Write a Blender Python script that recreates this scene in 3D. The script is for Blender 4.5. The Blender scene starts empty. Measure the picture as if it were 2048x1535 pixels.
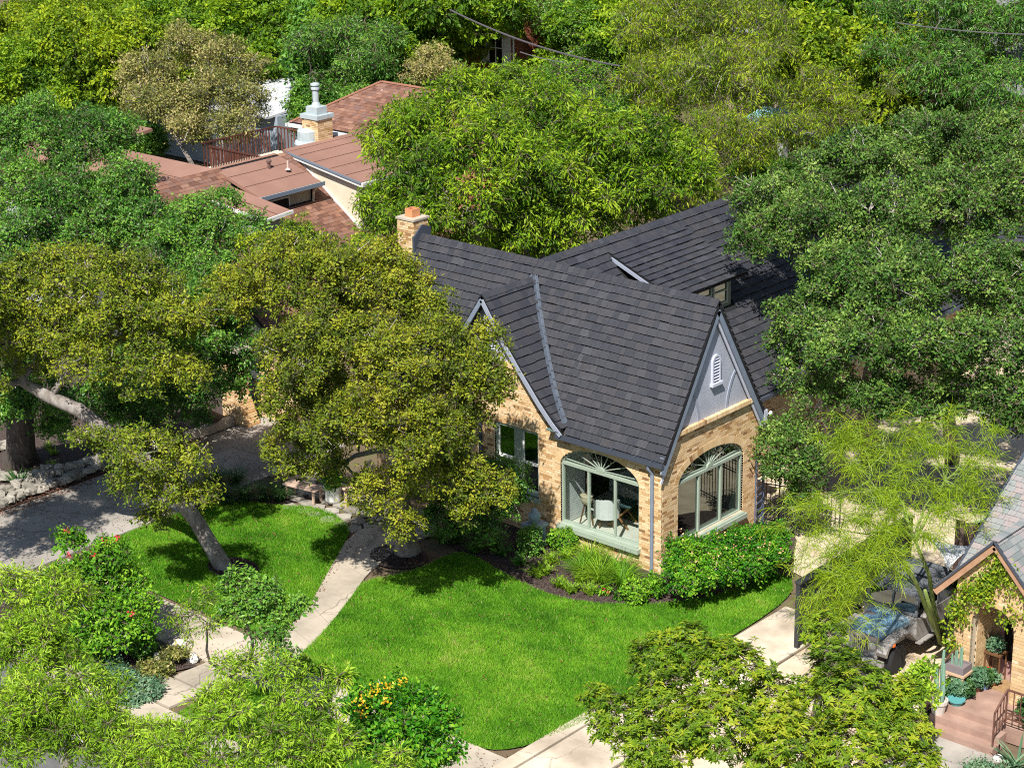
import bpy, math, random
import numpy as np
from mathutils import Vector, Matrix
C = bpy.context.scene.collection
S = bpy.context.scene
# ------------------------------------------------------------------ camera, sky, sun, exposure
cam_d = bpy.data.cameras.new('camera'); cam = bpy.data.objects.new('camera', cam_d); C.objects.link(cam)
cam_d.sensor_width = 36.0; cam_d.lens = 4000.0/2048.0*36.0; cam_d.clip_start = 0.5; cam_d.clip_end = 1500
CR = Matrix(((0.75179456, 0.65920129, -0.01608067), (-0.2081509, 0.26038718, 0.94279994), (0.62568214, -0.70544466, 0.33297101)))
cam.matrix_world = Matrix.Translation((29.253472, -38.825325, 22.578497)) @ CR.transposed().to_4x4()
S.camera = cam
SUN = Vector((.11, -.22, .31)).normalized()
w = bpy.data.worlds.new('World'); S.world = w; w.use_nodes = True
nt = w.node_tree; sky = nt.nodes.new('ShaderNodeTexSky'); sky.sky_type = 'NISHITA'; sky.sun_disc = False
sky.sun_elevation = math.asin(SUN.z); sky.sun_rotation = math.atan2(SUN.x, SUN.y)
sky.air_density = 1.0; sky.dust_density = .7
nt.links.new(sky.outputs[0], nt.nodes['Background'].inputs[0]); nt.nodes['Background'].inputs[1].default_value = 0.075
sun_d = bpy.data.lights.new('sun', 'SUN'); sun_d.energy = 5.0; sun_d.angle = math.radians(.5); sun_d.color = (1, .955, .87)
sun = bpy.data.objects.new('sun', sun_d); C.objects.link(sun); sun.rotation_euler = SUN.to_track_quat('Z', 'Y').to_euler()
sun.location = (0, -30, 40)
S.view_settings.view_transform = 'Standard'; S.view_settings.look = 'None'; S.view_settings.gamma = 1
S.view_settings.use_curve_mapping = False; S.view_settings.exposure = 0.60
S.cycles.use_denoising = False; S.cycles.max_bounces = 6; S.cycles.transparent_max_bounces = 12; S.cycles.diffuse_bounces = 2; S.cycles.filter_width = 1.05

# ------------------------------------------------------------------ materials
def newmat(name):
    m = bpy.data.materials.new(name); m.use_nodes = True
    return m, m.node_tree.nodes, m.node_tree.links, m.node_tree.nodes['Principled BSDF']
def rgb(c): return (c[0], c[1], c[2], 1)
def noise_fac(n, l, scale, detail=4, stretch=None, rough=.6):
    tc = n.new('ShaderNodeTexCoord'); mp = n.new('ShaderNodeMapping'); l.new(tc.outputs['Object'], mp.inputs[0])
    if stretch: mp.inputs['Scale'].default_value = stretch
    t = n.new('ShaderNodeTexNoise'); t.inputs['Scale'].default_value = scale; t.inputs['Detail'].default_value = detail
    t.inputs['Roughness'].default_value = rough
    l.new(mp.outputs[0], t.inputs[0]); return t.outputs[0]
def ramp(n, l, src, stops):
    r = n.new('ShaderNodeValToRGB'); e = r.color_ramp.elements
    while len(e) < len(stops): e.new(.5)
    for i, (p, c) in enumerate(stops): e[i].position = p; e[i].color = rgb(c)
    l.new(src, r.inputs[0]); return r.outputs[0]
def mat(name, stops, scale=6, rough=.8, bump=0, bscale=40, spec=.3, stretch=None, metal=0, detail=4):
    """plain surface: colour ramp over noise, with optional fine bump"""
    m, n, l, p = newmat(name)
    if len(stops) and not isinstance(stops[0], (tuple, list)): stops = [(0, stops)]
    if len(stops) == 1: p.inputs['Base Color'].default_value = rgb(stops[0][1])
    else: l.new(ramp(n, l, noise_fac(n, l, scale, detail, stretch), stops), p.inputs['Base Color'])
    p.inputs['Roughness'].default_value = rough; p.inputs['Specular IOR Level'].default_value = spec; p.inputs['Metallic'].default_value = metal
    if bump:
        b = n.new('ShaderNodeBump'); b.inputs['Strength'].default_value = bump; b.inputs['Distance'].default_value = .02
        l.new(noise_fac(n, l, bscale, 3, stretch), b.inputs['Height']); l.new(b.outputs[0], p.inputs['Normal'])
    return m
def cracked(m, width=.006, scale=.42, dark=.45, stain=(.72, 1.08)):
    """wandering cracks and broad stains worn into a concrete surface"""
    n, l = m.node_tree.nodes, m.node_tree.links; p = n['Principled BSDF']; src = p.inputs['Base Color'].links[0].from_socket
    tc = n.new('ShaderNodeTexCoord'); nz = n.new('ShaderNodeTexNoise'); nz.inputs['Scale'].default_value = 1.7; nz.inputs['Detail'].default_value = 5; l.new(tc.outputs['Object'], nz.inputs[0])
    ad = n.new('ShaderNodeVectorMath'); ad.operation = 'MULTIPLY_ADD'; l.new(nz.outputs['Color'], ad.inputs[0]); ad.inputs[1].default_value = (.9, .9, 0); l.new(tc.outputs['Object'], ad.inputs[2])
    v = n.new('ShaderNodeTexVoronoi'); v.feature = 'DISTANCE_TO_EDGE'; v.inputs['Scale'].default_value = scale; l.new(ad.outputs[0], v.inputs['Vector'])
    r = ramp(n, l, v.outputs['Distance'], [(0, (dark,)*3), (width, (1, 1, 1))]); r2 = ramp(n, l, noise_fac(n, l, .55, 6), [(.35, (stain[0],)*3), (.62, (stain[1],)*3)])
    out = src
    for q in (r, r2):
        mx = n.new('ShaderNodeMix'); mx.data_type = 'RGBA'; mx.blend_type = 'MULTIPLY'; mx.inputs[0].default_value = 1; l.new(out, mx.inputs[6]); l.new(q, mx.inputs[7]); out = mx.outputs[2]
    l.new(out, p.inputs['Base Color']); return m
def piece_mat(name, stops, attr, rough=.85, grain=.35, gscale=30, stretch=None, spec=.2, bump=.3, lo=.72, patch=0):
    """one colour per piece: random per object, or the face attribute 'tint' in joined meshes"""
    m, n, l, p = newmat(name)
    if attr:
        a = n.new('ShaderNodeAttribute'); a.attribute_name = 'tint'; src = a.outputs['Fac']
    else:
        a = n.new('ShaderNodeObjectInfo'); src = a.outputs['Random']
    col = ramp(n, l, src, stops)
    g = noise_fac(n, l, gscale, 3, stretch)
    gr = ramp(n, l, g, [(.3, (lo, lo, lo)), (.7, (1.12, 1.12, 1.12))])
    mx = n.new('ShaderNodeMix'); mx.data_type = 'RGBA'; mx.blend_type = 'MULTIPLY'; mx.inputs[0].default_value = grain*2 if grain*2 < 1 else 1
    l.new(col, mx.inputs[6]); l.new(gr, mx.inputs[7]); out = mx.outputs[2]
    if patch:
        pr_ = ramp(n, l, noise_fac(n, l, .45, 3), [(.35, (1-patch,)*3), (.65, (1+patch,)*3)])
        m2 = n.new('ShaderNodeMix'); m2.data_type = 'RGBA'; m2.blend_type = 'MULTIPLY'; m2.inputs[0].default_value = 1
        l.new(out, m2.inputs[6]); l.new(pr_, m2.inputs[7]); out = m2.outputs[2]
    l.new(out, p.inputs['Base Color']); p.inputs['Roughness'].default_value = rough; p.inputs['Specular IOR Level'].default_value = spec
    if bump:
        b = n.new('ShaderNodeBump'); b.inputs['Strength'].default_value = bump; b.inputs['Distance'].default_value = .01
        l.new(g, b.inputs['Height']); l.new(b.outputs[0], p.inputs['Normal'])
    return m
def pieces(name, stops, **k): return (piece_mat(name, stops, False, **k), piece_mat(name+'_joined', stops, True, **k))
def leafmat(name, stops, trans=.35, rough=.5, spec=.25, tmul=1.5):
    trans *= .8
    m, n, l, p = newmat(name)
    a = n.new('ShaderNodeAttribute'); a.attribute_name = 'tint'
    ai = n.new('ShaderNodeAttribute'); ai.attribute_type = 'INSTANCER'; ai.attribute_name = 'ctint'
    ad = n.new('ShaderNodeMath'); ad.operation = 'ADD'; l.new(a.outputs['Fac'], ad.inputs[0]); l.new(ai.outputs['Fac'], ad.inputs[1])
    col = ramp(n, l, ad.outputs[0], stops)
    l.new(col, p.inputs['Base Color']); p.inputs['Roughness'].default_value = rough; p.inputs['Specular IOR Level'].default_value = spec
    t = n.new('ShaderNodeBsdfTranslucent'); mm = n.new('ShaderNodeMix'); mm.data_type = 'RGBA'; mm.blend_type = 'MULTIPLY'; mm.inputs[0].default_value = 1
    mm.clamp_result = False
    l.new(col, mm.inputs[6]); mm.inputs[7].default_value = (1.25*tmul, 1.15*tmul, .35*tmul, 1)
    l.new(mm.outputs[2], t.inputs[0])
    mx = n.new('ShaderNodeMixShader'); mx.inputs[0].default_value = trans
    l.new(p.outputs[0], mx.inputs[1]); l.new(t.outputs[0], mx.inputs[2])
    l.new(mx.outputs[0], n['Material Output'].inputs[0]); return m
def glassmat(name, tint, refl=.12):
    m, n, l, p = newmat(name)
    tr = n.new('ShaderNodeBsdfTransparent'); tr.inputs[0].default_value = rgb(tint)
    gl = n.new('ShaderNodeBsdfGlossy'); gl.inputs['Roughness'].default_value = .02; gl.inputs[0].default_value = (.9, 1, .98, 1)
    lw = n.new('ShaderNodeLayerWeight'); lw.inputs[0].default_value = .5
    pw = n.new('ShaderNodeMath'); pw.operation = 'POWER'; pw.inputs[1].default_value = 4; l.new(lw.outputs['Facing'], pw.inputs[0])
    mr = n.new('ShaderNodeMapRange'); mr.inputs[3].default_value = refl; mr.inputs[4].default_value = 1
    l.new(pw.outputs[0], mr.inputs[0])
    mx = n.new('ShaderNodeMixShader'); l.new(mr.outputs[0], mx.inputs[0]); l.new(tr.outputs[0], mx.inputs[1]); l.new(gl.outputs[0], mx.inputs[2])
    l.new(mx.outputs[0], n['Material Output'].inputs[0]); return m

BRK = [(0, (.74, .54, .32)), (.3, (.66, .45, .24)), (.52, (.82, .62, .40)), (.74, (.58, .37, .18)), (.87, (.46, .27, .12)), (.93, (.27, .14, .07)), (1, (.72, .50, .28))]
M_BRICK, M_BRICKJ = pieces('buff_brick', BRK, rough=.85, gscale=45, lo=.78)
M_MORTAR = mat('mortar', [(.3, (.42, .35, .27)), (.7, (.55, .47, .37))], 12, .95)
SH = [(0, (.033, .035, .045)), (.35, (.040, .042, .052)), (.6, (.047, .048, .058)), (.82, (.049, .047, .053)), (1, (.058, .060, .072))]
M_SH, M_SHJ = pieces('charcoal_shingle', SH, rough=.62, gscale=9, grain=.5, lo=.75, spec=.35, bump=.5)
M_ROOFB = mat('roof_underlay', (.014, .014, .017), rough=.9)  # near black; seen in the shingle gaps in place of cast shadow
M_STUCCO = mat('blue_grey_stucco', [(.3, (.33, .355, .43)), (.5, (.37, .395, .47)), (.7, (.40, .425, .50))], 1.7, .9, bump=.5, bscale=14)
M_TRIM = mat('slate_blue_trim', [(.3, (.17, .21, .28)), (.7, (.21, .25, .32))], 5, .5)
M_TRIML = mat('pale_lavender_trim', [(.3, (.48, .50, .60)), (.7, (.54, .56, .66))], 5, .6)
M_SAGE = mat('sage_paint', [(.3, (.28, .34, .28)), (.7, (.34, .40, .33))], 3, .5)
M_SAGED = mat('dark_sage_paint', [(.3, (.10, .16, .14)), (.7, (.13, .19, .17))], 3, .5)
M_GUT = mat('charcoal_gutter', (.06, .07, .095), rough=.4)
M_FLASH = mat('valley_metal', [(.3, (.07, .085, .115)), (.7, (.09, .11, .145))], 3, .6)
M_TRIMM = mat('mid_slate_trim', [(.3, (.27, .30, .38)), (.7, (.31, .34, .42))], 5, .6)
M_GLASS = glassmat('window_glass', (.80, .87, .85), .07)
M_GLASSR = glassmat('reflective_glass', (.30, .38, .38), .16)
M_DARK = mat('dark_interior', (.012, .011, .010), rough=.9)
M_TERRA = mat('terracotta', [(.3, (.55, .22, .10)), (.7, (.65, .29, .14))], 8, .8)
M_CONC = mat('concrete', [(.28, (0.336, 0.286, 0.227)), (.42, (0.437, 0.378, 0.302)), (.58, (0.487, 0.420, 0.336)), (.75, (0.529, 0.462, 0.378))], 1.3, .9, bump=.2, bscale=60, detail=8)
M_CONCG = mat('grey_concrete', [(.28, (0.235, 0.218, 0.193)), (.45, (0.319, 0.294, 0.260)), (.6, (0.370, 0.336, 0.302)), (.75, (0.412, 0.378, 0.336))], .9, .9, bump=.2, bscale=60, detail=8)
M_CONCW = mat('pale_concrete', [(.3, (0.504, 0.412, 0.311)), (.6, (0.605, 0.512, 0.403)), (.8, (0.655, 0.571, 0.470))], 1.1, .9, bump=.2, bscale=60, detail=8)
for m_ in (M_CONC, M_CONCG, M_CONCW): cracked(m_)
M_ASPH = mat('asphalt', [(.3, (.10, .10, .10)), (.7, (.16, .155, .15))], 2, .95, bump=.3, bscale=80)
M_SOIL = mat('soil', [(.3, (.09, .065, .04)), (.5, (.15, .11, .07)), (.7, (.12, .13, .05))], 1.2, 1, bump=.5, bscale=20, detail=8)
M_SAND = mat('pale_gravel', [(.3, (.42, .33, .22)), (.5, (.55, .45, .33)), (.72, (.66, .56, .43))], 1.4, 1, bump=.4, bscale=25, detail=8)
M_MULCH = mat('dark_mulch', [(.3, (.035, .025, .022)), (.5, (.07, .05, .045)), (.7, (.12, .085, .07))], 14, 1, bump=1, bscale=30, detail=8)
M_TURF = mat('turf', [(.3, (.05, .13, .018)), (.5, (.08, .20, .025)), (.72, (.14, .27, .04))], 2.2, .9, bump=.6, bscale=60, detail=10)
M_STONE, M_STONEJ = pieces('limestone', [(0, (.22, .20, .17)), (.5, (.30, .275, .235)), (1, (.40, .37, .32))], rough=.9, gscale=6)
M_BARK = mat('grey_bark', [(.3, (.13, .11, .10)), (.5, (.24, .21, .19)), (.7, (.38, .35, .33))], 7, .95, bump=1, bscale=14, stretch=(1, 1, .3), detail=8)
M_BARKD = mat('dark_bark', [(.3, (.05, .04, .035)), (.7, (.13, .11, .09))], 9, .95, bump=1, bscale=14, stretch=(1, 1, .25), detail=8)
M_TWIGG = mat('green_brown_twig', [(.3, (.10, .085, .05)), (.7, (.17, .14, .09))], 4, .9)
M_TWIG = mat('pale_twig', [(.3, (.30, .27, .25)), (.7, (.46, .43, .41))], 4, .9)
M_IRON = mat('black_iron', (.025, .025, .03), rough=.5)
M_IRONB = mat('rusty_brown_iron', [(.3, (.10, .045, .035)), (.7, (.16, .075, .055))], 8, .7)
M_WHITE = mat('white_paint', (.78, .78, .76), rough=.6)
M_OFFW = mat('offwhite_brick_paint', [(.3, (.55, .56, .55)), (.7, (.68, .69, .67))], 6, .8)
# leaf palettes (tint 0 dark .. 1 fresh)
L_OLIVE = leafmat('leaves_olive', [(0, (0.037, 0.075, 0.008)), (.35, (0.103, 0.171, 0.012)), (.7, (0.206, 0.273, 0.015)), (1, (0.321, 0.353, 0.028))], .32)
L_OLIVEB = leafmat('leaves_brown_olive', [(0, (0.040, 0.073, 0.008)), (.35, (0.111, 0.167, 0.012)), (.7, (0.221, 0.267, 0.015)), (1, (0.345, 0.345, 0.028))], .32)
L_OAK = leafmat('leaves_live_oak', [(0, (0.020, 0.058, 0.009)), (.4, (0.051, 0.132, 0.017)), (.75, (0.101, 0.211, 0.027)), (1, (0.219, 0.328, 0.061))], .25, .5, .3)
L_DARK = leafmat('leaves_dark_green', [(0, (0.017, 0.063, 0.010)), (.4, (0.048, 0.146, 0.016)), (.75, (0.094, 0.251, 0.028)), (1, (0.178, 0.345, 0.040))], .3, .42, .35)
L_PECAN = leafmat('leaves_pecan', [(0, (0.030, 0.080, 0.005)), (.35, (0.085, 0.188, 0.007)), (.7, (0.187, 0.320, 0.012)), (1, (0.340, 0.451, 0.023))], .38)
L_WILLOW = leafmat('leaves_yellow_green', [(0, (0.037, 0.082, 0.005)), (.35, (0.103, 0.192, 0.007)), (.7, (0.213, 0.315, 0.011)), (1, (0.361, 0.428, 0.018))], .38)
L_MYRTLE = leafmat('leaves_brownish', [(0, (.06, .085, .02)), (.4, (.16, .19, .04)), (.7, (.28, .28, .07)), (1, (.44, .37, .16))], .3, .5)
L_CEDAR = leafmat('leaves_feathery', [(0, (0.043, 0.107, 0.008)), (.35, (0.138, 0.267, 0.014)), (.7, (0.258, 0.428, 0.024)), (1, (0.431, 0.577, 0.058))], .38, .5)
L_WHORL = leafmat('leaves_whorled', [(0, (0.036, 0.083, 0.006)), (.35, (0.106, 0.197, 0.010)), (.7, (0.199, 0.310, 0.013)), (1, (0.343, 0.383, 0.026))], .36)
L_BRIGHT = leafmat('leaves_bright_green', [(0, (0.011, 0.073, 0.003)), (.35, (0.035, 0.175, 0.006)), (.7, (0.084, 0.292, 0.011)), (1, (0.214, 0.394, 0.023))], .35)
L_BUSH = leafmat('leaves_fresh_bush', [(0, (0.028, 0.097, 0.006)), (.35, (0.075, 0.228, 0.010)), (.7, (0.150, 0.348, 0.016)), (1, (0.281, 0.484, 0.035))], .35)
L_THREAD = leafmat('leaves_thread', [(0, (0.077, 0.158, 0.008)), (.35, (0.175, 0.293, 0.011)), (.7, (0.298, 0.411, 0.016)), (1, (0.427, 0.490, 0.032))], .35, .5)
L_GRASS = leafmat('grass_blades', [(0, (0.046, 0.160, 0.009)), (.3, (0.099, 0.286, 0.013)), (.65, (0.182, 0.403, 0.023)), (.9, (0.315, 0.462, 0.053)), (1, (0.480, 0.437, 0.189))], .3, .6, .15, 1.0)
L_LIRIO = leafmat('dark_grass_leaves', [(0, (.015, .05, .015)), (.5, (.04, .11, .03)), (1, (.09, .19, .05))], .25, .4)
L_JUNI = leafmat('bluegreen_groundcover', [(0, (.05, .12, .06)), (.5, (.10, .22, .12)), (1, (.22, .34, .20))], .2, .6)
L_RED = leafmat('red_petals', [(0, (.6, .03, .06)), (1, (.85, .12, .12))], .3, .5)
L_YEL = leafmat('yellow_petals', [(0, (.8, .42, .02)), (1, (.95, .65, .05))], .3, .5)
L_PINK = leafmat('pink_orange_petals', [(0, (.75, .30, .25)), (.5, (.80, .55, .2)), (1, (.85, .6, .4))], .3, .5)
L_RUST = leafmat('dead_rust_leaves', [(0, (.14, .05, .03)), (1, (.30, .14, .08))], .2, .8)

# ------------------------------------------------------------------ mesh helpers
def nrm(v): v = np.asarray(v, float); return v/max(np.linalg.norm(v), 1e-9)
def world_of(o):
    v = Vector((0, 0, 0))
    while o is not None: v += o.location; o = o.parent
    return v
def link(o, parent=None):
    C.objects.link(o)
    if parent is not None: o.parent = parent
    return o
def tag(o, label=None, cat=None, group=None, kind=None):
    if label: o['label'] = label
    if cat: o['category'] = cat
    if group: o['group'] = group
    if kind: o['kind'] = kind
    return o
def thing(name, label, cat, loc=(0, 0, 0), rz=0, group=None):
    o = bpy.data.objects.new(name, None); o.empty_display_size = .2; C.objects.link(o)
    o.location = loc; o.rotation_euler = (0, 0, rz); return tag(o, label, cat, group)
def mesh_obj(name, V, F, m, parent=None, tint=None, local=False, origin=None, smooth=False, fv=None):
    """V verts (n,3); F list of faces or (m,k) array; origin: top-level base point"""
    V = np.asarray(V, np.float32).reshape(-1, 3)
    off = np.zeros(3, np.float32)
    if not local:
        if parent is not None: off = np.array(world_of(parent), np.float32)
        elif origin is not None: off = np.array(origin, np.float32)
    me = bpy.data.meshes.new(name)
    if isinstance(F, np.ndarray):
        k = F.shape[1]; me.vertices.add(len(V)); me.vertices.foreach_set('co', (V-off).ravel())
        me.loops.add(F.size); me.loops.foreach_set('vertex_index', F.astype(np.int32).ravel())
        me.polygons.add(len(F)); me.polygons.foreach_set('loop_start', np.arange(0, F.size, k, dtype=np.int32))
        me.update(calc_edges=True)
    else:
        me.from_pydata((V-off).tolist(), [], [tuple(f) for f in F]); me.update()
    me.materials.append(m)
    if tint is not None:
        a = me.attributes.new('tint', 'FLOAT', 'FACE'); a.data.foreach_set('value', np.asarray(tint, np.float32))
    if smooth: me.polygons.foreach_set('use_smooth', np.ones(len(me.polygons), bool))
    o = bpy.data.objects.new(name, me); link(o, parent)
    if parent is None and origin is not None: o.location = origin
    return o
BOXF = [(0, 3, 2, 1), (4, 5, 6, 7), (0, 1, 5, 4), (1, 2, 6, 5), (2, 3, 7, 6), (3, 0, 4, 7)]
UB = np.array([(-.5, -.5, -.5), (.5, -.5, -.5), (.5, .5, -.5), (-.5, .5, -.5), (-.5, -.5, .5), (.5, -.5, .5), (.5, .5, .5), (-.5, .5, .5)])
class MB:
    def __init__(s): s.v = []; s.f = []; s.t = []
    def add(s, vs, fs, t=.5):
        b = len(s.v); s.v.extend([tuple(map(float, q)) for q in vs])
        for f in fs: s.f.append(tuple(b+i for i in f)); s.t.append(t)
        return s
    def box(s, lo, hi, t=.5):
        lo = np.array(lo, float); hi = np.array(hi, float); return s.add((lo+hi)/2+UB*(hi-lo), BOXF, t)
    def obox(s, c, U, V, N, t=.5):
        """box centre c, full edge vectors"""
        c = np.array(c, float); return s.add([c+q[0]*np.array(U)+q[1]*np.array(V)+q[2]*np.array(N) for q in UB], BOXF, t)
    def beam(s, a, b, wd, ht, up=(0, 0, 1), t=.5):
        a = np.array(a, float); b = np.array(b, float); d = nrm(b-a); sd = nrm(np.cross(d, up)); u = np.cross(sd, d)
        return s.obox((a+b)/2, b-a, sd*wd, u*ht, t)
    def poly(s, pts, t=.5): return s.add(pts, [tuple(range(len(pts)))], t)
    def prism(s, pts, ext, t=.5):
        """planar polygon extruded by vector ext"""
        n = len(pts); e = np.array(ext, float); P = [np.array(p, float) for p in pts]
        nn = sum((np.cross(P[i]-P[0], P[(i+1) % n]-P[0]) for i in range(n)), np.zeros(3))
        if nn@e > 0: P = P[::-1]
        return s.add(P+[p+e for p in P], [tuple(range(n)), tuple(range(2*n-1, n-1, -1))]+[(i, i+n, (i+1) % n+n, (i+1) % n) for i in range(n)], t)
    def tube(s, pts, rad, n=6, t=.5, cap=True):
        pts = [np.array(p, float) for p in pts]
        if not hasattr(rad, '__len__'): rad = [rad]*len(pts)
        vs = []; ref = np.array((.3, .5, .81))
        for i, p in enumerate(pts):
            d = nrm(pts[min(i+1, len(pts)-1)]-pts[max(i-1, 0)])
            a = nrm(np.cross(d, ref if abs(d@ref) < .93 else (1, 0, 0))); b = np.cross(d, a)
            for k in range(n):
                an = 2*math.pi*k/n; vs.append(p+rad[i]*(math.cos(an)*a+math.sin(an)*b))
        fs = [(i*n+k, i*n+(k+1) % n, (i+1)*n+(k+1) % n, (i+1)*n+k) for i in range(len(pts)-1) for k in range(n)]
        if cap: fs += [tuple(range(n-1, -1, -1)), tuple((len(pts)-1)*n+k for k in range(n))]
        return s.add(vs, fs, t)
    def lathe(s, c, prof, n=16, t=.5):
        """prof list of (r,z)"""
        c = np.array(c, float); vs = []
        for r, z in prof:
            for k in range(n): an = 2*math.pi*k/n; vs.append(c+np.array((r*math.cos(an), r*math.sin(an), z)))
        m = len(prof); fs = [(i*n+k, i*n+(k+1) % n, (i+1)*n+(k+1) % n, (i+1)*n+k) for i in range(m-1) for k in range(n)]
        fs += [tuple(range(n-1, -1, -1)), tuple((m-1)*n+k for k in range(n))]
        return s.add(vs, fs, t)
    def build(s, name, m, parent=None, tint=False, **k):
        return mesh_obj(name, s.v, s.f, m, parent, tint=s.t if tint else None, **k)
class Fr:
    """wall frame: u along, z up, d out of the wall"""
    def __init__(s, P, U, N): s.P = np.array(P, float); s.U = nrm(U); s.N = nrm(N); s.Z = np.array((0, 0, 1.))
    def p(s, u, z, d=0): return s.P+s.U*u+s.Z*z+s.N*d
    def box(s, mb, u0, u1, z0, z1, d0, d1, t=.5):
        return mb.obox(s.p((u0+u1)/2, (z0+z1)/2, (d0+d1)/2), s.U*(u1-u0), s.Z*(z1-z0), s.N*(d1-d0), t)
    def prism(s, mb, uz, d0, d1, t=.5): return mb.prism([s.p(u, z, d0) for u, z in uz], s.N*(d1-d0), t)
UNIT = {}
def unit_box(m):
    if m.name not in UNIT:
        me = bpy.data.meshes.new('unit_'+m.name); me.from_pydata(UB.tolist(), [], BOXF); me.materials.append(m); me.update(); UNIT[m.name] = me
    return UNIT[m.name]
def piece(name, m, parent, c, U, V, N):
    """one loose piece as its own object sharing the unit box mesh; U V N full edge vectors"""
    o = bpy.data.objects.new(name, unit_box(m)); link(o, parent)
    off = world_of(parent)
    M4 = Matrix(((U[0], V[0], N[0], c[0]-off.x), (U[1], V[1], N[1], c[1]-off.y), (U[2], V[2], N[2], c[2]-off.z), (0, 0, 0, 1)))
    o.matrix_basis = M4
    return o
CAMP = np.array((29.25, -38.8, 22.6))
def lay_pieces(lst, name, jname, mats, parent, nmax=300, focus=None):
    """lst of (c,U,V,N,t): nearest nmax become objects, the rest one joined part"""
    if not lst: return
    f = CAMP if focus is None else np.array(focus, float)
    lst = sorted(lst, key=lambda q: float(np.linalg.norm(np.array(q[0])-f)))
    for q in lst[:nmax]: piece(name, mats[0], parent, *q[:4])
    if len(lst) > nmax:
        mb = MB()
        for c, U, V, N, t in lst[nmax:]: mb.obox(c, U, V, N, t)
        o = mb.build(jname, mats[1], parent, tint=True); o['kind'] = 'stuff'
def brick_list(fr, u0, u1, z0, z1, rng, openings=(), lim=None, bl=.215, bh=.072, proud=.012, depth=.1):
    out = []; strips = []; k = 0; z = z0
    while z < z1-.01:
        zm = z+bh/2; a, b = (u0, u1) if lim is None else lim(zm)
        segs = [(max(a, u0), min(b, u1))]
        for op in openings:
            iv = op(zm)
            if iv:
                ns = []
                for s0, s1 in segs:
                    if iv[1] <= s0 or iv[0] >= s1: ns.append((s0, s1)); continue
                    if iv[0]-s0 > .02: ns.append((s0, iv[0]))
                    if s1-iv[1] > .02: ns.append((iv[1], s1))
                segs = ns
        for s0, s1 in segs:
            if s1-s0 < .03: continue
            strips.append((s0, s1, z, z+bh))
            u = math.floor(s0/bl)*bl-(bl/2 if k % 2 else 0)
            while u < s1:
                e0, e1 = max(u+.005, s0), min(u+bl-.005, s1)
                if e1-e0 > .025:
                    pr = proud+rng.uniform(-.003, .004)
                    out.append((fr.p((e0+e1)/2, zm, pr-depth/2), fr.U*(e1-e0), fr.Z*(bh-.011), fr.N*depth, rng.random()))
                u += bl
        k += 1; z += bh
    return out, strips
def backing(fr, strips, name, parent, m, d0=-.25, d1=0.0):
    mb = MB()
    for s0, s1, a, b in strips: fr.box(mb, s0, s1, a, b, d0, d1)
    return mb.build(name, m, parent)
def ell(uc, half, zs, rise, zb):
    """opening test: arched opening with flat sill zb, springline zs"""
    def f(z):
        if z < zb or z > zs+rise: return None
        if z <= zs: return (uc-half, uc+half)
        h = half*math.sqrt(max(0, 1-((z-zs)/rise)**2)); return (uc-h, uc+h)
    return f
def arc_pts(uc, half, zs, rise, n=16, a0=0, a1=math.pi):
    return [(uc+half*math.cos(a0+(a1-a0)*i/n), zs+rise*math.sin(a0+(a1-a0)*i/n)) for i in range(n+1)]
def band(mb, fr, inner, outer, d0, d1):
    for i in range(len(inner)-1): fr.prism(mb, [inner[i], inner[i+1], outer[i+1], outer[i]], d0, d1)
def voussoirs(fr, uc, half, zs, rise, rng, size=.2, n=28, d=.02, down=0):
    out = []; pi = arc_pts(uc, half, zs, rise, n)
    for i in range(n):
        a = np.array(pi[i]); b = np.array(pi[i+1]); t = b-a; L = np.linalg.norm(t); t = t/L; nn = np.array((-t[1], t[0]))
        if nn[1] < 0 and abs(t[1]) < .9: nn = -nn
        cc = np.array((uc, zs)); 
        if nn@((a+b)/2-cc) < 0: nn = -nn
        c = (a+b)/2+nn*size/2
        U = (fr.U*t[0]+fr.Z*t[1])*(L+.012); V = (fr.U*nn[0]+fr.Z*nn[1])*size
        out.append((fr.p(c[0], c[1], d-.05), U*.92, V, fr.N*.1, rng.random()*.7))
    return out
def shingle_list(O, U, V, N, L, courses, expo, rng, keep=None, wmin=.12, wmax=.36, th=.024, lift=.045, jit=.009, gap=.026, vfn=None, wchoice=None):
    """O lower-left of the slope; V up the slope; course by course"""
    O = np.array(O, float); U = nrm(U); V = nrm(V); N = nrm(N); out = []
    for k in range(courses):
        u = -rng.uniform(0, wmax)
        while u < L:
            wd = rng.choice(wchoice) if wchoice else rng.uniform(wmin, wmax)
            e0, e1 = max(u, 0), min(u+wd, L)
            if e1-e0 > .03:
                if vfn: base, Vk, Nk = vfn(k); base = np.array(base)+U*0
                else: base, Vk, Nk = O+V*(k*expo), V, N
                ln = expo+.012-gap; j = rng.uniform(-jit, jit)  # gap bares dark underlay between courses as a painted shadow line
                c0 = base+U*((e0+e1)/2)+Vk*(ln/2+gap-j)
                if keep is None or keep(c0):
                    tilt = Vk*ln-Nk*(lift*.75); Nn = nrm(np.cross(U, tilt)); 
                    out.append((c0+Nk*(lift*.55+rng.uniform(0, .006)), U*(e1-e0-.006), tilt, Nn*th, rng.random()))
            u += wd
    return out

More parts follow.
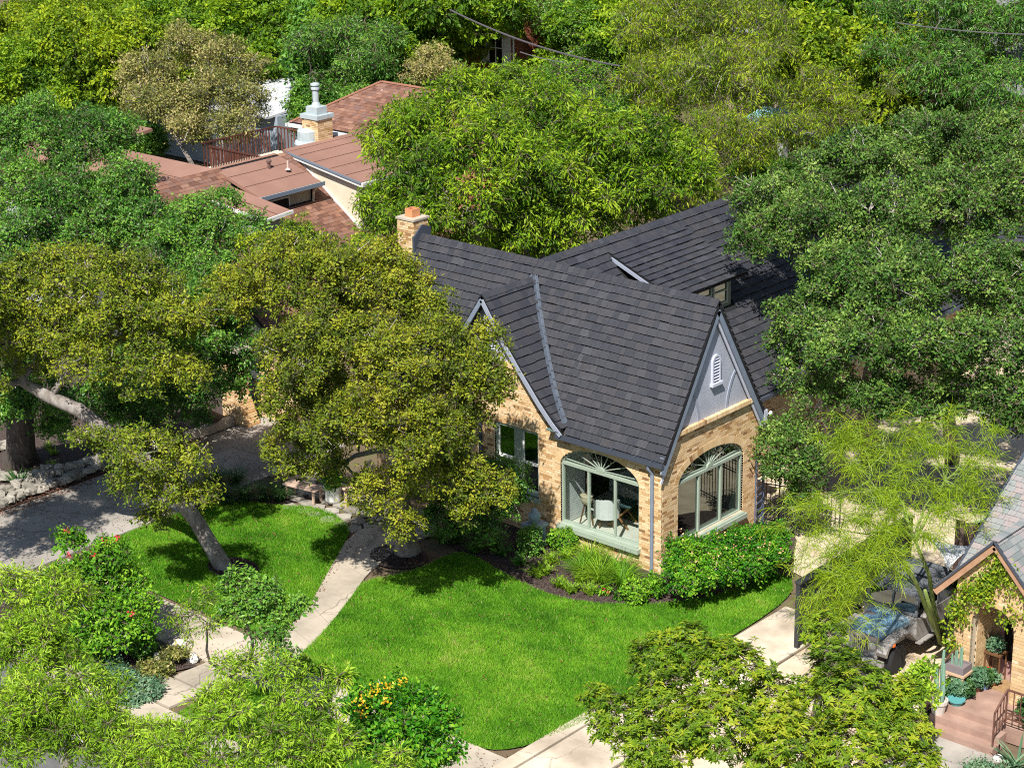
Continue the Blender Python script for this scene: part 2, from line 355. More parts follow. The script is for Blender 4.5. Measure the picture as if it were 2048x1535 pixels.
# ------------------------------------------------------------------ the setting on the ground
def sheet(name, pts, z, m, label=None):
    mb = MB(); mb.poly([(x, y, z) for x, y in pts]); o = mb.build(name, m); o['kind'] = 'structure'
    return o
def smooth(pts, it=2, closed=True):
    for _ in range(it):
        q = []; n = len(pts)
        for i in range(n if closed else n-1):
            a, b = pts[i], pts[(i+1) % n]
            q += [(.75*a[0]+.25*b[0], .75*a[1]+.25*b[1]), (.25*a[0]+.75*b[0], .25*a[1]+.75*b[1])]
        pts = q if closed else [pts[0]]+q+[pts[-1]]
    return pts
R0 = random.Random(5)
g = MB(); NG = 24
for i in range(NG):
    for j in range(NG):
        x0, x1 = -260+i*500/NG, -260+(i+1)*500/NG; y0, y1 = -80+j*480/NG, -80+(j+1)*480/NG
        g.poly([(x0, y0, -.04), (x1, y0, -.04), (x1, y1, -.04), (x0, y1, -.04)])
o = g.build('ground', M_SOIL); o['kind'] = 'structure'
sheet('street', [(-80, -40), (80, -40), (80, -14.05), (-80, -14.05)], -.03, M_ASPH)
LAWN = smooth([(-5.9, -5.35), (-5.33, -6.34), (-4.67, -7.69), (-4.3, -8.6), (-3.9, -9.75), (-1.3, -9.75), (1.6, -9.95), (2.9, -9.75), (3.4, -8.2), (3.5, -6.9), (3.55, -3), (3.5, 1.0), (2.7, 2.2), (2.1, 1.6), (2.0, -.1), (1.1, -1.4), (.3, -2.1), (-.6, -2.65), (-1.6, -2.85), (-3.5, -2.55), (-4.9, -2.2), (-5.3, -2.6), (-5.2, -3.8), (-5.5, -4.6)], 2)
LAWNL = smooth([(-13.3, -7.3), (-13.3, -5.1), (-12.6, -3.7), (-11.4, -3.25), (-10.5, -2.6), (-9.3, -2.75), (-8.5, -3.2), (-8.1, -3.8), (-7.4, -4.9), (-6.4, -6.45), (-5.9, -7.2), (-5.4, -8.3), (-5.4, -9.25), (-9.9, -9.3), (-13.2, -9.25)], 2)
sheet('lawn', LAWN, .012, M_TURF); sheet('lawn', LAWNL, .012, M_TURF)
sheet('garden_bed', smooth([(-13.3, -.4), (-13.3, -5), (-12.6, -3.9), (-11.9, -3.5), (-11.2, -2.6), (-10.6, -1), (-10.6, -.1)], 1), .004, M_MULCH)
sheet('garden_bed', smooth([(-6.6, -.02), (-6.5, -1.9), (-5.3, -2.2), (-4.9, -2.3), (-3.5, -2.6), (-1.5, -2.9), (.4, -2.2), (1.3, -1.3), (2.1, 0), (2.2, 2.9), (1.3, 4.6), (.05, 4.6), (.05, -.02)], 1), .020, M_MULCH)
sheet('garden_bed', smooth([(-6.3+.95*math.cos(a*.524), -3.6+.75*math.sin(a*.524)) for a in range(12)], 2), .024, M_MULCH)
sheet('garden_bed', smooth([(-9.2+.85*math.cos(a*.524), -6.95+.62*math.sin(a*.524)) for a in range(12)], 2), .024, M_MULCH)
sheet('garden_bed', [(-13.2, -12.95), (-7.1, -13.05), (-6.3, -13.15), (-5.55, -11.3), (-13.2, -11.0)], .020, M_MULCH)
sheet('garden_bed', smooth([(-45, -14), (-17.5, -14), (-17.5, -.6), (-19, 2.5), (-24, 4.5), (-45, 4.5)], 0), .002, M_MULCH)
sheet('gravel_yard', [(-1.9, 4.6), (1.2, 4.6), (2.6, 2.4), (4.9, 1.7), (9.2, 2.2), (9.2, 26), (-1.9, 26)], .002, M_SAND)
sheet('front_yard_soil', [(5.3, -12), (9.2, -12), (9.2, 2), (5.3, 2)], .003, M_SAND)
sheet('lawn', [(-4.1, -13.15), (3.1, -13.15), (3.1, -11.05), (-4.2, -11.05)], .012, M_TURF)
# slabs cast side by side, each its own piece
def slab_row(name, corners_list, z0, z1, m, gap=.012):
    root = bpy.data.objects.new(name, None); C.objects.link(root); root['kind'] = 'structure'
    for q in corners_list:
        c = np.mean(np.array(q), axis=0)
        q = [tuple(np.array(p)+(c-np.array(p))/np.linalg.norm(c-np.array(p))*gap) for p in q]
        mb = MB(); mb.prism([(x, y, z0) for x, y in q], (0, 0, z1-z0)); mb.build('slab', m, root)
    return root
slab_row('sidewalk', [[(x, -11.0), (x+1.5, -11.0), (x+1.5, -9.42 if x < -5.5 else -9.82), (x, -9.42 if x < -5.5 else -9.82)] for x in np.arange(-13.2, 3.2, 1.5)], -.03, .028, M_CONC)
WL = [(-5.4, -9.5), (-5.42, -8.4), (-5.9, -7.2), (-6.43, -6.46), (-7.44, -4.84), (-8.1, -3.8), (-8.35, -3.1), (-8.3, -2.3), (-8.2, -1.2)]
WR = [(-3.95, -9.6), (-4.2, -8.74), (-4.67, -7.69), (-5.33, -6.34), (-6.0, -5.1), (-6.2, -4.6), (-6.5, -3.6), (-6.6, -2.4), (-6.6, -1.2)]
slab_row('front_walk', [[WL[i], WR[i], WR[i+1], WL[i+1]] for i in range(8)], -.03, .03, M_CONC)
slab_row('kerb_walk', [[(-5.5+dx, y), (-4.2+dx, y), (-4.2+dx+.08, y+1.0), (-5.5+dx+.08, y+1.0)] for y, dx in ((-13.1, -.25), (-12.05, -.1))], -.03, .032, M_CONC)
slab_row('kerb', [[(x, -13.95), (x+2.0, -13.95), (x+2.0, -13.2), (x, -13.2)] for x in np.arange(-13, 3, 2.0)], -.03, .06, M_CONC, .02)
slab_row('driveway', [[(a, y), (a+2.0, y), (a+2.0, min(y+3.1, 1.5)), (a, min(y+3.1, 1.5))] for a in (-17.4, -15.4) for y in (-14, -10.9, -7.8, -4.7, -1.6)], -.03, .022, M_CONCG, .008)
slab_row('driveway', [[(a, y), (b, y), (b, y+2.9), (a, y+2.9)] for a, b in ((3.62, 5.22),) for y in (-14, -11.1, -8.2, -5.3, -2.4)], -.03, .024, M_CONCW, .008)
slab_row('driveway_edging', [[(3.2 if y < -7 else 3.36, y), (3.58, y), (3.58, y+1.4), (3.2 if y < -8 else 3.36, y+1.4)] for y in np.arange(-11, -6.9, 1.4)], -.03, .05, M_CONCW, .01)
slab_row('neighbour_path', [[(9.7+i*0, y), (11.6, y), (11.6, y+1.4), (9.7, y+1.4)] for i, y in enumerate((-9.9, -8.5, -7.1, -5.7, -4.25))], -.03, .02, M_CONCG, .01)
slab_row('neighbour_drive', [[(5.6, y), (8.6, y), (8.6, y+3), (5.6, y+3)] for y in (-5, -2, 1)], -.03, .012, M_SAND, .01)
# flagstones of the seating nook
fs = bpy.data.objects.new('flagstone_patio', None); C.objects.link(fs); fs['kind'] = 'structure'
R1 = random.Random(3)
for i in range(9):
    for j in range(5):
        cx, cy = -12.2+i*.52+(.2 if j % 2 else 0)+R1.uniform(-.05, .05), -3.05+j*.5+R1.uniform(-.05, .05)
        if (cx < -11.3 and cy < -2.6) or cx > -8.4 and cy < -2.9: continue
        n = R1.choice((5, 6, 7)); ph = R1.random()
        pts = [(cx+R1.uniform(.22, .29)*math.cos(2*math.pi*(k+ph)/n), cy+R1.uniform(.21, .27)*math.sin(2*math.pi*(k+ph)/n), -.02) for k in range(n)]
        mb = MB(); mb.prism(pts, (0, 0, .05+R1.uniform(0, .012))); mb.build('flagstone', M_STONE, fs)

# ------------------------------------------------------------------ the brick house
H = thing('brick_house', 'buff brick house with steep charcoal roof and two arched picture windows', 'house', (-5, 4, 0))
rg = random.Random(11)
FL = Fr((0, 0, 0), (1, 0, 0), (0, -1, 0))       # street facade, u = x (negative)
FRt = Fr((0, 0, 0), (0, 1, 0), (1, 0, 0))       # gable facade, u = y
RS = 1.65; YR = 2.22; ZR = 7.12
def zmain(y): return ZR-RS*abs(YR-y)
GX = -6.0
GP = [(0, 6.72), (.65, 5.78), (1.34, 4.93), (2.0, 4.16), (2.45, 3.70), (2.78, 3.42)]   # swooping gable profile
def zg(x):
    d = abs(x-GX)
    for (a, za), (b, zb) in zip(GP, GP[1:]):
        if d <= b: return za+(zb-za)*(d-a)/(b-a)
    return GP[-1][1]-(d-2.78)*.9
def gx_of(z):
    for (a, za), (b, zb) in zip(GP, GP[1:]):
        if zb <= z <= za: return a+(b-a)*(za-z)/(za-zb)
    return 2.78 if z < 3.42 else 0
wf = MB(); wfo = bpy.data.objects.new('front_wall', None); link(wfo, H); 
wgo = bpy.data.objects.new('gable_wall', None); link(wgo, H)
# street facade bricks: below the eave right of the gable, inside the gable profile up to the ledge
op = [ell(-2.1, 1.36, 2.33, .63, .60), lambda z: (-5.86, -4.24) if 1.08 < z < 3.02 else None, lambda z: (-8.3, -7.1) if z < 2.7 else None]
def limf(z):
    if z < 3.40: return (-10.6, -.004)
    return (GX-gx_of(z+.1), GX+gx_of(z+.1))
bl, strips = brick_list(FL, -10.6, -.004, .0, 4.74, rg, op, limf)
bl += voussoirs(FL, -2.1, 1.36, 2.33, .63, rg, n=34)
bl += voussoirs(FL, -5.05, .95, 3.02, .34, rg, n=18, size=.16, d=.02)
backing(FL, strips, 'mortar_bed', wfo, M_MORTAR)
for u in np.arange(GX-1.3, GX+1.26, .085):       # rowlock ledge under the gable panel
    bl.append((FL.p(u+.04, 4.80, .02), FL.U*.074, FL.Z*.13, FL.N*.16, rg.random()))
lay_pieces(bl, 'brick', 'brickwork', (M_BRICK, M_BRICKJ), wfo, 300, (-1.8, -30, 14))
def limg(z):
    if z < 3.3: return (.02, 4.42)
    d = (ZR-z)/RS-.12; return (max(.02, YR-d), min(4.42, YR+d))
bl, strips = brick_list(FRt, .02, 4.42, .0, 3.80, rg, [ell(2.2, 1.5, 2.33, .64, .62)], limg)
bl += voussoirs(FRt, 2.2, 1.5, 2.33, .64, rg, n=36)
backing(FRt, strips, 'mortar_bed', wgo, M_MORTAR)
for u in np.arange(.36, 4.02, .085): bl.append((FRt.p(u+.04, 3.86, .03), FRt.U*.074, FRt.Z*.12, FRt.N*.18, rg.random()*.6))
lay_pieces(bl, 'brick', 'brickwork', (M_BRICK, M_BRICKJ), wgo, 300, (30, -20, 12))
# remaining walls, plain brick courses
for nm, fr, a, b, zt, md in (('rear_wing_wall', Fr((-2.0, 0, 0), (0, 1, 0), (1, 0, 0)), 4.45, 20, 3.0, 1), ('back_wall', Fr((0, 4.42, 0), (-1, 0, 0), (0, 1, 0)), 0.02, 2.0, 3.3, 1), ('side_wall', Fr((-10.6, 0, 0), (0, -1, 0), (-1, 0, 0)), -4.4, -.02, 3.3, 0), ('rear_wing_end', Fr((-2, 20, 0), (-1, 0, 0), (0, 1, 0)), 0, 8.4, 3.0, 0)):
    q, st = brick_list(fr, a, b, 0, zt, rg); wo = bpy.data.objects.new(nm, None); link(wo, H); backing(fr, st, 'mortar_bed', wo, M_MORTAR)
    lay_pieces(q, 'brick', 'brickwork', (M_BRICK, M_BRICKJ), wo, 0)
mb = MB(); mb.prism([(-10.59, .25, 3.2), (-10.59, 4.4, 3.2), (-10.59, YR, 6.9)], (.2, 0, 0)); mb.build('end_gable', M_STUCCO, H)
mb = MB(); mb.prism([(-1.9, 19.9, 2.9), (-10.3, 19.9, 2.9), (-6.1, 19.9, 6.9)], (0, -.2, 0)); mb.build('end_gable', M_STUCCO, H)
# stucco gable panels
mb = MB(); pan = [(.42, 3.90), (3.99, 3.90), (YR+.05, ZR-.28), (YR-.05, ZR-.28)]
FRt.prism(mb, pan, -.2, 0); mb.build('gable_panel', M_STUCCO, H)
mb = MB(); gp = [(GX+gx_of(z), z-.1) for z in (4.96, 5.4, 5.78, 6.2, 6.6)]; gp = gp+[(2*GX-x, z) for x, z in gp[::-1]]
FL.prism(mb, gp, -.2, 0); mb.build('gable_panel', M_STUCCO, H)
# curved half-timber trims on the gable panel
for pts in ([(3.23, 4.92), (3.07, 4.72), (2.93, 4.4), (2.86, 4.15), (2.85, 3.92)], [(1.17, 4.92), (1.37, 4.72), (1.49, 4.4), (1.56, 4.15), (1.57, 3.92)]):
    mb = MB(); q = smooth(pts, 2, False); band(mb, FRt, [(u-.05, z) for u, z in q], [(u+.05, z) for u, z in q], 0, .022); mb.build('timber_trim', M_TRIMM, H)
def vent(fr, uc, zb, zt, hw):
    v = MB(); zs = zt-hw
    inn = [(uc-hw+.06, zb)]+arc_pts(uc, hw-.06, zs, hw-.06, 12)[::-1]+[(uc+hw-.06, zb)]
    out_ = [(uc-hw, zb)]+arc_pts(uc, hw, zs, hw, 12)[::-1]+[(uc+hw, zb)]
    band(v, fr, inn, out_, 0, .06); vo = v.build('attic_vent', M_TRIML, H)
    b = MB(); b.prism([fr.p(u, z, .004) for u, z in inn], fr.N*.004); b.build('vent_backing', M_DARK, vo)
    z = zb+.04
    while z < zt-.08:
        h = hw-.07 if z < zs else math.sqrt(max(.0004, (hw-.07)**2-(z-zs)**2))
        s = MB(); s.obox(fr.p(uc, z+.03, .03), fr.U*2*h, fr.Z*.012, fr.N*.05+fr.Z*-.04); s.build('louver', M_TRIML, vo); z += .085
    s = MB(); fr.box(s, uc-hw-.05, uc+hw+.05, zb-.08, zb, 0, .11); s.build('vent_sill', M_TRIML, vo)
vent(FRt, 2.3, 4.82, 5.60, .19); vent(FL, GX, 5.15, 5.85, .2)
# picture windows
def picture(fr, uc, half, zb, zs, rise, glass, name='picture_window'):
    w_ = MB(); D0, D1 = -.14, -.05
    w0, w1 = uc-half, uc+half
    for a, b, c, d in ((w0, w0+.06, zb, zs), (w1-.06, w1, zb, zs), (w0+.06, w1-.06, zb, zb+.06)): fr.box(w_, a, b, c, d, D0, D1)
    band(w_, fr, arc_pts(uc, half-.06, zs, rise-.06, 20), arc_pts(uc, half, zs, rise, 20), D0, D1)
    W = w_.build(name, M_SAGE, H)
    t = MB(); fr.box(t, w0+.06, w1-.06, zs, zs+.08, D0+.004, D1+.02); t.build('transom_bar', M_SAGE, W)
    for u in (w0+(w1-w0)*.345, w0+(w1-w0)*.68):
        m_ = MB(); fr.box(m_, u-.032, u+.032, zb+.06, zs, D0+.03, D1+.005); m_.build('mullion', M_SAGE, W)
    for k in range(9):
        an = math.pi*(k+.0)/8
        r1 = 1/math.sqrt((math.cos(an)/(half-.1))**2+(math.sin(an)/(rise-.1))**2)
        if k in (0, 8): an += .06 if k == 0 else -.06; r1 = half-.14
        a = fr.p(uc+.1*math.cos(an), zs+.11+.06*math.sin(an), -.09); b = fr.p(uc+r1*math.cos(an), zs+.09+max(.02, (r1-.09)*math.sin(an)), -.09)
        s = MB(); s.beam(a, b, .022, .022, fr.N); s.build('fan_spoke', M_SAGE, W)
    hb = MB(); fr.prism(hb, [(uc-.13, zs+.09)]+arc_pts(uc, .13, zs+.09, .11, 8)[::-1][1:], D0+.006, D1+.02); hb.build('fan_hub', M_SAGE, W)
    gl = MB(); gl.poly([fr.p(w0+.02, zb+.02, -.1)]+[fr.p(u, z, -.1) for u, z in arc_pts(uc, half-.02, zs, rise-.02, 20)[::-1]]+[fr.p(w1-.02, zb+.02, -.1)]); gl.build('pane', glass, W)
    s = MB(); fr.prism(s, [(w0-.06, zb-.15), (w1+.06, zb-.15), (w1+.06, zb-.02), (w0-.06, zb-.02)], -.05, .15)
    s.obox(fr.p(uc, zb, .0), fr.U*(w1-w0-.02), fr.Z*.04, fr.N*.22); s.build('sill', M_SAGE, W)
    return W
picture(FL, -2.1, 1.36, .60, 2.33, .63, M_GLASS)
picture(FRt, 2.2, 1.5, .62, 2.33, .64, M_GLASSR)
# twin sash window in the left gable
w_ = MB(); a, b, z0, z1 = -5.86, -4.24, 1.08, 3.02
for q in ((a, a+.08, z0, z1), (b-.06, b, z0, z1), (a+.08, b-.06, z1-.08, z1), (a+.08, b-.06, z0, z0+.1)): FL.box(w_, *q, -.16, -.04)
FL.box(w_, a+.7, a+.98, z0+.1, z1-.08, -.16, -.03); W = w_.build('sash_window', M_SAGE, H)
for x0, x1 in ((a+.08, a+.7), (a+.98, b-.06)):
    s = MB(); FL.box(s, x0, x1, 1.98, 2.06, -.13, -.06)
    for u in (x0, x1-.04): FL.box(s, u, u+.04, z0+.1, z1-.08, -.12, -.08)
    FL.box(s, x0+.04, x1-.04, z0+.1, z0+.16, -.12, -.08); s.build('sash', M_WHITE, W)
    gl = MB(); gl.poly([FL.p(x0, z0+.1, -.1), FL.p(x1, z0+.1, -.1), FL.p(x1, z1-.08, -.1), FL.p(x0, z1-.08, -.1)]); gl.build('pane', M_GLASSR, W)
s = MB(); FL.box(s, a-.06, b+.06, z0-.1, z0, -.04, .12); s.build('sill', M_SAGE, W)
# recessed arched entry, mostly behind the oak
d = MB(); d.box((-8.2, .9, 0), (-7.2, .96, 2.3)); D_ = d.build('front_door', M_SAGED, H)
d = MB(); d.lathe((-7.32, .86, 1.05), [(.02, 0), (.035, .03), (.02, .06)], 8); d.build('handle', M_IRON, D_)
# interior shell of the front room
it = MB(); it.box((-4.2, .26, .30), (-.26, 4.15, .36)); it.build('room_floor', mat('pale_tile', [(.35, (.60, .56, .50)), (.65, (.72, .69, .63))], 1.5, .35), H)
it = MB()
for i in range(7):
    for j in range(7): it.box((-4.15+i*.56, .28+j*.56, .36), (-4.15+i*.56+.535, .28+j*.56+.535, .372))
it.build('floor_tiles', mat('floor_tile', [(.3, (.62, .57, .5)), (.7, (.74, .70, .63))], 2, .4), H)['kind'] = 'stuff'
it = MB(); it.box((-3.80, .26, .3), (-3.62, 1.25, 3.3)); o = it.build('room_wall', M_OFFW, H)
mb = MB(); z = .4; k = 0
while z < 3.2:
    y = .28-(.11 if k % 2 else 0)
    while y < 1.22: mb.box((-3.62, max(y+.005, .28), z), (-3.608, min(y+.215, 1.24), z+.062)); y += .22
    z += .073; k += 1
mb.build('painted_brickwork', M_OFFW, o)['kind'] = 'stuff'
it = MB(); it.box((-4.2, 4.0, .3), (-.2, 4.15, 3.3)); it.build('room_wall', mat('shaded_back_wall', (.22, .21, .19)), H)  # back wall coloured dark to stand for the unlit depth of the room
it = MB(); it.box((-4.2, .26, 3.30), (-.26, 4.15, 3.36)); it.build('room_ceiling', M_OFFW, H)
it = MB(); it.box((-10.3, .26, .0), (-4.31, 4.15, 3.2)); it.build('inner_rooms', M_DARK, H)
it = MB(); it.box((-3.3, 1.7, .373), (-.5, 3.9, .39)); it.build('rug', mat('dark_rug', [(.3, (.035, .03, .03)), (.7, (.07, .06, .05))], 8), H)

# ------------------------------------------------------------------ roofs of the brick house
RF = bpy.data.objects.new('roof', None); link(RF, H)
def slopes(pts, name='roof_deck', th=.08, m=M_ROOFB):
    P = [np.array(p, float) for p in pts]; n = nrm(np.cross(P[1]-P[0], P[2]-P[0])); n = n if n[2] > 0 else -n
    mb = MB(); mb.prism([p-n*.012 for p in P], -n*th); return mb.build(name, m, RF)
YE, XE = -.13, .16
for xa, xb, ya in ((-10.75, GX-2.8, YE), (GX-2.8, GX+2.8, .3), (GX+2.8, XE, YE)): slopes([(xa, ya, zmain(ya)), (xb, ya, zmain(ya)), (xb, YR, ZR), (xa, YR, ZR)])
slopes([(XE, 4.6, zmain(4.6)), (-10.75, 4.6, zmain(4.6)), (-10.75, YR, ZR), (XE, YR, ZR)])
Vm = nrm((0, 1, RS)); Nm = nrm((0, -RS, 1)); LS = math.hypot(YR-YE, ZR-zmain(YE))
def keep_main(c): return not (abs(c[0]-GX) < 2.78 and zg(c[0]) > zmain(c[1])-.02 and c[1] < YR)
WCH = (.33, .33, .30, .16, .12, .36, .2)
sh = shingle_list((-10.75, YE, zmain(YE)), (1, 0, 0), Vm, Nm, 10.75+XE, 20, LS/20, rg, keep_main, wchoice=WCH)
Vb = nrm((0, -1, RS)); Nb = nrm((0, RS, 1)); LB = math.hypot(4.6-YR, ZR-zmain(4.6))
sh2 = shingle_list((-10.75, 4.6, zmain(4.6)), (1, 0, 0), Vb, Nb, 10.75+XE, 20, LB/20, rg, lambda c: c[2] > 7.1-.95*abs(c[0]+6.1)-.1, wchoice=WCH)
# front gable with swooping slopes
cum = [0]
for (a, za), (b, zb) in zip(GP, GP[1:]): cum.append(cum[-1]+math.hypot(b-a, za-zb))
def onprof(s, sgn):
    s = min(max(s, 0), cum[-1])
    for i in range(len(GP)-1):
        if s <= cum[i+1]+1e-6:
            f = (s-cum[i])/(cum[i+1]-cum[i]); d = GP[i][0]+f*(GP[i+1][0]-GP[i][0]); z = GP[i][1]+f*(GP[i+1][1]-GP[i][1])
            up = nrm((-(GP[i+1][0]-GP[i][0])*sgn, 0, GP[i][1]-GP[i+1][1])); return np.array((GX+sgn*d, 0, z)), up
YF = -.26
for sgn in (1, -1):
    for (a, za), (b, zb) in zip(GP, GP[1:]):
        def yi(z): return YR-(ZR-z)/RS+.05
        slopes([(GX+sgn*a, YF, za), (GX+sgn*b, YF, zb), (GX+sgn*b, max(YF+.05, yi(zb)), zb), (GX+sgn*a, yi(za), za)])
    nC = 17; ex = cum[-1]/nC
    def vf(k, sgn=sgn, ex=ex):
        p, up = onprof(cum[-1]-k*ex, sgn); p2, up2 = onprof(cum[-1]-(k+1)*ex, sgn); up = nrm(p2-p); n_ = np.cross((0, 1, 0), up)*sgn
        n_ = n_ if n_[2] > 0 else -n_
        return (p[0], YF, p[2]), up, n_
    sh += shingle_list((0, YF, 0), (0, 1, 0), (0, 0, 1), (1, 0, 0), 2.7, nC, ex, rg, lambda c: zg(c[0])+.02 > zmain(c[1]), vfn=vf, wchoice=WCH)
lay_pieces(sh, 'shingle', 'shingles', (M_SH, M_SHJ), RF, 300, (0, -30, 25))
# ridge caps
cp = []
for x in np.arange(-10.7, XE-.1, .22):
    for s_ in (-1, 1):
        v = nrm((0, s_*1, -RS*.8)); n_ = nrm((0, s_*RS*.8, 1)); j = rg.uniform(-.004, .006)
        cp.append((np.array((x+.12, YR+s_*.06, ZR-.055+j+.02)), (.25, 0, .03), v*.17, n_*.02, rg.random()))
for y in np.arange(YF, 1.85, .22):
    for s_ in (-1, 1): v = nrm((s_, 0, -1.1)); n_ = nrm((s_*1.1, 0, 1)); cp.append((np.array((GX+s_*.06, y+.12, 6.72-.03)), (0, .25, .03), v*.17, n_*.02, rg.random()))
for y in np.arange(YR+.15, 20, .22):
    for s_ in (-1, 1): v = nrm((s_, 0, -.8)); n_ = nrm((s_*.8, 0, 1)); cp.append((np.array((-6.1+s_*.06, y+.12, 7.1-.02)), (0, .25, .03), v*.17, n_*.02, rg.random()))
lay_pieces(cp, 'ridge_cap', 'ridge_caps', (M_SH, M_SHJ), RF, 200)
# valleys
for sgn in (1, -1):
    vp = [(GX+sgn*gx_of(z), YR-(ZR-z)/RS, z) for z in (6.70, 6.0, 5.4, 4.8, 4.2, 3.8, 3.50)]
    v = MB()
    for i in range(len(vp)-1):
        a_, b_ = np.array(vp[i]), np.array(vp[i+1]); d_ = b_-a_
        for side, nn in ((1, Nm), (-1, nrm((sgn*1.2, 0, 1)))):
            sd = nrm(np.cross(d_, nn)); sd = sd if (sd[0]*sgn > 0) == (side > 0) else -sd
            v.obox((a_+b_)/2+sd*.06+nn*.045, d_*1.02, sd*.13, nn*.012)
        v.beam(a_+np.array((0, 0, .08)), b_+np.array((0, 0, .08)), .02, .03)
    v.build('valley_flashing', M_FLASH, RF)
# rear wing roof
slopes([(-1.55, 2.6, 2.78), (-1.55, 20.2, 2.78), (-6.1, 20.2, 7.1), (-6.1, 2.4, 7.1)])
slopes([(-10.65, 20.2, 2.78), (-10.65, 2.6, 2.78), (-6.1, 2.4, 7.1), (-6.1, 20.2, 7.1)])
DY0, DY1 = 4.95, 8.55
Vr = nrm((-1, 0, .95)); Nr = nrm((.95, 0, 1)); LR = math.hypot(4.55, 4.32)
def keep_r(c):
    if DY0 < c[1] < DY1-.1 and -5.7 < c[0] < -3.55: return False
    return c[1] > 4.55-max(0, 0) or c[2] > zmain(c[1])-.05
sh = shingle_list((-1.55, 2.3, 2.78), (0, 1, 0), Vr, Nr, 18, 25, LR/25, rg, keep_r, wchoice=WCH)
sh3 = shingle_list((-10.65, 2.3, 2.78), (0, 1, 0), nrm((1, 0, .95)), nrm((-.95, 0, 1)), 18, 25, LR/25, rg, lambda c: c[1] > 4.6 or c[2] > zmain(c[1])-.05, wchoice=WCH)
# shed dormer
def zd(x): return 5.84+(-3.32-x)*.40
dz = MB(); slopes([(-3.30, DY0, zd(-3.3)), (-3.30, DY1, zd(-3.3)), (-5.85, DY1, zd(-5.85)), (-5.85, DY0, zd(-5.85))])
Vd = nrm((-1, 0, .40)); Nd = nrm((.4, 0, 1))
sh += shingle_list((-3.28, DY0-.02, zd(-3.28)), (0, 1, 0), Vd, Nd, DY1-DY0+.04, 11, .245, rg, lambda c: True, wchoice=WCH)
dn = MB(); dn.box((-5.2, DY0+.3, 4.5), (-3.72, DY1-.3, 5.9)); 
DM = dn.build('dormer', M_SAGED, H)
fd = Fr((-3.72, 0, 0), (0, 1, 0), (1, 0, 0))
for y0 in (5.7, 6.5, 7.3):
    q = MB(); 
    for r_ in ((y0, y0+.06, 4.95, 5.75), (y0+.68, y0+.74, 4.95, 5.75), (y0+.06, y0+.68, 5.69, 5.75), (y0+.06, y0+.68, 4.95, 5.01), (y0+.06, y0+.68, 5.34, 5.38)): fd.box(q, *r_, 0, .05)
    q.build('dormer_window', M_SAGE, DM); 
    q = MB(); q.poly([fd.p(y0+.06, 5.01, .012), fd.p(y0+.68, 5.01, .012), fd.p(y0+.68, 5.69, .012), fd.p(y0+.06, 5.69, .012)]); q.build('pane', M_GLASSR, DM)
q = MB(); fd.box(q, DY0+.1, DY1-.1, 5.76, 5.84, .0, .36); q.box((-5.5, DY0-.06, 5.6), (-5.5, DY0-.06, 5.6))
q.build('soffit', M_SAGED, DM)
for yy in (DY0-.05, DY1+.01):
    q = MB(); q.beam((-3.28, yy, zd(-3.28)-.10), (-5.6, yy, zd(-5.6)-.10), .035, .10); q.build('barge_board', M_TRIMM if yy < 6 else M_TRIM, DM)
q = MB(); q.prism([(-3.72, DY0+.29, 5.0), (-3.72, DY0+.29, zd(-3.72)-.1), (-5.5, DY0+.29, zd(-5.5)-.1)], (0, .05, 0)); q.build('cheek', M_SAGED, DM)
lay_pieces(sh2+sh+sh3, 'shingle', 'shingles', (M_SH, M_SHJ), RF, 0)
# barge boards on the gable facade, with their drop ends
for s_, ye in ((-1, YE-.02), (1, 4.6)):
    q = MB(); a_ = np.array((XE-.03, ye, zmain(ye)-.27)); b_ = np.array((XE-.03, YR, ZR-.27)); q.beam(a_, b_, .21, .045, (1, 0, 0)); q.build('barge_board', M_TRIM, H)
    q = MB(); q.beam(a_+(-.05, 0, -.26), b_+(-.05, 0, -.26), .08, .03, (1, 0, 0)); q.build('barge_moulding', M_TRIML, H)
q = MB(); q.box((.0, 4.43, 2.95), (.17, 4.60, 3.42)); q.build('rake_return', M_TRIML, H)
q = MB(); q.box((.0, -.10, 3.05), (.12, .02, 3.40)); q.build('rake_return', M_TRIM, H)
for sgn in (1, -1):
    q = MB(); pp = [(GX+sgn*a, YF-.02, z-.15) for a, z in GP]
    for i in range(len(pp)-1): q.beam(pp[i], pp[i+1], .12, .04, (0, 1, 0))
    q.build('barge_board', M_TRIMM if sgn > 0 else M_TRIM, H)
# gutters and downspouts
q = MB(); y1, y0_ = YE-.01, YE-.13; zt = zmain(YE)+.02
for lo, hi in (((-3.45, y0_, zt-.11), (XE, y0_+.012, zt)), ((-3.45, y0_, zt-.12), (XE, y1, zt-.108)), ((-3.45, y1-.012, zt-.11), (XE, y1, zt)), ((XE, y0_, zt-.12), (XE+.012, y1, zt))): q.box(lo, hi)
G = q.build('gutter', M_GUT, H)
for x in (-2.6, -1.55, -.75, -.2):
    q = MB(); q.box((x-.01, y0_-.008, zt-.02), (x+.01, y1+.02, zt+.012)); q.build('gutter_bracket', M_FLASH, G)
q = MB(); q.box((-3.72, -.30, 3.34), (-3.30, -.02, 3.37)); q.build('gutter_end_plate', M_SAGED, H)
q = MB(); q.tube([(-.32, -.19, zt-.12), (-.32, -.17, zt-.25), (-.28, -.06, zt-.42), (-.28, -.055, .1), (-.25, -.15, .03)], .05, 8); q.build('downspout', M_TRIM, H)
q = MB(); q.tube([(-6.35, -.19, 3.4), (-6.35, -.06, 3.1), (-6.35, -.06, .1)], .055, 8); q.build('downspout', M_GUT, H)
q = MB(); q.box((-1.58, 4.5, 2.66), (-1.44, 20.1, 2.78)); q.build('gutter', M_GUT, H)
q = MB(); q.tube([(-1.5, 6.0, 2.7), (-1.9, 6.0, 2.5), (-1.93, 6.0, .1)], .05, 8); q.build('downspout', M_GUT, H)
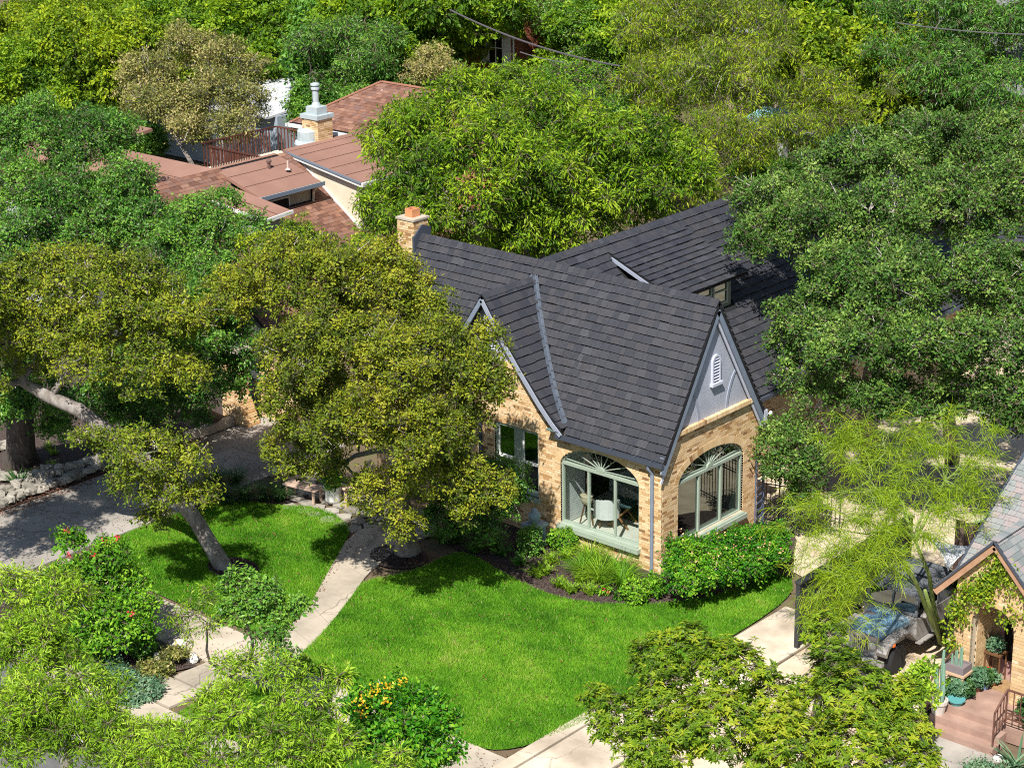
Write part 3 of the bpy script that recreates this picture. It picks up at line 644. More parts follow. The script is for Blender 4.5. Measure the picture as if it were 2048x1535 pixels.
q = MB(); q.lathe((.18, 4.72, 3.22), [(.02, 0), (.05, .03), (.045, .10), (.02, .12)], 10); q.beam((0.05, 4.5, 3.28), (.18, 4.72, 3.28), .02, .02); q.build('flood_lamp', M_WHITE, H)
# end chimney
ch = bpy.data.objects.new('chimney', None); link(ch, H)
cb = []
for fr, L_ in ((Fr((-11.3, 1.92, 0), (1, 0, 0), (0, -1, 0)), .66), (Fr((-10.64, 1.92, 0), (0, 1, 0), (1, 0, 0)), .6), (Fr((-11.3, 2.52, 0), (0, -1, 0), (-1, 0, 0)), .6), (Fr((-10.64, 2.52, 0), (-1, 0, 0), (0, 1, 0)), .66)):
    q, _ = brick_list(fr, 0, L_, 3.0, 7.55, rg); cb += q
q = MB(); q.box((-11.29, 1.93, 0), (-10.65, 2.51, 7.56)); q.build('chimney_core', M_MORTAR, ch)
lay_pieces([c for c in cb if c[0][2] > 6.4], 'brick', 'brickwork', (M_BRICK, M_BRICKJ), ch, 200)
q = MB(); q.box((-11.34, 1.88, 7.56), (-10.60, 2.56, 7.62)); q.build('chimney_crown', M_CONC, ch)
q = MB()
for lo, hi in (((-11.12, 2.06, 7.62), (-10.82, 2.10, 7.86)), ((-11.12, 2.34, 7.62), (-10.82, 2.38, 7.86)), ((-11.12, 2.10, 7.62), (-11.08, 2.34, 7.86)), ((-10.86, 2.10, 7.62), (-10.82, 2.34, 7.86))): q.box(lo, hi)
q.build('flue', M_TERRA, ch)
q = MB(); q.prism([(-10.66, 1.86, zmain(1.86)+.02), (-10.66, 2.58, zmain(2.58)+.02), (-10.66, 2.58, 7.30), (-10.66, 2.22, 7.42), (-10.66, 1.86, 7.1)], (.08, 0, 0)); q.build('flashing', M_GUT, ch)

# ------------------------------------------------------------------ foliage
def leaves(P, A, Nn, L, W, tint):
    """rhombus leaves: P base, A axis, Nn normal"""
    Sd = np.cross(A, Nn); Sd /= np.linalg.norm(Sd, axis=1, keepdims=True)+1e-9
    L = L[:, None]; W = W[:, None]
    v = np.empty((len(P), 4, 3), np.float32)
    v[:, 0] = P; v[:, 1] = P+A*L*.45+Sd*W*.5+Nn*L*.05; v[:, 2] = P+A*L-Nn*L*.12; v[:, 3] = P+A*L*.45-Sd*W*.5+Nn*L*.05
    return v.reshape(-1, 3), np.arange(len(P)*4, dtype=np.int32).reshape(-1, 4), tint
def unit(a): return a/(np.linalg.norm(a, axis=-1, keepdims=True)+1e-9)
def clump_points(blobs, sp, rs, lower=.45, shell=.70, noise=.16, lump=.9):
    out = []; own = []
    src = [(b, i) for i, b in enumerate(blobs)]; big = []
    for b, i in src:      # break each mass into billowing lobes
        q = b[4] if len(b) > 4 else .8
        if b[3] < lump: big.append((b, i)); continue
        n = 9+int(b[3]*3)
        for k in range(n):
            if rs.random() < .15: continue
            g = (k+.5)/n; zz = 1-1.75*g; an = k*2.39996+rs.random()*.5; rr_ = math.sqrt(max(0, 1-zz*zz)); f = .42+.36*rs.random(); r_ = b[3]*(.28+.22*rs.random())
            big.append(((b[0]+rr_*math.cos(an)*b[3]*f, b[1]+rr_*math.sin(an)*b[3]*f, b[2]+zz*b[3]*q*f, r_, .75), i))
    owner = [i for b, i in big]; blobs = [b for b, i in big]
    Bc = np.array([b[:3] for b in blobs], float); Br = np.array([b[3] for b in blobs], float); Bq = np.array([b[4] if len(b) > 4 else .8 for b in blobs])
    for i in range(len(blobs)):
        n = max(6, int(4*math.pi*Br[i]**2*(.4+.6*Bq[i])/sp**2))
        d = unit(rs.normal(size=(n, 3))); keep = (d[:, 2] > -.2) | (rs.random(n) < lower); d = d[keep]
        ph = rs.random(6)*6.28
        lump = 1+noise*(np.sin(d[:, 0]*5+ph[0]+d[:, 2]*3)*np.sin(d[:, 1]*6+ph[1])+.6*np.sin(d[:, 0]*11+ph[2])*np.sin(d[:, 1]*12+ph[3]+d[:, 2]*9))
        rf = (shell+(1-shell)*rs.random(len(d))**.6)*lump
        p = Bc[i]+d*np.stack([Br[i]*rf, Br[i]*rf, Br[i]*Bq[i]*rf], 1)
        ok = np.ones(len(p), bool)
        for j in range(len(blobs)):
            if j == i: continue
            q = (p-Bc[j])/np.array([Br[j], Br[j], Br[j]*Bq[j]]); ok &= (np.linalg.norm(q, axis=1) > .66)
        ok &= p[:, 2] > .12
        out.append(np.hstack([p[ok], d[ok]])); own.append(np.full(ok.sum(), owner[i]))
    return np.vstack(out), np.concatenate(own)
STY = {  # leaf length, width, clump radius, leaves per clump, clump spacing, droop, upness, radial
 'oak': (.095, .055, .26, 48, .325, .1, .55, .4), 'olive': (.088, .048, .25, 48, .325, .1, .55, .4),
 'pecan': (.17, .055, .36, 46, .42, .5, .55, .9), 'willow': (.20, .040, .40, 52, .44, .9, .4, .9), 'myrtle': (.11, .06, .30, 42, .37, .1, .5, .4),
 'cedar': (.10, .026, .20, 70, .26, .2, .45, .9), 'whorl': (.105, .038, .20, 26, .235, .05, .6, 1.0), 'bush': (.095, .056, .22, 44, .25, .1, .55, .5),
 'dense': (.075, .045, .15, 46, .15, .1, .5, .5), 'far': (.19, .105, .56, 84, .60, .3, .5, .5)}
CLG = {}
def clump_group(style, lm, dens, sub, tm):
    """node group that sets leafy sprays on the clump points of a crown"""
    key = (style, lm.name, round(dens, 2), round(sub, 2), tm.name)
    if key in CLG: return CLG[key]
    L, W, cr, nl, sp, droop, up, radial = STY[style]; nl = int(nl*dens); cr *= sub
    objs = []
    for v_ in range(4):
        rs = np.random.RandomState(v_*13+len(CLG)); rng = random.Random(v_)
        k = 8 if style == 'whorl' else 0
        if k:      # whorls: rosettes of leaves at the twig ends
            ce = rs.normal(size=(k, 3))*np.array((1, 1, .6)); ce = ce/(np.linalg.norm(ce, axis=1, keepdims=True)+1e-6)*cr*.85; nl_ = 9
            c = np.repeat(ce, nl_, 0); n = len(c); an = np.tile(np.arange(nl_)/nl_*6.283*2.4, k)+rs.random(n)*.3
            A = unit(np.stack([np.cos(an), np.sin(an), .15+.5*rs.random(n)-.2], 1)); P = c+rs.normal(size=(n, 3))*.008
            Nn = unit(np.array((0, 0, 1.))+rs.normal(size=(n, 3))*.25); Nn = unit(Nn-A*np.sum(A*Nn, 1, keepdims=True))
            t = np.clip(.30+rs.normal(size=n)*.18, 0, 1)
        else:
            ends = rs.normal(size=(7, 3))*np.array((1, 1, .6)); ends = ends/(np.linalg.norm(ends, axis=1, keepdims=True)+1e-6)*cr*(.7+.4*rs.random((7, 1)))
            n = nl; e = rs.randint(0, 7, n); f = rs.random(n)**.6
            P = ends[e]*f[:, None]+rs.normal(size=(n, 3))*cr*np.array((.24, .24, .16)); outw = unit(P)
            A = unit(radial*outw+(1-radial*.6)*unit(rs.normal(size=(n, 3)))+np.array((0, 0, -droop)))
            Nn = rs.normal(size=(n, 3))*.5+np.array((0, 0, 1))*up*1.8+outw*.4; Nn = unit(Nn-A*np.sum(A*Nn, 1, keepdims=True))
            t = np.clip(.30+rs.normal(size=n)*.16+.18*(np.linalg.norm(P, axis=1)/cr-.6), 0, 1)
        s = .7+.6*rs.random(n); v, fc, t = leaves(P, A, Nn, L*s, W*s, t)
        tw = MB()
        for q in (ce if k else ends): tw.tube(wig((0, 0, -cr*.2), q*1.05, rng, 2, .12), [.008*sub, .006*sub, .003], 3, cap=False)
        nv = len(v); V = np.vstack([v, np.array(tw.v)]); F = [tuple(r) for r in fc.tolist()]+[tuple(i+nv for i in r) for r in tw.f]
        me = bpy.data.meshes.new('spray'); me.from_pydata(V.tolist(), [], F); me.materials.append(lm); me.materials.append(tm)
        me.polygons.foreach_set('material_index', np.array([0]*len(fc)+[1]*len(tw.f), np.int32))
        a = me.attributes.new('tint', 'FLOAT', 'FACE'); a.data.foreach_set('value', np.concatenate([t, np.full(len(tw.f), .5)]).astype(np.float32)); me.update()
        objs.append(bpy.data.objects.new('spray', me))
    ng = bpy.data.node_groups.new('sprays', 'GeometryNodeTree'); ng.interface.new_socket('Geometry', in_out='INPUT', socket_type='NodeSocketGeometry'); ng.interface.new_socket('Geometry', in_out='OUTPUT', socket_type='NodeSocketGeometry')
    N = ng.nodes; l = ng.links; gi = N.new('NodeGroupInput'); go = N.new('NodeGroupOutput'); ip = N.new('GeometryNodeInstanceOnPoints'); jn = N.new('GeometryNodeJoinGeometry')
    for o in objs: oi = N.new('GeometryNodeObjectInfo'); oi.inputs['Object'].default_value = o; oi.inputs['As Instance'].default_value = True; l.new(oi.outputs['Geometry'], jn.inputs[0])
    def attr(nm, ty): q = N.new('GeometryNodeInputNamedAttribute'); q.data_type = ty; q.inputs[0].default_value = nm; return q.outputs[0]
    e2r = N.new('FunctionNodeEulerToRotation'); l.new(attr('rot', 'FLOAT_VECTOR'), e2r.inputs[0]); l.new(e2r.outputs[0], ip.inputs['Rotation'])
    l.new(gi.outputs[0], ip.inputs['Points']); l.new(jn.outputs[0], ip.inputs['Instance']); ip.inputs['Pick Instance'].default_value = True
    l.new(attr('pick', 'INT'), ip.inputs['Instance Index']); l.new(attr('scl', 'FLOAT'), ip.inputs['Scale']); l.new(ip.outputs[0], go.inputs[0])
    CLG[key] = ng; return ng
def crown_mesh(name, blobs, style, lm, parent, seed, dens=1.0, sub=1.0, tshift=0.0, lower=.45, shell=.48, noise=.2, tm=None, sparse=1.0):
    L, W, cr, nl, sp, droop, up, radial = STY[style]
    rs = np.random.RandomState(seed); cp, own = clump_points(blobs, sp*sub*sparse, rs, lower, shell, noise); K = len(cp)
    off = np.array(world_of(parent)); me = bpy.data.meshes.new(name); me.vertices.add(K); me.vertices.foreach_set('co', (cp[:, :3]-off).astype(np.float32).ravel()); me.update()
    d = cp[:, 3:]*.55+np.array((0, 0, .75)); d = unit(d+rs.normal(size=d.shape)*.18); rot = np.zeros((K, 3), np.float32)
    for i in range(K): rot[i] = (Matrix.Rotation(0, 3, 'Z') @ (Vector(d[i]).to_track_quat('Z', 'Y').to_matrix() @ Matrix.Rotation(rs.random()*6.28, 3, 'Z'))).to_euler()
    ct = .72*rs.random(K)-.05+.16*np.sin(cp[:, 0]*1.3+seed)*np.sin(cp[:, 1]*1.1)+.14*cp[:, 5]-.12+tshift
    for nm, ty, val in (('rot', 'FLOAT_VECTOR', rot.ravel()), ('scl', 'FLOAT', (.75+.5*rs.random(K)).astype(np.float32)), ('ctint', 'FLOAT', ct.astype(np.float32)), ('pick', 'INT', rs.randint(0, 4, K).astype(np.int32))):
        a = me.attributes.new(nm, ty, 'POINT'); a.data.foreach_set('vector' if ty == 'FLOAT_VECTOR' else 'value', val)
    me.materials.append(lm); o = bpy.data.objects.new(name, me); link(o, parent); o['kind'] = 'stuff'
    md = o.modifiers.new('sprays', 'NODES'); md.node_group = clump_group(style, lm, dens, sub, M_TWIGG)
    return o, cp, own
def wig(a, b, rng, k=3, amt=.08):
    a = np.array(a, float); b = np.array(b, float); L = np.linalg.norm(b-a); pts = [a]
    for i in range(1, k): pts.append(a+(b-a)*i/k+np.array([rng.uniform(-1, 1) for _ in range(3)])*L*amt)
    return pts+[b]
def limbs_mesh(trunk, tr, blobs, cp, own, rng, bm, tm, parent, twigs=.5, lr=.35, twr=.018, tw_out=1.05):
    """trunk path with radii, a limb to each leaf mass, twigs out to the leaf clumps"""
    mb = MB(); mb.tube(trunk, tr, 10, cap=False); mb.build('trunk', bm, parent, smooth=True)
    tp = [np.array(p, float) for p in trunk]; lb = MB(); tw = MB()
    nodes = [(p, r) for p, r in zip(tp[len(tp)//2:], tr[len(tr)//2:])]
    order = sorted(range(len(blobs)), key=lambda i: np.linalg.norm(np.array(blobs[i][:3])-tp[-1]))
    for i in order:
        c = np.array(blobs[i][:3], float)-np.array((0, 0, blobs[i][3]*.25))
        a, ra = min(nodes, key=lambda q: np.linalg.norm(q[0]-c)*(1+.2*(q[0][2] > c[2])))
        r0 = min(ra*.7, .05+blobs[i][3]*.055*(lr/.35)); path = wig(a, c, rng, 4, .07)
        lb.tube(path, [r0*(1-.14*k) for k in range(5)], 6, cap=False)
        nodes += [(p, r0*(1-.14*k)) for k, p in enumerate(path) if k]
        idx = np.where(own == i)[0]
        if len(idx) == 0: continue
        hubs = []
        for h in idx[np.linspace(0, len(idx)-1, min(len(idx), 9)).astype(int)]:
            hp = c+(cp[h, :3]-c)*.6; pth = wig(path[-1] if rng.random() < .6 else path[-2], hp, rng, 3, .1)
            lb.tube(pth, [r0*.42, r0*.34, r0*.28, r0*.2], 4, cap=False); hubs += pth[1:]
        hubs = np.array(hubs)
        for h in idx:
            if rng.random() > twigs*.34: continue
            q = cp[h, :3]; b = hubs[np.argmin(np.linalg.norm(hubs-q, axis=1))]
            e = b+(q-b)*rng.uniform(.8, 1.1)*tw_out; p3 = wig(b, e, rng, 2, .12)
            tw.tube(p3, [twr, twr*.75, twr*.4], 3, cap=False)
            if rng.random() < .6:
                e2 = p3[1]+(e-p3[1])*.8+np.array([rng.uniform(-.25, .25) for _ in range(3)]); tw.tube([p3[1], e2], [twr*.6, twr*.3], 3, cap=False)
    if lb.v: lb.build('limbs', bm, parent, smooth=True)['kind'] = 'stuff'
    if tw.v: tw.build('twigs', tm, parent)['kind'] = 'stuff'
def tree(name, label, cat, base, blobs, style, lm, seed, trunk=None, tr=None, group=None, bm=None, tm=None, twigs=.5, trunks=None, twr=.018, tw_out=1.05, **k):
    root = thing(name, label, cat, base, group=group); rng = random.Random(seed)
    o, cp, own = crown_mesh('crown', blobs, style, lm, root, seed, tm=tm, **k)
    if trunk is None:
        top = np.array(min(blobs, key=lambda b: (b[0]-base[0])**2+(b[1]-base[1])**2)[:3])*1.0; top[2] *= .8
        trunk = [base]+wig(base, top, rng, 3, .04)[1:]
    if tr is None: r = .16+.02*max(b[3] for b in blobs); tr = [r*1.3]+[r*(1-.2*i) for i in range(1, len(trunk))]
    limbs_mesh(trunk, tr, blobs, cp, own, rng, bm or M_BARK, tm or M_TWIG, root, twigs, twr=twr, tw_out=tw_out)
    if trunks:
        for tpth, trr in trunks: mb = MB(); mb.tube(tpth, trr, 8, cap=False); mb.build('trunk', bm or M_BARK, root, smooth=True)
    return root

# the oak in the middle, beside the front walk
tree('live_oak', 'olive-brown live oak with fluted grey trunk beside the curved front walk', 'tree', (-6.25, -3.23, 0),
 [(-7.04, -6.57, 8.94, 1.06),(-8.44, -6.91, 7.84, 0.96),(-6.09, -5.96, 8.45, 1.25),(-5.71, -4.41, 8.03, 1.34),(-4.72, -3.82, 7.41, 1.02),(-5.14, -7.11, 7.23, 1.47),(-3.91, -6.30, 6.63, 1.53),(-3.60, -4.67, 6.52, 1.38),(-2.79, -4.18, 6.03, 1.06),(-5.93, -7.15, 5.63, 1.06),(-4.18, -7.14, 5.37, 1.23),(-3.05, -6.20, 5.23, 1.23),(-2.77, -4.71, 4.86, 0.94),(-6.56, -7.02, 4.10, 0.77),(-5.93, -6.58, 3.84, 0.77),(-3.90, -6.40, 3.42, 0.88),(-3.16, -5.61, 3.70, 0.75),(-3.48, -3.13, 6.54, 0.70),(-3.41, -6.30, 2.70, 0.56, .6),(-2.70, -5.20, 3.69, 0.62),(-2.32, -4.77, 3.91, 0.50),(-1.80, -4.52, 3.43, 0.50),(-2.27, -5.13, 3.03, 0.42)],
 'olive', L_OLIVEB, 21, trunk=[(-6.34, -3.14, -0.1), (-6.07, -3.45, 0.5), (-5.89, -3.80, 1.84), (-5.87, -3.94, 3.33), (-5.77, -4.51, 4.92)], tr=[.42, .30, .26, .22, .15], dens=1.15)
tree('glossy_shrub_tree', 'dark green small tree shading the sash window', 'tree', (-5.39, -1.22, 0),
 [(-4.00, -3.26, 2.74, 0.79),(-3.49, -2.45, 2.61, 0.79),(-3.40, -2.27, 2.22, 0.50),(-4.42, -3.43, 1.68, 0.73),(-3.72, -2.81, 1.66, 0.73),(-5.30, -2.82, 3.12, 0.80)],
 'bush', L_DARK, 22, dens=.8, bm=M_BARKD)
# leaning oak
tree('leaning_oak', 'leaning oak with long bare mottled trunk rising from a mulch ring', 'tree', (-9.38, -7.17, 0),
 [(-8.49, -9.95, 4.51, 0.88),(-8.05, -9.30, 4.16, 0.78),(-8.62, -10.39, 3.81, 0.72),(-8.22, -9.79, 3.45, 0.63),(-7.73, -9.17, 3.24, 0.51),(-9.56, -10.21, 4.47, 0.63),(-8.79, -9.74, 2.53, 0.46),(-13.26, -9.70, 8.01, 1.17),(-12.19, -8.76, 7.99, 1.30),(-11.50, -7.52, 7.82, 1.12),(-12.13, -9.86, 7.05, 1.09),(-10.94, -8.87, 6.90, 1.22),(-10.31, -7.57, 6.97, 1.04),(-12.82, -10.64, 6.70, 0.64),(-10.85, -9.82, 6.22, 0.77),(-10.15, -8.63, 5.92, 0.84),(-9.75, -7.65, 5.74, 0.65),(-13.94, -5.56, 6.04, 1.12),(-13.43, -7.94, 6.05, 1.08),(-13.24, -9.97, 5.89, 0.79),(-13.07, -11.93, 5.91, 1.02),(-13.29, -13.55, 5.91, 1.12),(-14.53, -4.17, 4.07, 0.87),(-14.66, -10.12, 6.75, 1.06),(-9.76, -10.96, 4.78, 0.44),(-13.02, -11.74, 7.74, 1.14),(-13.24, -13.01, 6.96, 1.12),(-13.94, -11.46, 8.56, 1.15),(-13.29, -13.77, 8.44, 1.23),(-12.70, -13.09, 5.78, 0.75)],
 'olive', L_OLIVE, 23, trunk=[(-9.38, -7.06, -0.1), (-9.61, -7.20, 0.43), (-9.99, -7.42, 1.28), (-10.39, -7.78, 2.17), (-10.95, -8.26, 3.11), (-11.71, -8.83, 3.92), (-12.27, -9.31, 4.55), (-12.77, -9.86, 4.96), (-13.27, -10.24, 5.37), (-13.49, -10.35, 6.15), (-13.59, -10.44, 7.04)],
 tr=[.26, .23, .21, .20, .20, .19, .19, .17, .14, .11, .08], dens=1.0, tshift=.06,
 trunks=[([(-12.72, -9.82, 4.92), (-12.51, -9.57, 5.36), (-12.34, -9.37, 5.78), (-11.82, -8.99, 6.20), (-11.36, -8.55, 6.87)], [.10, .085, .07, .06, .04])])
# bigger trees on the left, nearest first
tree('shade_tree', 'thick dark trunk in the rocky bed at the left edge', 'tree', (-20.21, -5.94, 0),
 [(-17.07, -8.17, 3.39, 1.00),(-16.35, -7.47, 3.51, 0.85),(-17.90, -8.27, 4.75, 1.28),(-17.75, -6.87, 4.41, 0.87),(-16.35, -7.23, 2.53, 0.50, .6)], 'oak', L_DARK, 24,
 trunk=[(-20.32, -5.87, -0.1), (-19.98, -6.04, 0.5), (-19.56, -6.24, 1.64), (-19.05, -6.51, 3.11), (-18.51, -6.84, 4.40)], tr=[.62, .46, .42, .38, .3], bm=M_BARKD)
tree('understory_tree', 'dark glossy tree shading the brick gate pillar', 'tree', (-18.19, 0.36, 0),
 [(-13.27, -3.57, 5.99, 1.21),(-13.35, -4.15, 4.92, 1.07),(-12.97, -3.18, 4.75, 0.86),(-14.53, -4.17, 4.07, 1.01),(-13.12, -3.69, 3.94, 0.65),(-15.56, -5.20, 3.82, 0.87),(-15.26, -4.08, 2.65, 0.89),(-15.97, -4.83, 2.38, 0.74),(-12.80, -2.85, 3.63, 0.65),(-16.34, -5.59, 2.98, 0.66)], 'oak', L_DARK, 25, bm=M_BARKD)
tree('cherry_laurel', 'large blue-green tree crown in front of the brown-roofed house', 'tree', (-26.96, 1.22, 0),
 [(-28.24, 1.17, 8.12, 1.55),(-26.12, 1.42, 7.67, 1.61),(-26.17, 2.99, 8.08, 1.12),(-26.54, -0.85, 6.66, 1.68),(-24.27, -0.30, 6.55, 1.81),(-22.97, 0.98, 6.84, 1.40),(-21.42, 0.47, 5.84, 1.46),(-22.70, -0.80, 5.56, 1.46),(-24.17, -2.08, 5.59, 1.46),(-29.14, 0.08, 7.50, 1.38)], 'oak', L_DARK, 26, sub=1.15, tshift=.06)
tree('young_elm', 'mid green tree with upright shoots below the low brown roofs', 'tree', (-26.79, 7.33, 0),
 [(-19.63, 0.90, 6.37, 0.99),(-19.01, 1.65, 6.81, 0.80),(-18.02, 0.73, 6.02, 1.18),(-17.38, 1.44, 6.30, 0.79),(-19.14, -0.39, 5.75, 1.10),(-17.43, -0.44, 5.41, 0.93)], 'oak', L_DARK, 27, sub=1.1, tshift=.14)
tree('live_oak', 'yellowish oak crown between the chimney and the brown shingles', 'tree', (-17.46, 4.13, 0),
 [(-11.81, -1.53, 7.56, 0.85),(-11.36, -2.74, 7.17, 0.70),(-11.04, -1.12, 7.01, 0.78),(-12.60, -2.36, 7.31, 0.71),(-11.16, 0.19, 6.99, 0.61),(-9.80, -1.55, 6.74, 0.84)], 'olive', L_WILLOW, 28, sub=1.05, tshift=-.1)
tree('understory_shrubs', 'dark shrubbery filling the rocky bed beneath the leaning limb', 'shrub', (-18.61, -2.18, 0),
 [(-18.26, -4.21, 2.00, 0.69),(-17.86, -3.43, 1.38, 0.69),(-17.21, -2.77, 1.59, 0.77),(-16.94, -1.80, 1.62, 0.70),(-16.57, -1.27, 2.05, 0.65),(-18.83, -4.71, 2.01, 0.61),(-18.78, -3.21, 2.10, 0.78),(-18.03, -1.85, 2.05, 0.78),(-18.22, -5.76, 1.65, 0.42),(-15.48, -2.63, 1.62, 0.30)], 'bush', L_DARK, 29, sub=1.15, dens=.9, tshift=-.02, bm=M_BARKD, tm=M_BARKD, tr=[.08, .07, .06, .05])
# pecan behind the house
tree('pecan_tree', 'large bright green pecan rising behind the dark roof', 'tree', (-20.46, 19.01, 0),
 [(-17.15, 8.05, 7.87, 1.59),(-16.82, 10.18, 8.75, 1.53),(-16.30, 12.17, 9.00, 1.47),(-15.45, 7.94, 7.45, 1.65),(-14.23, 9.31, 8.04, 1.81),(-13.64, 11.43, 8.42, 1.84),(-12.33, 12.20, 7.61, 1.84),(-11.68, 14.08, 7.36, 1.70),(-12.14, 9.40, 7.32, 1.62),(-13.44, 7.90, 6.58, 1.46),(-14.84, 6.53, 6.31, 1.30),(-16.33, 6.66, 6.38, 1.16),(-16.41, 6.23, 5.61, 0.82),(-12.75, 9.58, 5.84, 1.16),(-11.62, 10.79, 6.28, 1.32),(-10.92, 12.85, 6.32, 1.26),(-10.38, 14.91, 6.69, 1.19),(-15.27, 8.37, 5.00, 0.84),(-13.29, 8.67, 4.93, 0.91),(-12.09, 9.80, 5.05, 0.91),(-11.56, 11.77, 5.24, 0.84),(-10.83, 13.84, 5.27, 0.77)], 'pecan', L_PECAN, 31, sub=1.1, dens=1.1)
tree('willowy_tree', 'tall drooping yellow-green tree over the teal roof', 'tree', (-22.33, 36.18, 0),
 [(-22.78, 30.14, 8.18, 2.37),(-20.93, 31.95, 8.54, 2.58),(-18.82, 32.28, 8.27, 1.59),(-21.51, 27.47, 6.15, 2.10),(-19.08, 28.37, 6.50, 2.49),(-16.69, 29.24, 6.85, 2.25),(-14.87, 30.56, 6.23, 1.44),(-15.97, 26.16, 4.99, 2.20),(-17.48, 24.84, 5.02, 1.60),(-14.36, 27.66, 5.14, 1.60),(-13.75, 29.96, 5.85, 1.42),(-12.95, 32.43, 6.57, 0.74),(-15.65, 23.05, 3.80, 1.17)], 'willow', L_WILLOW, 32, sub=1.25, dens=.8, sparse=1.12)
tree('broadleaf_tree', 'dark broad-leaved tree at the top right corner', 'tree', (-16.61, 46.87, 0),
 [(-13.61, 38.28, 8.18, 2.58),(-11.15, 39.00, 8.11, 2.12),(-16.35, 38.73, 8.30, 1.98),(-11.68, 35.05, 6.73, 1.87),(-9.36, 35.48, 6.30, 1.84),(-13.52, 34.94, 6.96, 1.47),(-16.83, 37.92, 7.48, 1.10),(-14.78, 34.16, 7.68, 0.84),(-7.25, 33.81, 4.80, 1.40)], 'pecan', L_DARK, 33, sub=1.25, dens=.9, tshift=.05, sparse=1.1)
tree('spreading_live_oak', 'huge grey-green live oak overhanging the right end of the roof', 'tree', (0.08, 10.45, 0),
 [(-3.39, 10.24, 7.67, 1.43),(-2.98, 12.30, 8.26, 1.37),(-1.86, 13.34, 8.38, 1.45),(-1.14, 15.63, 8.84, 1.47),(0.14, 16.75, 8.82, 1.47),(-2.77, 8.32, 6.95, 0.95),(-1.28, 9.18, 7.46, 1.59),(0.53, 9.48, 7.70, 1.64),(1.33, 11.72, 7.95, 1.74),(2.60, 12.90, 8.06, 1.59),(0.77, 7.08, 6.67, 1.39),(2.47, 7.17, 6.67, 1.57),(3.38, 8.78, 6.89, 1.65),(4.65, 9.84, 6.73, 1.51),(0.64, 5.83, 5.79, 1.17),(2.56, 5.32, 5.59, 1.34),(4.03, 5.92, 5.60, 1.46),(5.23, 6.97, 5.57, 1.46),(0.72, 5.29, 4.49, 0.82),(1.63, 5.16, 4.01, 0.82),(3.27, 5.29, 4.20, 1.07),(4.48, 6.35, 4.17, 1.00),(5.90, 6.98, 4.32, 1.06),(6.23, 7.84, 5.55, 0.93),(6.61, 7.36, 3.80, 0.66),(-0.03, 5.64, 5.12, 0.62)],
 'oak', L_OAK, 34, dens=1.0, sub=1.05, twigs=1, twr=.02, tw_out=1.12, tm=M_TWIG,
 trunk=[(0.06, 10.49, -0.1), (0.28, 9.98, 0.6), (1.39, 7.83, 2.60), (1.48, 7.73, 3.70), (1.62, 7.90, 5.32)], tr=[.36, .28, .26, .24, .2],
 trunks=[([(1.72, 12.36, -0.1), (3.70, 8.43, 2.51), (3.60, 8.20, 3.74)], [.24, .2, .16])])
tree('live_oak', 'small live oak beside the iron gate at the house corner', 'tree', (-0.31, 7.1, 0),
 [(1.07, 4.13, 2.87, 0.75),(1.79, 4.02, 2.78, 0.65),(1.46, 3.56, 2.41, 0.68),(2.03, 3.93, 2.15, 0.54),(0.81, 3.91, 2.58, 0.52),(0.93, 4.81, 3.07, 0.41),(1.58, 3.92, 1.45, 0.41)], 'oak', L_OAK, 35, sub=.95)
# the trees along the top
tree('crepe_myrtle', 'brown-tinged crepe myrtle with bare grey stems behind the low roof', 'tree', (-39.15, 18.53, 0),
 [(-42.20, 17.54, 5.97, 1.69),(-41.81, 19.61, 6.62, 1.82),(-39.58, 20.03, 6.34, 1.69),(-38.40, 17.75, 5.26, 1.76),(-40.00, 16.24, 5.09, 1.54),(-37.03, 18.85, 5.03, 1.21),(-35.94, 16.69, 4.43, 1.07),(-37.40, 15.42, 4.46, 1.07),(-41.72, 16.25, 5.33, 0.89)], 'myrtle', L_MYRTLE, 41, sub=1.15, twigs=1, tm=M_TWIG, sparse=1.15, twr=.03, tw_out=1.15,
 trunk=[(-38.81, 18.23, 0), (-36.07, 15.82, 2.81), (-37.22, 16.59, 3.61), (-38.38, 17.37, 4.44)], tr=[.16, .13, .11, .08],
 trunks=[([(-38.53, 18.44, 0), (-35.55, 16.27, 2.80), (-36.28, 17.51, 3.80)], [.14, .11, .08]), ([(-39.53, 17.67, 0), (-36.84, 15.24, 3.03), (-38.45, 15.70, 4.05)], [.13, .10, .08])])
tree('hackberry_tree', 'sparse tree in front of the bright white roof', 'tree', (-42.81, 26.89, 0),
 [(-40.75, 26.06, 6.27, 1.31),(-39.60, 27.28, 6.69, 1.43),(-37.03, 26.35, 5.91, 1.28),(-34.90, 23.54, 4.97, 0.79),(-37.81, 23.83, 5.04, 0.69),(-38.12, 28.47, 6.44, 1.19),(-38.53, 26.15, 5.31, 0.82)], 'pecan', L_DARK, 42, sub=1.2, tshift=.1, dens=.75, sparse=1.15, twigs=.8, bm=M_BARKD)
tree('seeding_tree', 'tan-brown tree covered in seed heads beside the brick chimney house', 'tree', (-43.03, 36.86, 0),
 [(-35.63, 28.91, 5.69, 1.18),(-33.46, 27.95, 5.60, 0.83),(-34.62, 26.83, 5.41, 0.69)], 'myrtle', L_MYRTLE, 43, sub=1.1, tshift=.15)
tree('young_ash', 'bright green bushy tree in front of the red brick wall', 'tree', (-34.28, 37.53, 0),
 [(-25.56, 26.75, 6.22, 1.29),(-23.48, 25.56, 5.80, 1.16),(-24.43, 24.73, 5.82, 0.94),(-24.47, 27.79, 6.40, 0.75)], 'bush', L_BUSH, 44, sub=1.9, dens=.9, tshift=-.1)
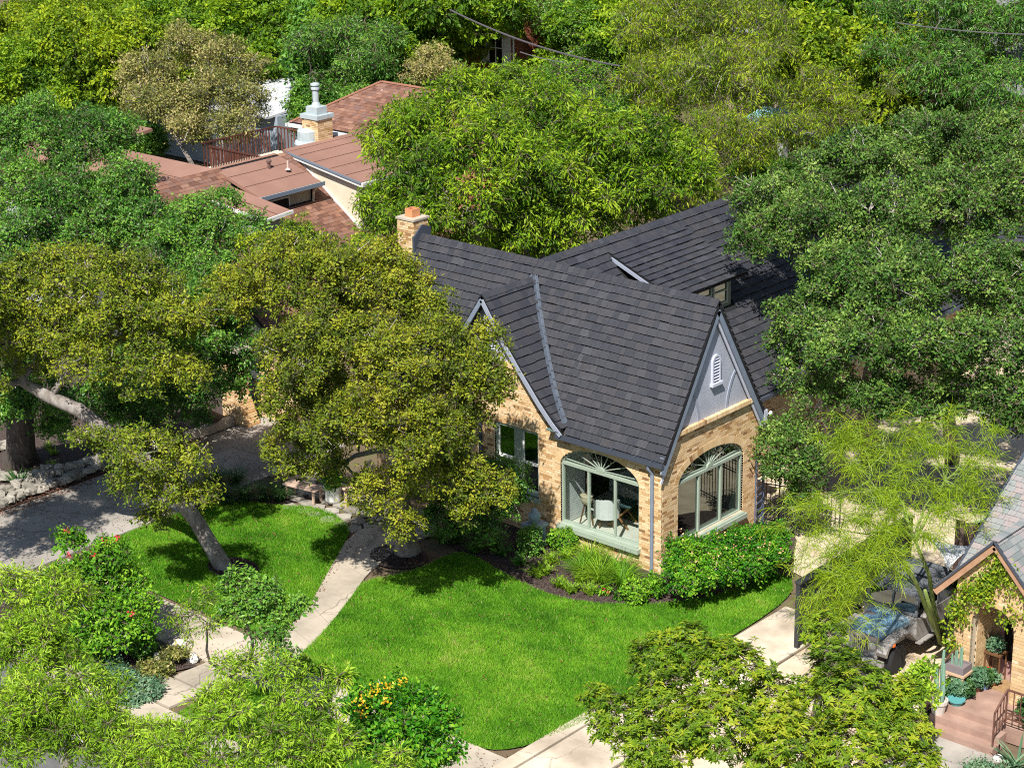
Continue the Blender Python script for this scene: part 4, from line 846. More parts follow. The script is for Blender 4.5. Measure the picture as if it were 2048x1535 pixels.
tree('vine_covered_tree', 'vine-draped tree above the red brick house', 'tree', (-40.19, 43.8, 0),
 [(-35.54, 37.94, 6.63, 1.50),(-32.80, 37.34, 6.23, 1.47),(-38.09, 38.60, 6.82, 1.27),(-30.48, 36.39, 5.86, 1.08),(-32.28, 35.93, 5.26, 0.73)], 'myrtle', L_DARK, 45, sub=1.3, tshift=.25)
# background trees share three crown builds
def proto(style, lm, seed, label):
    rs = random.Random(seed)
    bl = [(0, 0, 5.2, 2.6, .8)]+[(rs.uniform(1.4, 3.1)*math.cos(a), rs.uniform(1.4, 3.1)*math.sin(a), rs.uniform(3.4, 6.2), rs.uniform(1.3, 2.1), .8) for a in [i*.9+rs.random()*.5 for i in range(7)]]
    return bl
def copy_tree(o, loc, rz, sc, label, group):
    c = o.copy(); C.objects.link(c); c.location = loc; c.rotation_euler = (0, 0, rz); c.scale = sc; c['label'] = label
    if group: c['group'] = group
    for ch in o.children:
        d = ch.copy(); C.objects.link(d); d.parent = c
    return c
PR = {}
BG = [  # style, x/y, scale, label
 ('y', (-65.2, 27.5, 0), 0.88, 'yellow-green tree at the top left corner'),
 ('y', (-65.1, 31.9, 0), 0.88, 'second yellow-green tree along the top edge'),
 ('y', (-60.0, 32.2, 0), 0.91, 'yellow-green tree above the crepe myrtle'),
 ('g', (-56.0, 33.2, 0), 1.02, 'bright green tree above the crepe myrtle'),
 ('y', (-53.7, 20.7, 0), 0.84, 'yellow-green tree above the blue-green crown'),
 ('y', (-50.2, 21.1, 0), 0.91, 'yellow tree touching the crepe myrtle on its left'),
 ('g', (-51.7, 16.9, 0), 0.90, 'green tree at the left edge below the corner'),
 ('g', (-55.3, 36.6, 0), 0.99, 'green tree at the top left of centre'),
 ('g', (-55.3, 40.9, 0), 1.00, 'green tree at the top edge above the white roof'),
 ('d', (-50.5, 40.9, 0), 0.97, 'dark tree at the top edge left of centre'),
 ('g', (-45.7, 39.6, 0), 1.04, 'green tree above the seeding tree'),
 ('g', (-42.4, 39.9, 0), 1.10, 'green tree left of the red brick house'),
 ('g', (-48.4, 50.9, 0), 0.81, 'green tree behind the vine-covered tree'),
 ('g', (-40.2, 49.9, 0), 0.93, 'green tree at the top centre'),
 ('y', (-40.2, 54.1, 0), 0.93, 'yellow-green tree at the top edge right of centre'),
 ('y', (-35.2, 54.5, 0), 1.04, 'yellow-green tree above the willowy tree'),
 ('d', (-38.3, 65.3, 0), 0.75, 'dark tree behind the solar panels'),
 ('d', (-34.0, 66.3, 0), 0.77, 'dark tree behind the white flat roof'),
 ('d', (-28.9, 65.5, 0), 0.91, 'dark tree at the top right'),
 ('g', (-24.1, 64.3, 0), 0.97, 'green tree in the top right corner'),
 ('y', (-61.5, 21.1, 0), 0.92, 'yellow-green tree cut by the left edge'),
 ('g', (-88.2, 45.6, 0), 0.55, 'far green tree at the top left'),
 ('g', (-83.1, 50.3, 0), 0.55, 'far green tree above the first row'),
 ('g', (-81.6, 58.3, 0), 0.55, 'far green tree in the back row'),
 ('d', (-74.8, 64.3, 0), 0.55, 'far dark tree in the back row'),
 ('g', (-68.0, 70.3, 0), 0.55, 'far green tree behind the centre'),
 ('d', (-61.2, 76.3, 0), 0.55, 'far dark tree right of centre'),
 ('g', (-54.4, 82.2, 0), 0.55, 'far green tree in the right back row'),
 ('d', (-47.6, 88.2, 0), 0.55, 'far dark tree in the right back row'),
 ('g', (-41.3, 93.7, 0), 0.55, 'far green tree at the right end'),
 ('d', (-38.3, 25.4, 0), 0.66, 'dark tree behind the metal-capped chimney'),
 ('d', (-44.0, 17.2, 0), 0.55, 'dark tree below the crepe myrtle at its left'),
 ('d', (-26.8, 32.9, 0), 0.70, 'dark tree behind the pecan'),
 ('d', (-16.6, 30.0, 0), 0.55, 'dark tree in front of the teal roof'),
 ('d', (-14.6, 48.4, 0), 0.87, 'dark tree at the right edge'),
 ('y', (-48.9, 21.4, 0), 1.12, 'yellow-green tree left of the crepe myrtle crown'),
 ('g', (-48.7, 31.4, 0), 1.10, 'green tree directly behind the white roof'),
 ('d', (-46.4, 33.4, 0), 1.09, 'dark tree between the white roof and the brick house'),
 ('g', (-33.1, 39.7, 0), 1.17, 'green tree between the vines and the willowy tree'),
 ('y', (-39.4, 45.4, 0), 1.12, 'yellow-green tree behind the vines'),
 ('g', (-15.6, 40.1, 0), 0.74, 'small green tree in front of the red brick wall'),
 ('g', (-20.8, 47.8, 0), 1.19, 'green tree over the grey roof at the upper right'),
 ('y', (-24.7, 53.0, 0), 1.24, 'yellow-green tree behind the grey roof'),
 ('g', (-40.6, 33.1, 0), 1.21, 'green tree against the left side of the red brick house'),
 ('d', (-41.6, 30.6, 0), 1.11, 'dark tree behind the brown hip roof'),
 ('g', (-19.7, 41.0, 0), 1.47, 'green tree leaning over the grey gable at the upper right'),
 ('y', (-16.0, 37.9, 0), 1.16, 'yellow-green tree in front of the upper brick wall')
]
for k, (st, loc, s, lab) in enumerate(BG):
    lm, tsh, sty = {'y': (L_WILLOW, .02, 'far'), 'g': (L_PECAN, -.05, 'far'), 'd': (L_DARK, .08, 'far')}[st]
    rr = random.Random(k+7)
    if st not in PR:
        PR[st] = tree('background_tree', lab, 'tree', (0, 0, 0), proto(sty, lm, 60+len(PR), ''), sty, lm, 70+len(PR), group='trees beyond the houses', tshift=tsh, sub=1.0, twigs=.25, twr=.03, trunk=[(0, 0, 0), (.1, 0, 2), (0, .1, 4)], tr=[.3, .25, .18])
        PR[st].location = loc; PR[st].scale = (s, s, s*rr.uniform(.9, 1.05)); PR[st].rotation_euler = (0, 0, rr.uniform(0, 6))
    else: copy_tree(PR[st], loc, rr.uniform(0, 6.28), (s*rr.uniform(.92, 1.1), s, s*rr.uniform(.88, 1.1)), lab, 'trees beyond the houses')

# foreground trees
tree('feathery_tree', 'feathery yellow-green tree in the bottom left foreground', 'tree', (-1.23, -18.24, 0),
 [(-0.35, -19.37, 5.30, 1.04),(1.83, -19.66, 5.11, 0.78),(1.47, -20.72, 5.02, 1.08),(2.90, -20.30, 4.75, 0.98),(3.75, -19.51, 4.81, 0.62),(3.98, -18.40, 5.22, 0.49),(4.94, -19.01, 5.13, 0.79),(4.34, -17.25, 5.48, 0.50),(5.39, -17.88, 5.19, 0.71),(6.01, -18.82, 5.04, 0.78),(6.36, -17.85, 4.93, 0.53),(-0.97, -18.29, 5.76, 0.68),(-1.67, -18.81, 5.96, 0.58),(4.54, -20.15, 4.99, 0.69),(3.40, -17.40, 5.43, 0.39),(5.33, -17.06, 5.53, 0.32),(7.19, -17.20, 4.75, 0.39)], 'cedar', L_CEDAR, 51, dens=1.0, sub=1.08, sparse=1.02, twigs=.4, twr=.012, lower=.3)
tree('whorled_leaf_tree', 'yellow-green tree with whorled leaves in the bottom right foreground', 'tree', (10.22, -9.88, 0),
 [(9.16, -12.31, 5.40, 0.51),(9.52, -11.87, 5.65, 0.46),(10.68, -12.24, 5.67, 0.68),(11.48, -11.80, 5.11, 0.61),(10.00, -13.12, 5.10, 0.68),(9.36, -13.76, 4.94, 0.45),(8.76, -13.58, 4.96, 0.27),(11.27, -13.35, 5.24, 0.79),(12.18, -12.67, 4.97, 0.83),(11.65, -10.13, 5.34, 0.42),(10.91, -9.30, 5.46, 0.32),(12.49, -10.90, 5.13, 0.81),(13.14, -11.90, 4.79, 0.79),(10.50, -14.21, 4.84, 0.61),(13.58, -10.81, 4.77, 0.53),(13.16, -10.31, 5.11, 0.41),(11.65, -10.33, 4.91, 0.46),(14.11, -11.17, 4.52, 0.35)], 'whorl', L_WHORL, 52, dens=1.0, sparse=1.12, twigs=.6, twr=.011, lower=.3, shell=.6, tm=M_BARKD)
tree('yellow_bush', 'golden yellow-green bush beside the neighbour porch', 'shrub', (8.9, -1.59, 0), [(10.63, -5.24, 2.59, 0.29),(10.75, -5.04, 2.79, 0.23),(11.14, -5.50, 2.58, 0.23)], 'bush', L_CEDAR, 53, sub=.9, tshift=.2)
tree('green_bush', 'small green bush growing beside the porch steps', 'shrub', (9.37, -1.15, 0), [(9.65, -1.71, 0.50, 0.26)], 'dense', L_BUSH, 54, tr=[.02, .02, .015, .01])
tree('flowering_senna', 'dense bright green shrub with yellow flower clusters at the sidewalk', 'shrub', (2.12, -11.87, 0),
 [(4.56, -14.98, 3.88, 0.60),(5.07, -14.53, 3.87, 0.60),(5.73, -14.67, 3.84, 0.49),(5.60, -15.49, 3.83, 0.66),(6.13, -15.11, 3.64, 0.42),(4.84, -15.53, 3.68, 0.47),(4.45, -14.31, 4.00, 0.35),(4.19, -15.14, 3.93, 0.31)], 'bush', L_BRIGHT, 55, dens=1.15, sub=.85)
tree('hibiscus_bush', 'big leafy bush with red flowers at the driveway corner', 'shrub', (-8.19, -12.37, 0),
 [(-8.26, -12.10, 1.93, 0.74),(-8.75, -12.39, 2.83, 0.34),(-7.95, -11.79, 2.60, 0.42),(-8.23, -13.03, 2.00, 0.67),(-7.82, -11.71, 1.64, 0.62),(-7.79, -12.84, 1.27, 0.85),(-7.20, -12.09, 1.16, 0.67),(-8.62, -13.15, 0.99, 0.61),(-7.14, -12.79, 0.77, 0.60),(-7.15, -11.65, 1.41, 0.44),(-6.81, -12.12, 0.96, 0.44)], 'bush', L_BUSH, 56, dens=1.1)
tree('loose_small_tree', 'loose dark-leaved small tree with bare forking stems beside the walk', 'tree', (-3.55, -11.07, 0),
 [(-2.56, -12.29, 3.42, 0.45),(-1.74, -12.28, 3.42, 0.47),(-2.09, -12.73, 3.11, 0.45),(-1.40, -12.18, 2.99, 0.40),(-1.13, -12.73, 2.80, 0.35),(-1.11, -11.82, 3.20, 0.27),(-0.53, -13.00, 2.61, 0.28)], 'bush', L_DARK, 57, sub=.8, dens=.7, sparse=1.1, twigs=.8, twr=.012, tshift=.16, tm=M_BARKD, tr=[.05, .045, .04, .03])
tree('airy_small_tree', 'airy pale green sapling over the mulch bed', 'tree', (-5.46, -10.98, 0),
 [(-3.01, -13.40, 3.14, 0.40),(-2.96, -12.99, 3.31, 0.34),(-3.35, -13.58, 2.79, 0.34),(-2.39, -13.22, 2.96, 0.31),(-2.67, -13.58, 2.70, 0.29)], 'cedar', L_CEDAR, 58, dens=.4, sparse=1.3, tshift=-.1, tm=M_BARKD, tr=[.035, .03, .025, .02])
# hedge in front of the gable window
tree('hedge', 'rounded bright green flowering hedge beneath the gable window', 'hedge', (1.5, 0.82, 0),
 [(1.35, -0.66, 1.20, 0.59),(1.60, 0.19, 1.04, 0.62),(1.88, 1.14, 1.01, 0.63),(2.09, 1.99, 0.92, 0.56),(1.83, -1.32, 1.01, 0.48),(2.13, -0.54, 0.89, 0.54),(2.36, 0.47, 0.81, 0.54),(2.58, 1.39, 0.83, 0.47),(1.35, -1.20, 0.97, 0.33)], 'dense', L_BRIGHT, 59, dens=1.1, sub=1.15, tshift=.0)
def petals(name, pts, lm, parent, seed, n=14, r=.10, L=.055):
    rs = np.random.RandomState(seed); P = []
    for q in pts: P.append(np.array(q)+rs.normal(size=(n, 3))*r*.5)
    P = np.vstack(P); A = unit(rs.normal(size=P.shape)); N_ = unit(np.cross(A, rs.normal(size=P.shape)))
    v, f, t = leaves(P, A, N_, np.full(len(P), L), np.full(len(P), L*.8), rs.random(len(P)))
    o = mesh_obj(name, v, f, lm, parent, tint=t); o['kind'] = 'stuff'; return o
def find(nm, txt): return [o for o in bpy.data.objects if o.name.startswith(nm) and txt in o.get('label', '')][0]
HC = [np.array(o_) for o_ in ((1.50, -0.78, 1.57),(1.86, 0.05, 1.45),(2.20, 0.90, 1.40),(2.34, -1.49, 1.50),(2.56, -0.50, 1.35),(2.77, 0.76, 1.25))]
petals('flowers', [HC[R0.randrange(6)]+np.array((R0.uniform(-.5, .5), R0.uniform(-.5, .5), R0.uniform(-.2, .3))) for _ in range(70)], L_PINK, find('hedge', 'hedge'), 3, 3, .04, .05)
petals('flowers', [(4.75, -15.20, 4.55), (4.70, -15.29, 4.45), (4.90, -15.76, 4.28), (5.36, -15.60, 4.65), (4.79, -14.63, 4.46), (4.56, -15.49, 4.31), (4.89, -15.06, 4.59)], L_YEL, find('flowering', 'yellow'), 4, 24, .12, .055)
petals('flowers', [(-8.54, -12.59, 3.22), (-7.53, -11.90, 3.07), (-7.66, -12.17, 3.06), (-8.07, -12.94, 2.81), (-7.47, -12.63, 2.93), (-6.23, -12.66, 1.74)], L_RED, find('hibiscus', 'red'), 5, 9, .07, .07)
# rust patches of dead leaves in the pecan
petals('dead_leaves', [np.array((-12.92, 7.22, 7.16))+np.array((R0.uniform(-.5, .5), R0.uniform(-.5, .5), R0.uniform(-.4, .4))) for _ in range(24)], L_RUST, find('pecan', 'pecan'), 6, 12, .2, .13)

def sprite_plant(name, label, cat, base, n, L, W, lm, seed, spread=.8, kind='grass', group=None, bend=.5):
    """tuft of arching blades or fronds"""
    rs = np.random.RandomState(seed); root = thing(name, label, cat, base, group=group)
    an = rs.random(n)*2*math.pi; out = rs.random(n)**.6*spread; ln = L*(.6+.5*rs.random(n)); V = []; T = []
    for i in range(n):
        d = np.array((math.cos(an[i])*out[i], math.sin(an[i])*out[i], 1.0)); d /= np.linalg.norm(d); sd = np.array((-math.sin(an[i]), math.cos(an[i]), 0))
        p = np.array(base)+np.array((rs.normal()*.05, rs.normal()*.05, 0)); w = W*(.7+.6*rs.random()); t = rs.random()
        segs = 4
        for s in range(segs):
            d2 = d+np.array((math.cos(an[i])*bend*.35, math.sin(an[i])*bend*.35, -bend*.45))*1.0; d2 /= np.linalg.norm(d2)
            q = p+d*ln[i]/segs; w2 = w*(1-.3*(s+1)/segs) if s < segs-1 else w*.1
            if kind == 'grass': V.append([p-sd*w/2, p+sd*w/2, q+sd*w2/2, q-sd*w2/2]); T.append(t)
            else:
                for m_ in range(5):
                    f = p+(q-p)*m_/5; fr_ = math.sin(math.pi*min(.95, (s+m_/5)/segs+.12))*W
                    for sg in (1, -1):
                        e = f+(sd*sg*.8+d*.5)*fr_+np.array((0, 0, rs.normal()*.02)); V.append([f, f+d*.02, e, e-d*.012]); T.append(min(1, t*.6+.4*rs.random()))
            p, w, d = q, w2, d2
    V = np.array(V, np.float32); 
    o = mesh_obj('blades' if kind == 'grass' else 'fronds', V.reshape(-1, 3), np.arange(len(V)*4, dtype=np.int32).reshape(-1, 4), lm, root, tint=T); o['kind'] = 'stuff'
    return root
FERN = [(1075,1155,.5,'beside the dark clipped shrub'),(1090,1150,.45,'with its fronds touching the lawn edge'),(1105,1130,.5,'behind the lawn-edge ferns'),(1130,1120,.5,'in front of the round box shrub'),(1140,1185,.42,'lowest in the bed at the lawn corner'),(1180,1190,.45,'at the front right of the fern group'),(1120,1175,.38,'between two taller ferns'),(1160,1165,.42,'left of the arching grasses'),(1040,1130,.4,'near the pedestal, leaves darkened for its shade'),(1010,1110,.4,'under the oak, leaves darkened for its shade')]
FPOS = [(-2.44, -2.2, 0),(-2.37, -1.94, 0),(-2.69, -1.29, 0),(-2.57, -0.86, 0),(-1.18, -2.36, 0),(-0.68, -2.15, 0),(-1.6, -2.31, 0),(-1.37, -1.72, 0),(-3.32, -1.89, 0),(-4.08, -1.75, 0)]
for i, ((_, _, s, t), q) in enumerate(zip(FERN, FPOS)):
    sprite_plant('foxtail_fern', 'lime foxtail fern '+t, 'fern', q, 26, s*1.15, .055, L_CEDAR if i < 8 else L_DARK, 80+i, .75, 'fern', 'foxtail ferns in the front bed', .5)  # last two ferns take dark leaves as painted shade
for i, (q, t, L_) in enumerate((((-1.62, -1.32, 0), 'nearest the picture window sill', .9), ((-0.96, -1.39, 0), 'in the middle of the row', 1.0), ((-0.31, -1.26, 0), 'beside the slate downspout', 1.05), ((-1.96, -0.58, 0), 'against the brick under the window', .85), ((-0.95, -0.77, 0), 'at the back right of the row', .9))):
    sprite_plant('grass_clump', 'arching green grass clump '+t, 'ornamental grass', q, 260, L_, .016, L_CEDAR if i % 2 else L_BUSH, 95+i, .9, 'grass', 'arching grasses below the picture window', .6)
for i, (q, t) in enumerate((((-13.46, -4.3, 0), 'at the left of the shady bed'), ((-12.72, -4.18, 0), 'nearest the lawn in the shady bed'), ((-12.41, -3.69, 0), 'in the middle of the shady bed'), ((-12.09, -3.19, 0), 'beside the flagstones'), ((-13.51, -3.1, 0), 'at the back of the shady bed'), ((-11.75, -2.91, 0), 'closest to the bench'), ((-13.97, -3.48, 0), 'beside the driveway edge'))):
    sprite_plant('liriope_clump', 'dark grassy liriope clump '+t, 'ornamental grass', q, 300, .85, .02, L_LIRIO, 110+i, .8, 'grass', 'dark grasses between driveway and lawn', .6)
for i, (q, t) in enumerate((((-5.97, -2.13, 0), 'beside the small sign'), ((-5.64, -1.87, 0), 'right of the small sign'), ((-4.82, -2.06, 0), 'in the shade behind the lawn tip'), ((-4.5, -1.59, 0), 'left of the stone pedestal'))):
    sprite_plant('spider_grass', 'green grassy clump '+t, 'ornamental grass', q, 160, .6, .02, L_DARK, 130+i, .8, 'grass', 'grass clumps by the front walk', .6)
sprite_plant('agave', 'spiky dark blue-green agave in the rocky bed', 'plant', (-18.53, -7.17, 0), 60, .75, .05, L_LIRIO, 140, 1.2, 'grass', None, .25)
for i, (q, t) in enumerate((((-20.52, -4.67, 0), 'right of the thick trunk'), ((-20, -4.85, 0), 'below the other sunlit tuft'), ((-19.11, -5.58, 0), 'beside the pale rocks'), ((-19.01, -6.29, 0), 'beneath the border boulders'))):
    sprite_plant('sedge_tuft', 'small sunlit lime sedge tuft '+t, 'plant', q, 60, .35, .02, L_CEDAR, 150+i, .9, 'grass', 'sedge tufts in the rocky bed', .5)
def ball(name, label, cat, base, r, h, lm, seed, group=None, style='dense', **k):
    root = thing(name, label, cat, base, group=group)
    crown_mesh('foliage', [(base[0], base[1], base[2]+h*.5, r, h/(2*r))], style, lm, root, seed, lower=.9, shell=.8, noise=.06, **k)
    mb = MB(); mb.tube([base, (base[0], base[1], base[2]+h*.6)], [.03, .015], 6); mb.build('stem', M_BARKD, root); return root
ball('box_shrub', 'round lime box shrub beneath the picture window', 'shrub', (-3.07, -0.42, 0), .36, .6, L_BUSH, 160)
ball('box_shrub', 'dark clipped column shrub beside the stone pedestal', 'shrub', (-3.56, -1.16, 0), .28, .75, L_DARK, 161)
ball('box_shrub', 'upright clipped box shrub at the front of the mulch bed', 'shrub', (0.5, -1.76, 0), .27, .62, L_BUSH, 162)
ball('box_shrub', 'low round box shrub left of the hedge', 'shrub', (0.6, -1.09, 0), .3, .5, L_BUSH, 163)
ball('box_shrub', 'tiny box shrub beside the pink flowers', 'shrub', (0.14, -1.86, 0), .13, .25, L_BUSH, 164)
ball('column_shrub', 'dark conical boxwood in the sidewalk mulch bed', 'shrub', (-6.88, -11.91, 0), .24, .95, L_DARK, 165)
ball('low_rose_bush', 'small reddish rose bush among the white stones', 'shrub', (-6.12, -11.53, 0), .3, .4, L_MYRTLE, 166)
ball('pink_flower', 'small pink-flowered plant at the edge of the front bed', 'plant', (-0.36, -1.89, 0), .15, .2, L_BUSH, 167)
petals('flowers', [(-0.33, -2.01, 0.2), (-0.17, -2.04, 0.2)], L_RED, find('pink_flower', 'pink'), 168, 8, .06, .05)
for i, (q, r, t) in enumerate((((-5.52, -13.18, 0), .62, 'at the kerb corner of the mulch bed'), ((-6.24, -13.13, 0), .5, 'left part of the mulch bed'), ((-7.23, -12.95, 0), .5, 'below the big leafy bush'), ((-5.99, -12.26, 0), .4, 'beside the conical boxwood'), ((-7, -12.76, 0), .32, 'between the bush and the boxwood'))):
    ball('groundcover_plant', 'blue-green spreading groundcover '+t, 'plant', q, r, .28, L_JUNI if i != 3 else L_MYRTLE, 170+i, 'groundcover mounds by the kerb')
# lawn blades
def in_poly(P, poly):
    x, y = P[:, 0], P[:, 1]; ins = np.zeros(len(P), bool); n = len(poly)
    for i in range(n):
        x1, y1 = poly[i]; x2, y2 = poly[(i+1) % n]
        c = ((y1 > y) != (y2 > y)) & (x < (x2-x1)*(y-y1)/(y2-y1+1e-12)+x1); ins ^= c
    return ins
rs = np.random.RandomState(9)
for poly, n in ((LAWN, 330000), (LAWNL, 170000), ([(-4.1, -13.15), (3.1, -13.15), (3.1, -11.05), (-4.2, -11.05)], 36000)):
    pa = np.array(poly); lo, hi = pa.min(0), pa.max(0); P = lo+rs.random((n, 2))*(hi-lo); P = P+rs.normal(size=P.shape)*.01; P = P[in_poly(P, poly)]
    P = P[(((P[:, 0]+6.3)/.92)**2+((P[:, 1]+3.6)/.72)**2 > 1) & (((P[:, 0]+9.2)/.82)**2+((P[:, 1]+6.95)/.6)**2 > 1)]
    m_ = len(P); B3 = np.column_stack([P, np.full(m_, .01)]); an = rs.random(m_)*6.283; h = .05+.045*rs.random(m_)
    lean = rs.normal(size=(m_, 2))*.45; tip = B3+np.column_stack([lean*h[:, None], h]); sd = np.column_stack([np.cos(an), np.sin(an), np.zeros(m_)])*.010
    v = np.empty((m_, 3, 3), np.float32); v[:, 0] = B3-sd; v[:, 1] = B3+sd; v[:, 2] = tip
    x, y = P[:, 0], P[:, 1]
    t = .42+.10*np.sin(x*.9+1.3*np.sin(y*.7))+.09*np.sin(y*1.7+x*.5)+.06*np.sin(x*4.1+y*2.3)*np.sin(y*3.7)+rs.normal(size=m_)*.13
    dry = np.exp(-(((x+2.2)/1.3)**2+((y+8.1)/.9)**2)); t += .15*np.sin(x*2.3+np.sin(y*3.1)*1.5)*np.sin(y*2.9+1)+.10*np.sin(x*6.1+np.sin(y*5)*2)*np.sin(y*6.7+np.sin(x*3))+.28*dry+.16*np.exp(-(((x+1.2)/1.2)**2+((y+6.6)/1.)**2)); 
    t = np.where(rs.random(m_) < .02, 1.0, np.clip(t, 0, .97))
    o = mesh_obj('grass', v.reshape(-1, 3), np.arange(m_*3, dtype=np.int32).reshape(-1, 3), L_GRASS, tint=t); o['kind'] = 'stuff'; o['label'] = 'short bright green lawn grass'; o['category'] = 'grass'; o['group'] = 'lawn grass'
# fallen leaves along the walk, mulch chips
def litter(name, label, poly, n, lm, seed, L=.06, z=.04):
    rs = np.random.RandomState(seed); pa = np.array(poly); lo, hi = pa.min(0), pa.max(0); P = lo+rs.random((n, 2))*(hi-lo); P = P[in_poly(P, poly)]
    B3 = np.column_stack([P, np.full(len(P), z)+.01*rs.random(len(P))]); A = unit(rs.normal(size=B3.shape)*np.array((1, 1, .25))); N_ = unit(np.array((0, 0, 1.))-A*A[:, 2:3]+rs.normal(size=B3.shape)*.2)
    N_ = unit(N_-A*np.sum(A*N_, 1, keepdims=True)); v, f, t = leaves(B3, A, N_, np.full(len(B3), L)*(.6+.7*rs.random(len(B3))), np.full(len(B3), L*.5), rs.random(len(B3)))
    o = mesh_obj(name, v, f, lm, tint=t); tag(o, label, 'leaf litter' if 'leaf' in name else 'mulch', None, 'stuff'); return o
litter('leaf_litter', 'rusty fallen leaves along the left edge of the front walk', [(-8.3, -3.5), (-7.4, -5.1), (-6.4, -6.7), (-5.85, -7.5), (-5.4, -8.8), (-5.2, -8.8), (-5.6, -7.5), (-6.2, -6.4), (-7.2, -4.8), (-8.1, -3.2)], 1500, L_RUST, 1)
litter('leaf_litter', 'rusty fallen leaves along the rocky side of the driveway', [(-17.6, -9.5), (-17.6, -1), (-17.0, -1), (-17.0, -9.5)], 1500, L_RUST, 2)
litter('leaf_litter', 'fallen leaves in the gutter by the kerb', [(-6, -14.3), (3, -14.3), (3, -13.9), (-6, -13.9)], 900, L_RUST, 3)
M_CHIP = leafmat('mulch_chips', [(0, (.02, .014, .012)), (.6, (.07, .05, .045)), (1, (.16, .11, .09))], .0, .9)
litter('mulch_chips', 'dark mulch chips of the bed around the front of the house', [(-6.6, -.1), (-6.5, -1.9), (-5.3, -2.2), (-3.5, -2.5), (-1.5, -2.75), (.4, -2.1), (1.3, -1.2), (2.0, 0), (.06, 0), (.06, -.1)], 14000, M_CHIP, 4, .05, .025)
litter('mulch_chips', 'dark mulch chips of the bed beside the sidewalk', [(-12, -12.9), (-7.1, -13), (-6.4, -13.1), (-5.65, -11.35), (-12, -11.1)], 14000, M_CHIP, 5, .05, .025)
litter('mulch_chips', 'dark mulch chips around the oak trunk', [(-6.3+.85*math.cos(a*.524), -3.6+.65*math.sin(a*.524)) for a in range(12)], 3500, M_CHIP, 6, .05, .03)
litter('mulch_chips', 'dark mulch chips around the leaning trunk', [(-9.2+.8*math.cos(a*.524), -6.95+.55*math.sin(a*.524)) for a in range(12)], 3500, M_CHIP, 7, .05, .03)

litter('leaf_litter', 'scattered tan fallen leaves on the lawn', LAWN, 420, L_RUST, 11, .07, .07)
litter('leaf_litter', 'scattered fallen leaves on the lawn beneath the leaning oak', LAWNL, 500, L_RUST, 12, .07, .07)
litter('leaf_litter', 'brown leaves and debris on the sidewalk', [(-13, -11.3), (3.2, -11.3), (3.2, -9.6), (-13, -9.3)], 900, L_RUST, 13, .055, .035)
litter('leaf_litter', 'oak leaves on the shaded driveway slabs', [(-17.3, -12), (-13.5, -12), (-13.5, 1.3), (-17.3, 1.3)], 1200, L_RUST, 14, .055, .03)

# ------------------------------------------------------------------ rocks
ROCKME = []
for k in range(5):
    rs = np.random.RandomState(300+k); me_b = MB(); ph = rs.random(3)*6
    n = 8; prof = []; vs = []; fs_ = []
    for i in range(6):
        th_ = math.pi*i/5
        for j in range(n):
            a = 2*math.pi*j/n; r = .5*(1+.22*math.sin(3*a+ph[0])*math.sin(2*th_+ph[1]))*(1+.12*rs.normal())
            vs.append((r*math.sin(th_)*math.cos(a), r*math.sin(th_)*math.sin(a), np.clip(r*math.cos(th_)*1.3, -.36, .38)))
    fs_ = [(i*n+j, (i+1)*n+j, (i+1)*n+(j+1) % n, i*n+(j+1) % n) for i in range(5) for j in range(n)]
    me = bpy.data.meshes.new('rock'); me.from_pydata(vs, [], fs_); me.materials.append(M_STONE); me.update(); ROCKME.append(me)
M_STONEW = mat('white_limestone', [(.3, (.62, .60, .56)), (.7, (.74, .72, .68))], 5, .9, bump=.5, bscale=15)
RW = [me.copy() for me in ROCKME]
for me in RW: me.materials[0] = M_STONEW
def rock(name, parent, loc, s, rng, white=False):
    o = bpy.data.objects.new(name, rng.choice(RW if white else ROCKME)); link(o, parent)
    off = world_of(parent) if parent is not None else Vector((0, 0, 0)); o.location = Vector(loc)-off; o.scale = s; o.rotation_euler = (rng.uniform(-.2, .2), rng.uniform(-.2, .2), rng.uniform(0, 6)); return o
rk = thing('rock_border', 'stacked pale limestone border along the shaded driveway', 'rock border', (-17.9, -6, 0)); rr = random.Random(4)
for i in range(70):
    y = -10.5+i*.115+rr.uniform(-.05, .05)
    for r_ in range(2): rock('stone', rk, (-17.75-r_*.42+rr.uniform(-.12, .12)-.12*(y+9)*(.0), y, .1+.12*r_+rr.uniform(0, .08)), (rr.uniform(.25, .5), rr.uniform(.25, .45), rr.uniform(.18, .34)), rr)
rk = thing('rock_border', 'upper ring of boulders around the thick shade trunk', 'rock border', (-20.5, -6.5, 0))
for i in range(26):
    a = i/26*math.pi*1.3+2.6; rock('stone', rk, (-20.2+1.5*math.cos(a)+rr.uniform(-.1, .1), -6.2+1.2*math.sin(a), .15), (rr.uniform(.35, .6), rr.uniform(.3, .5), rr.uniform(.25, .4)), rr)
for i, (q, t, s) in enumerate((((-6.64, -10.97, 0.06), 'largest white limestone rock in the mulch bed', .62), ((-6.6, -11.63, 0.06), 'wedge of white stone right of the conical boxwood', .42), ((-5.9, -11.16, 0.06), 'flat white stone nearest the walk', .38), ((-7.61, -11.69, 0.06), 'white stone half under the leafy bush', .5), ((-6.17, -11.24, 0.06), 'small white stone between two larger ones', .25))):
    o = rock('white_stone', None, q, (s, s*.7, .26), rr, True); tag(o, t, 'rock', 'white stones in the sidewalk bed')
o = rock('white_stone', None, (8.66, -2.44, 0.1), (.7, .55, .35), rr, True); tag(o, 'white boulder showing under the whorled-leaf tree', 'rock')

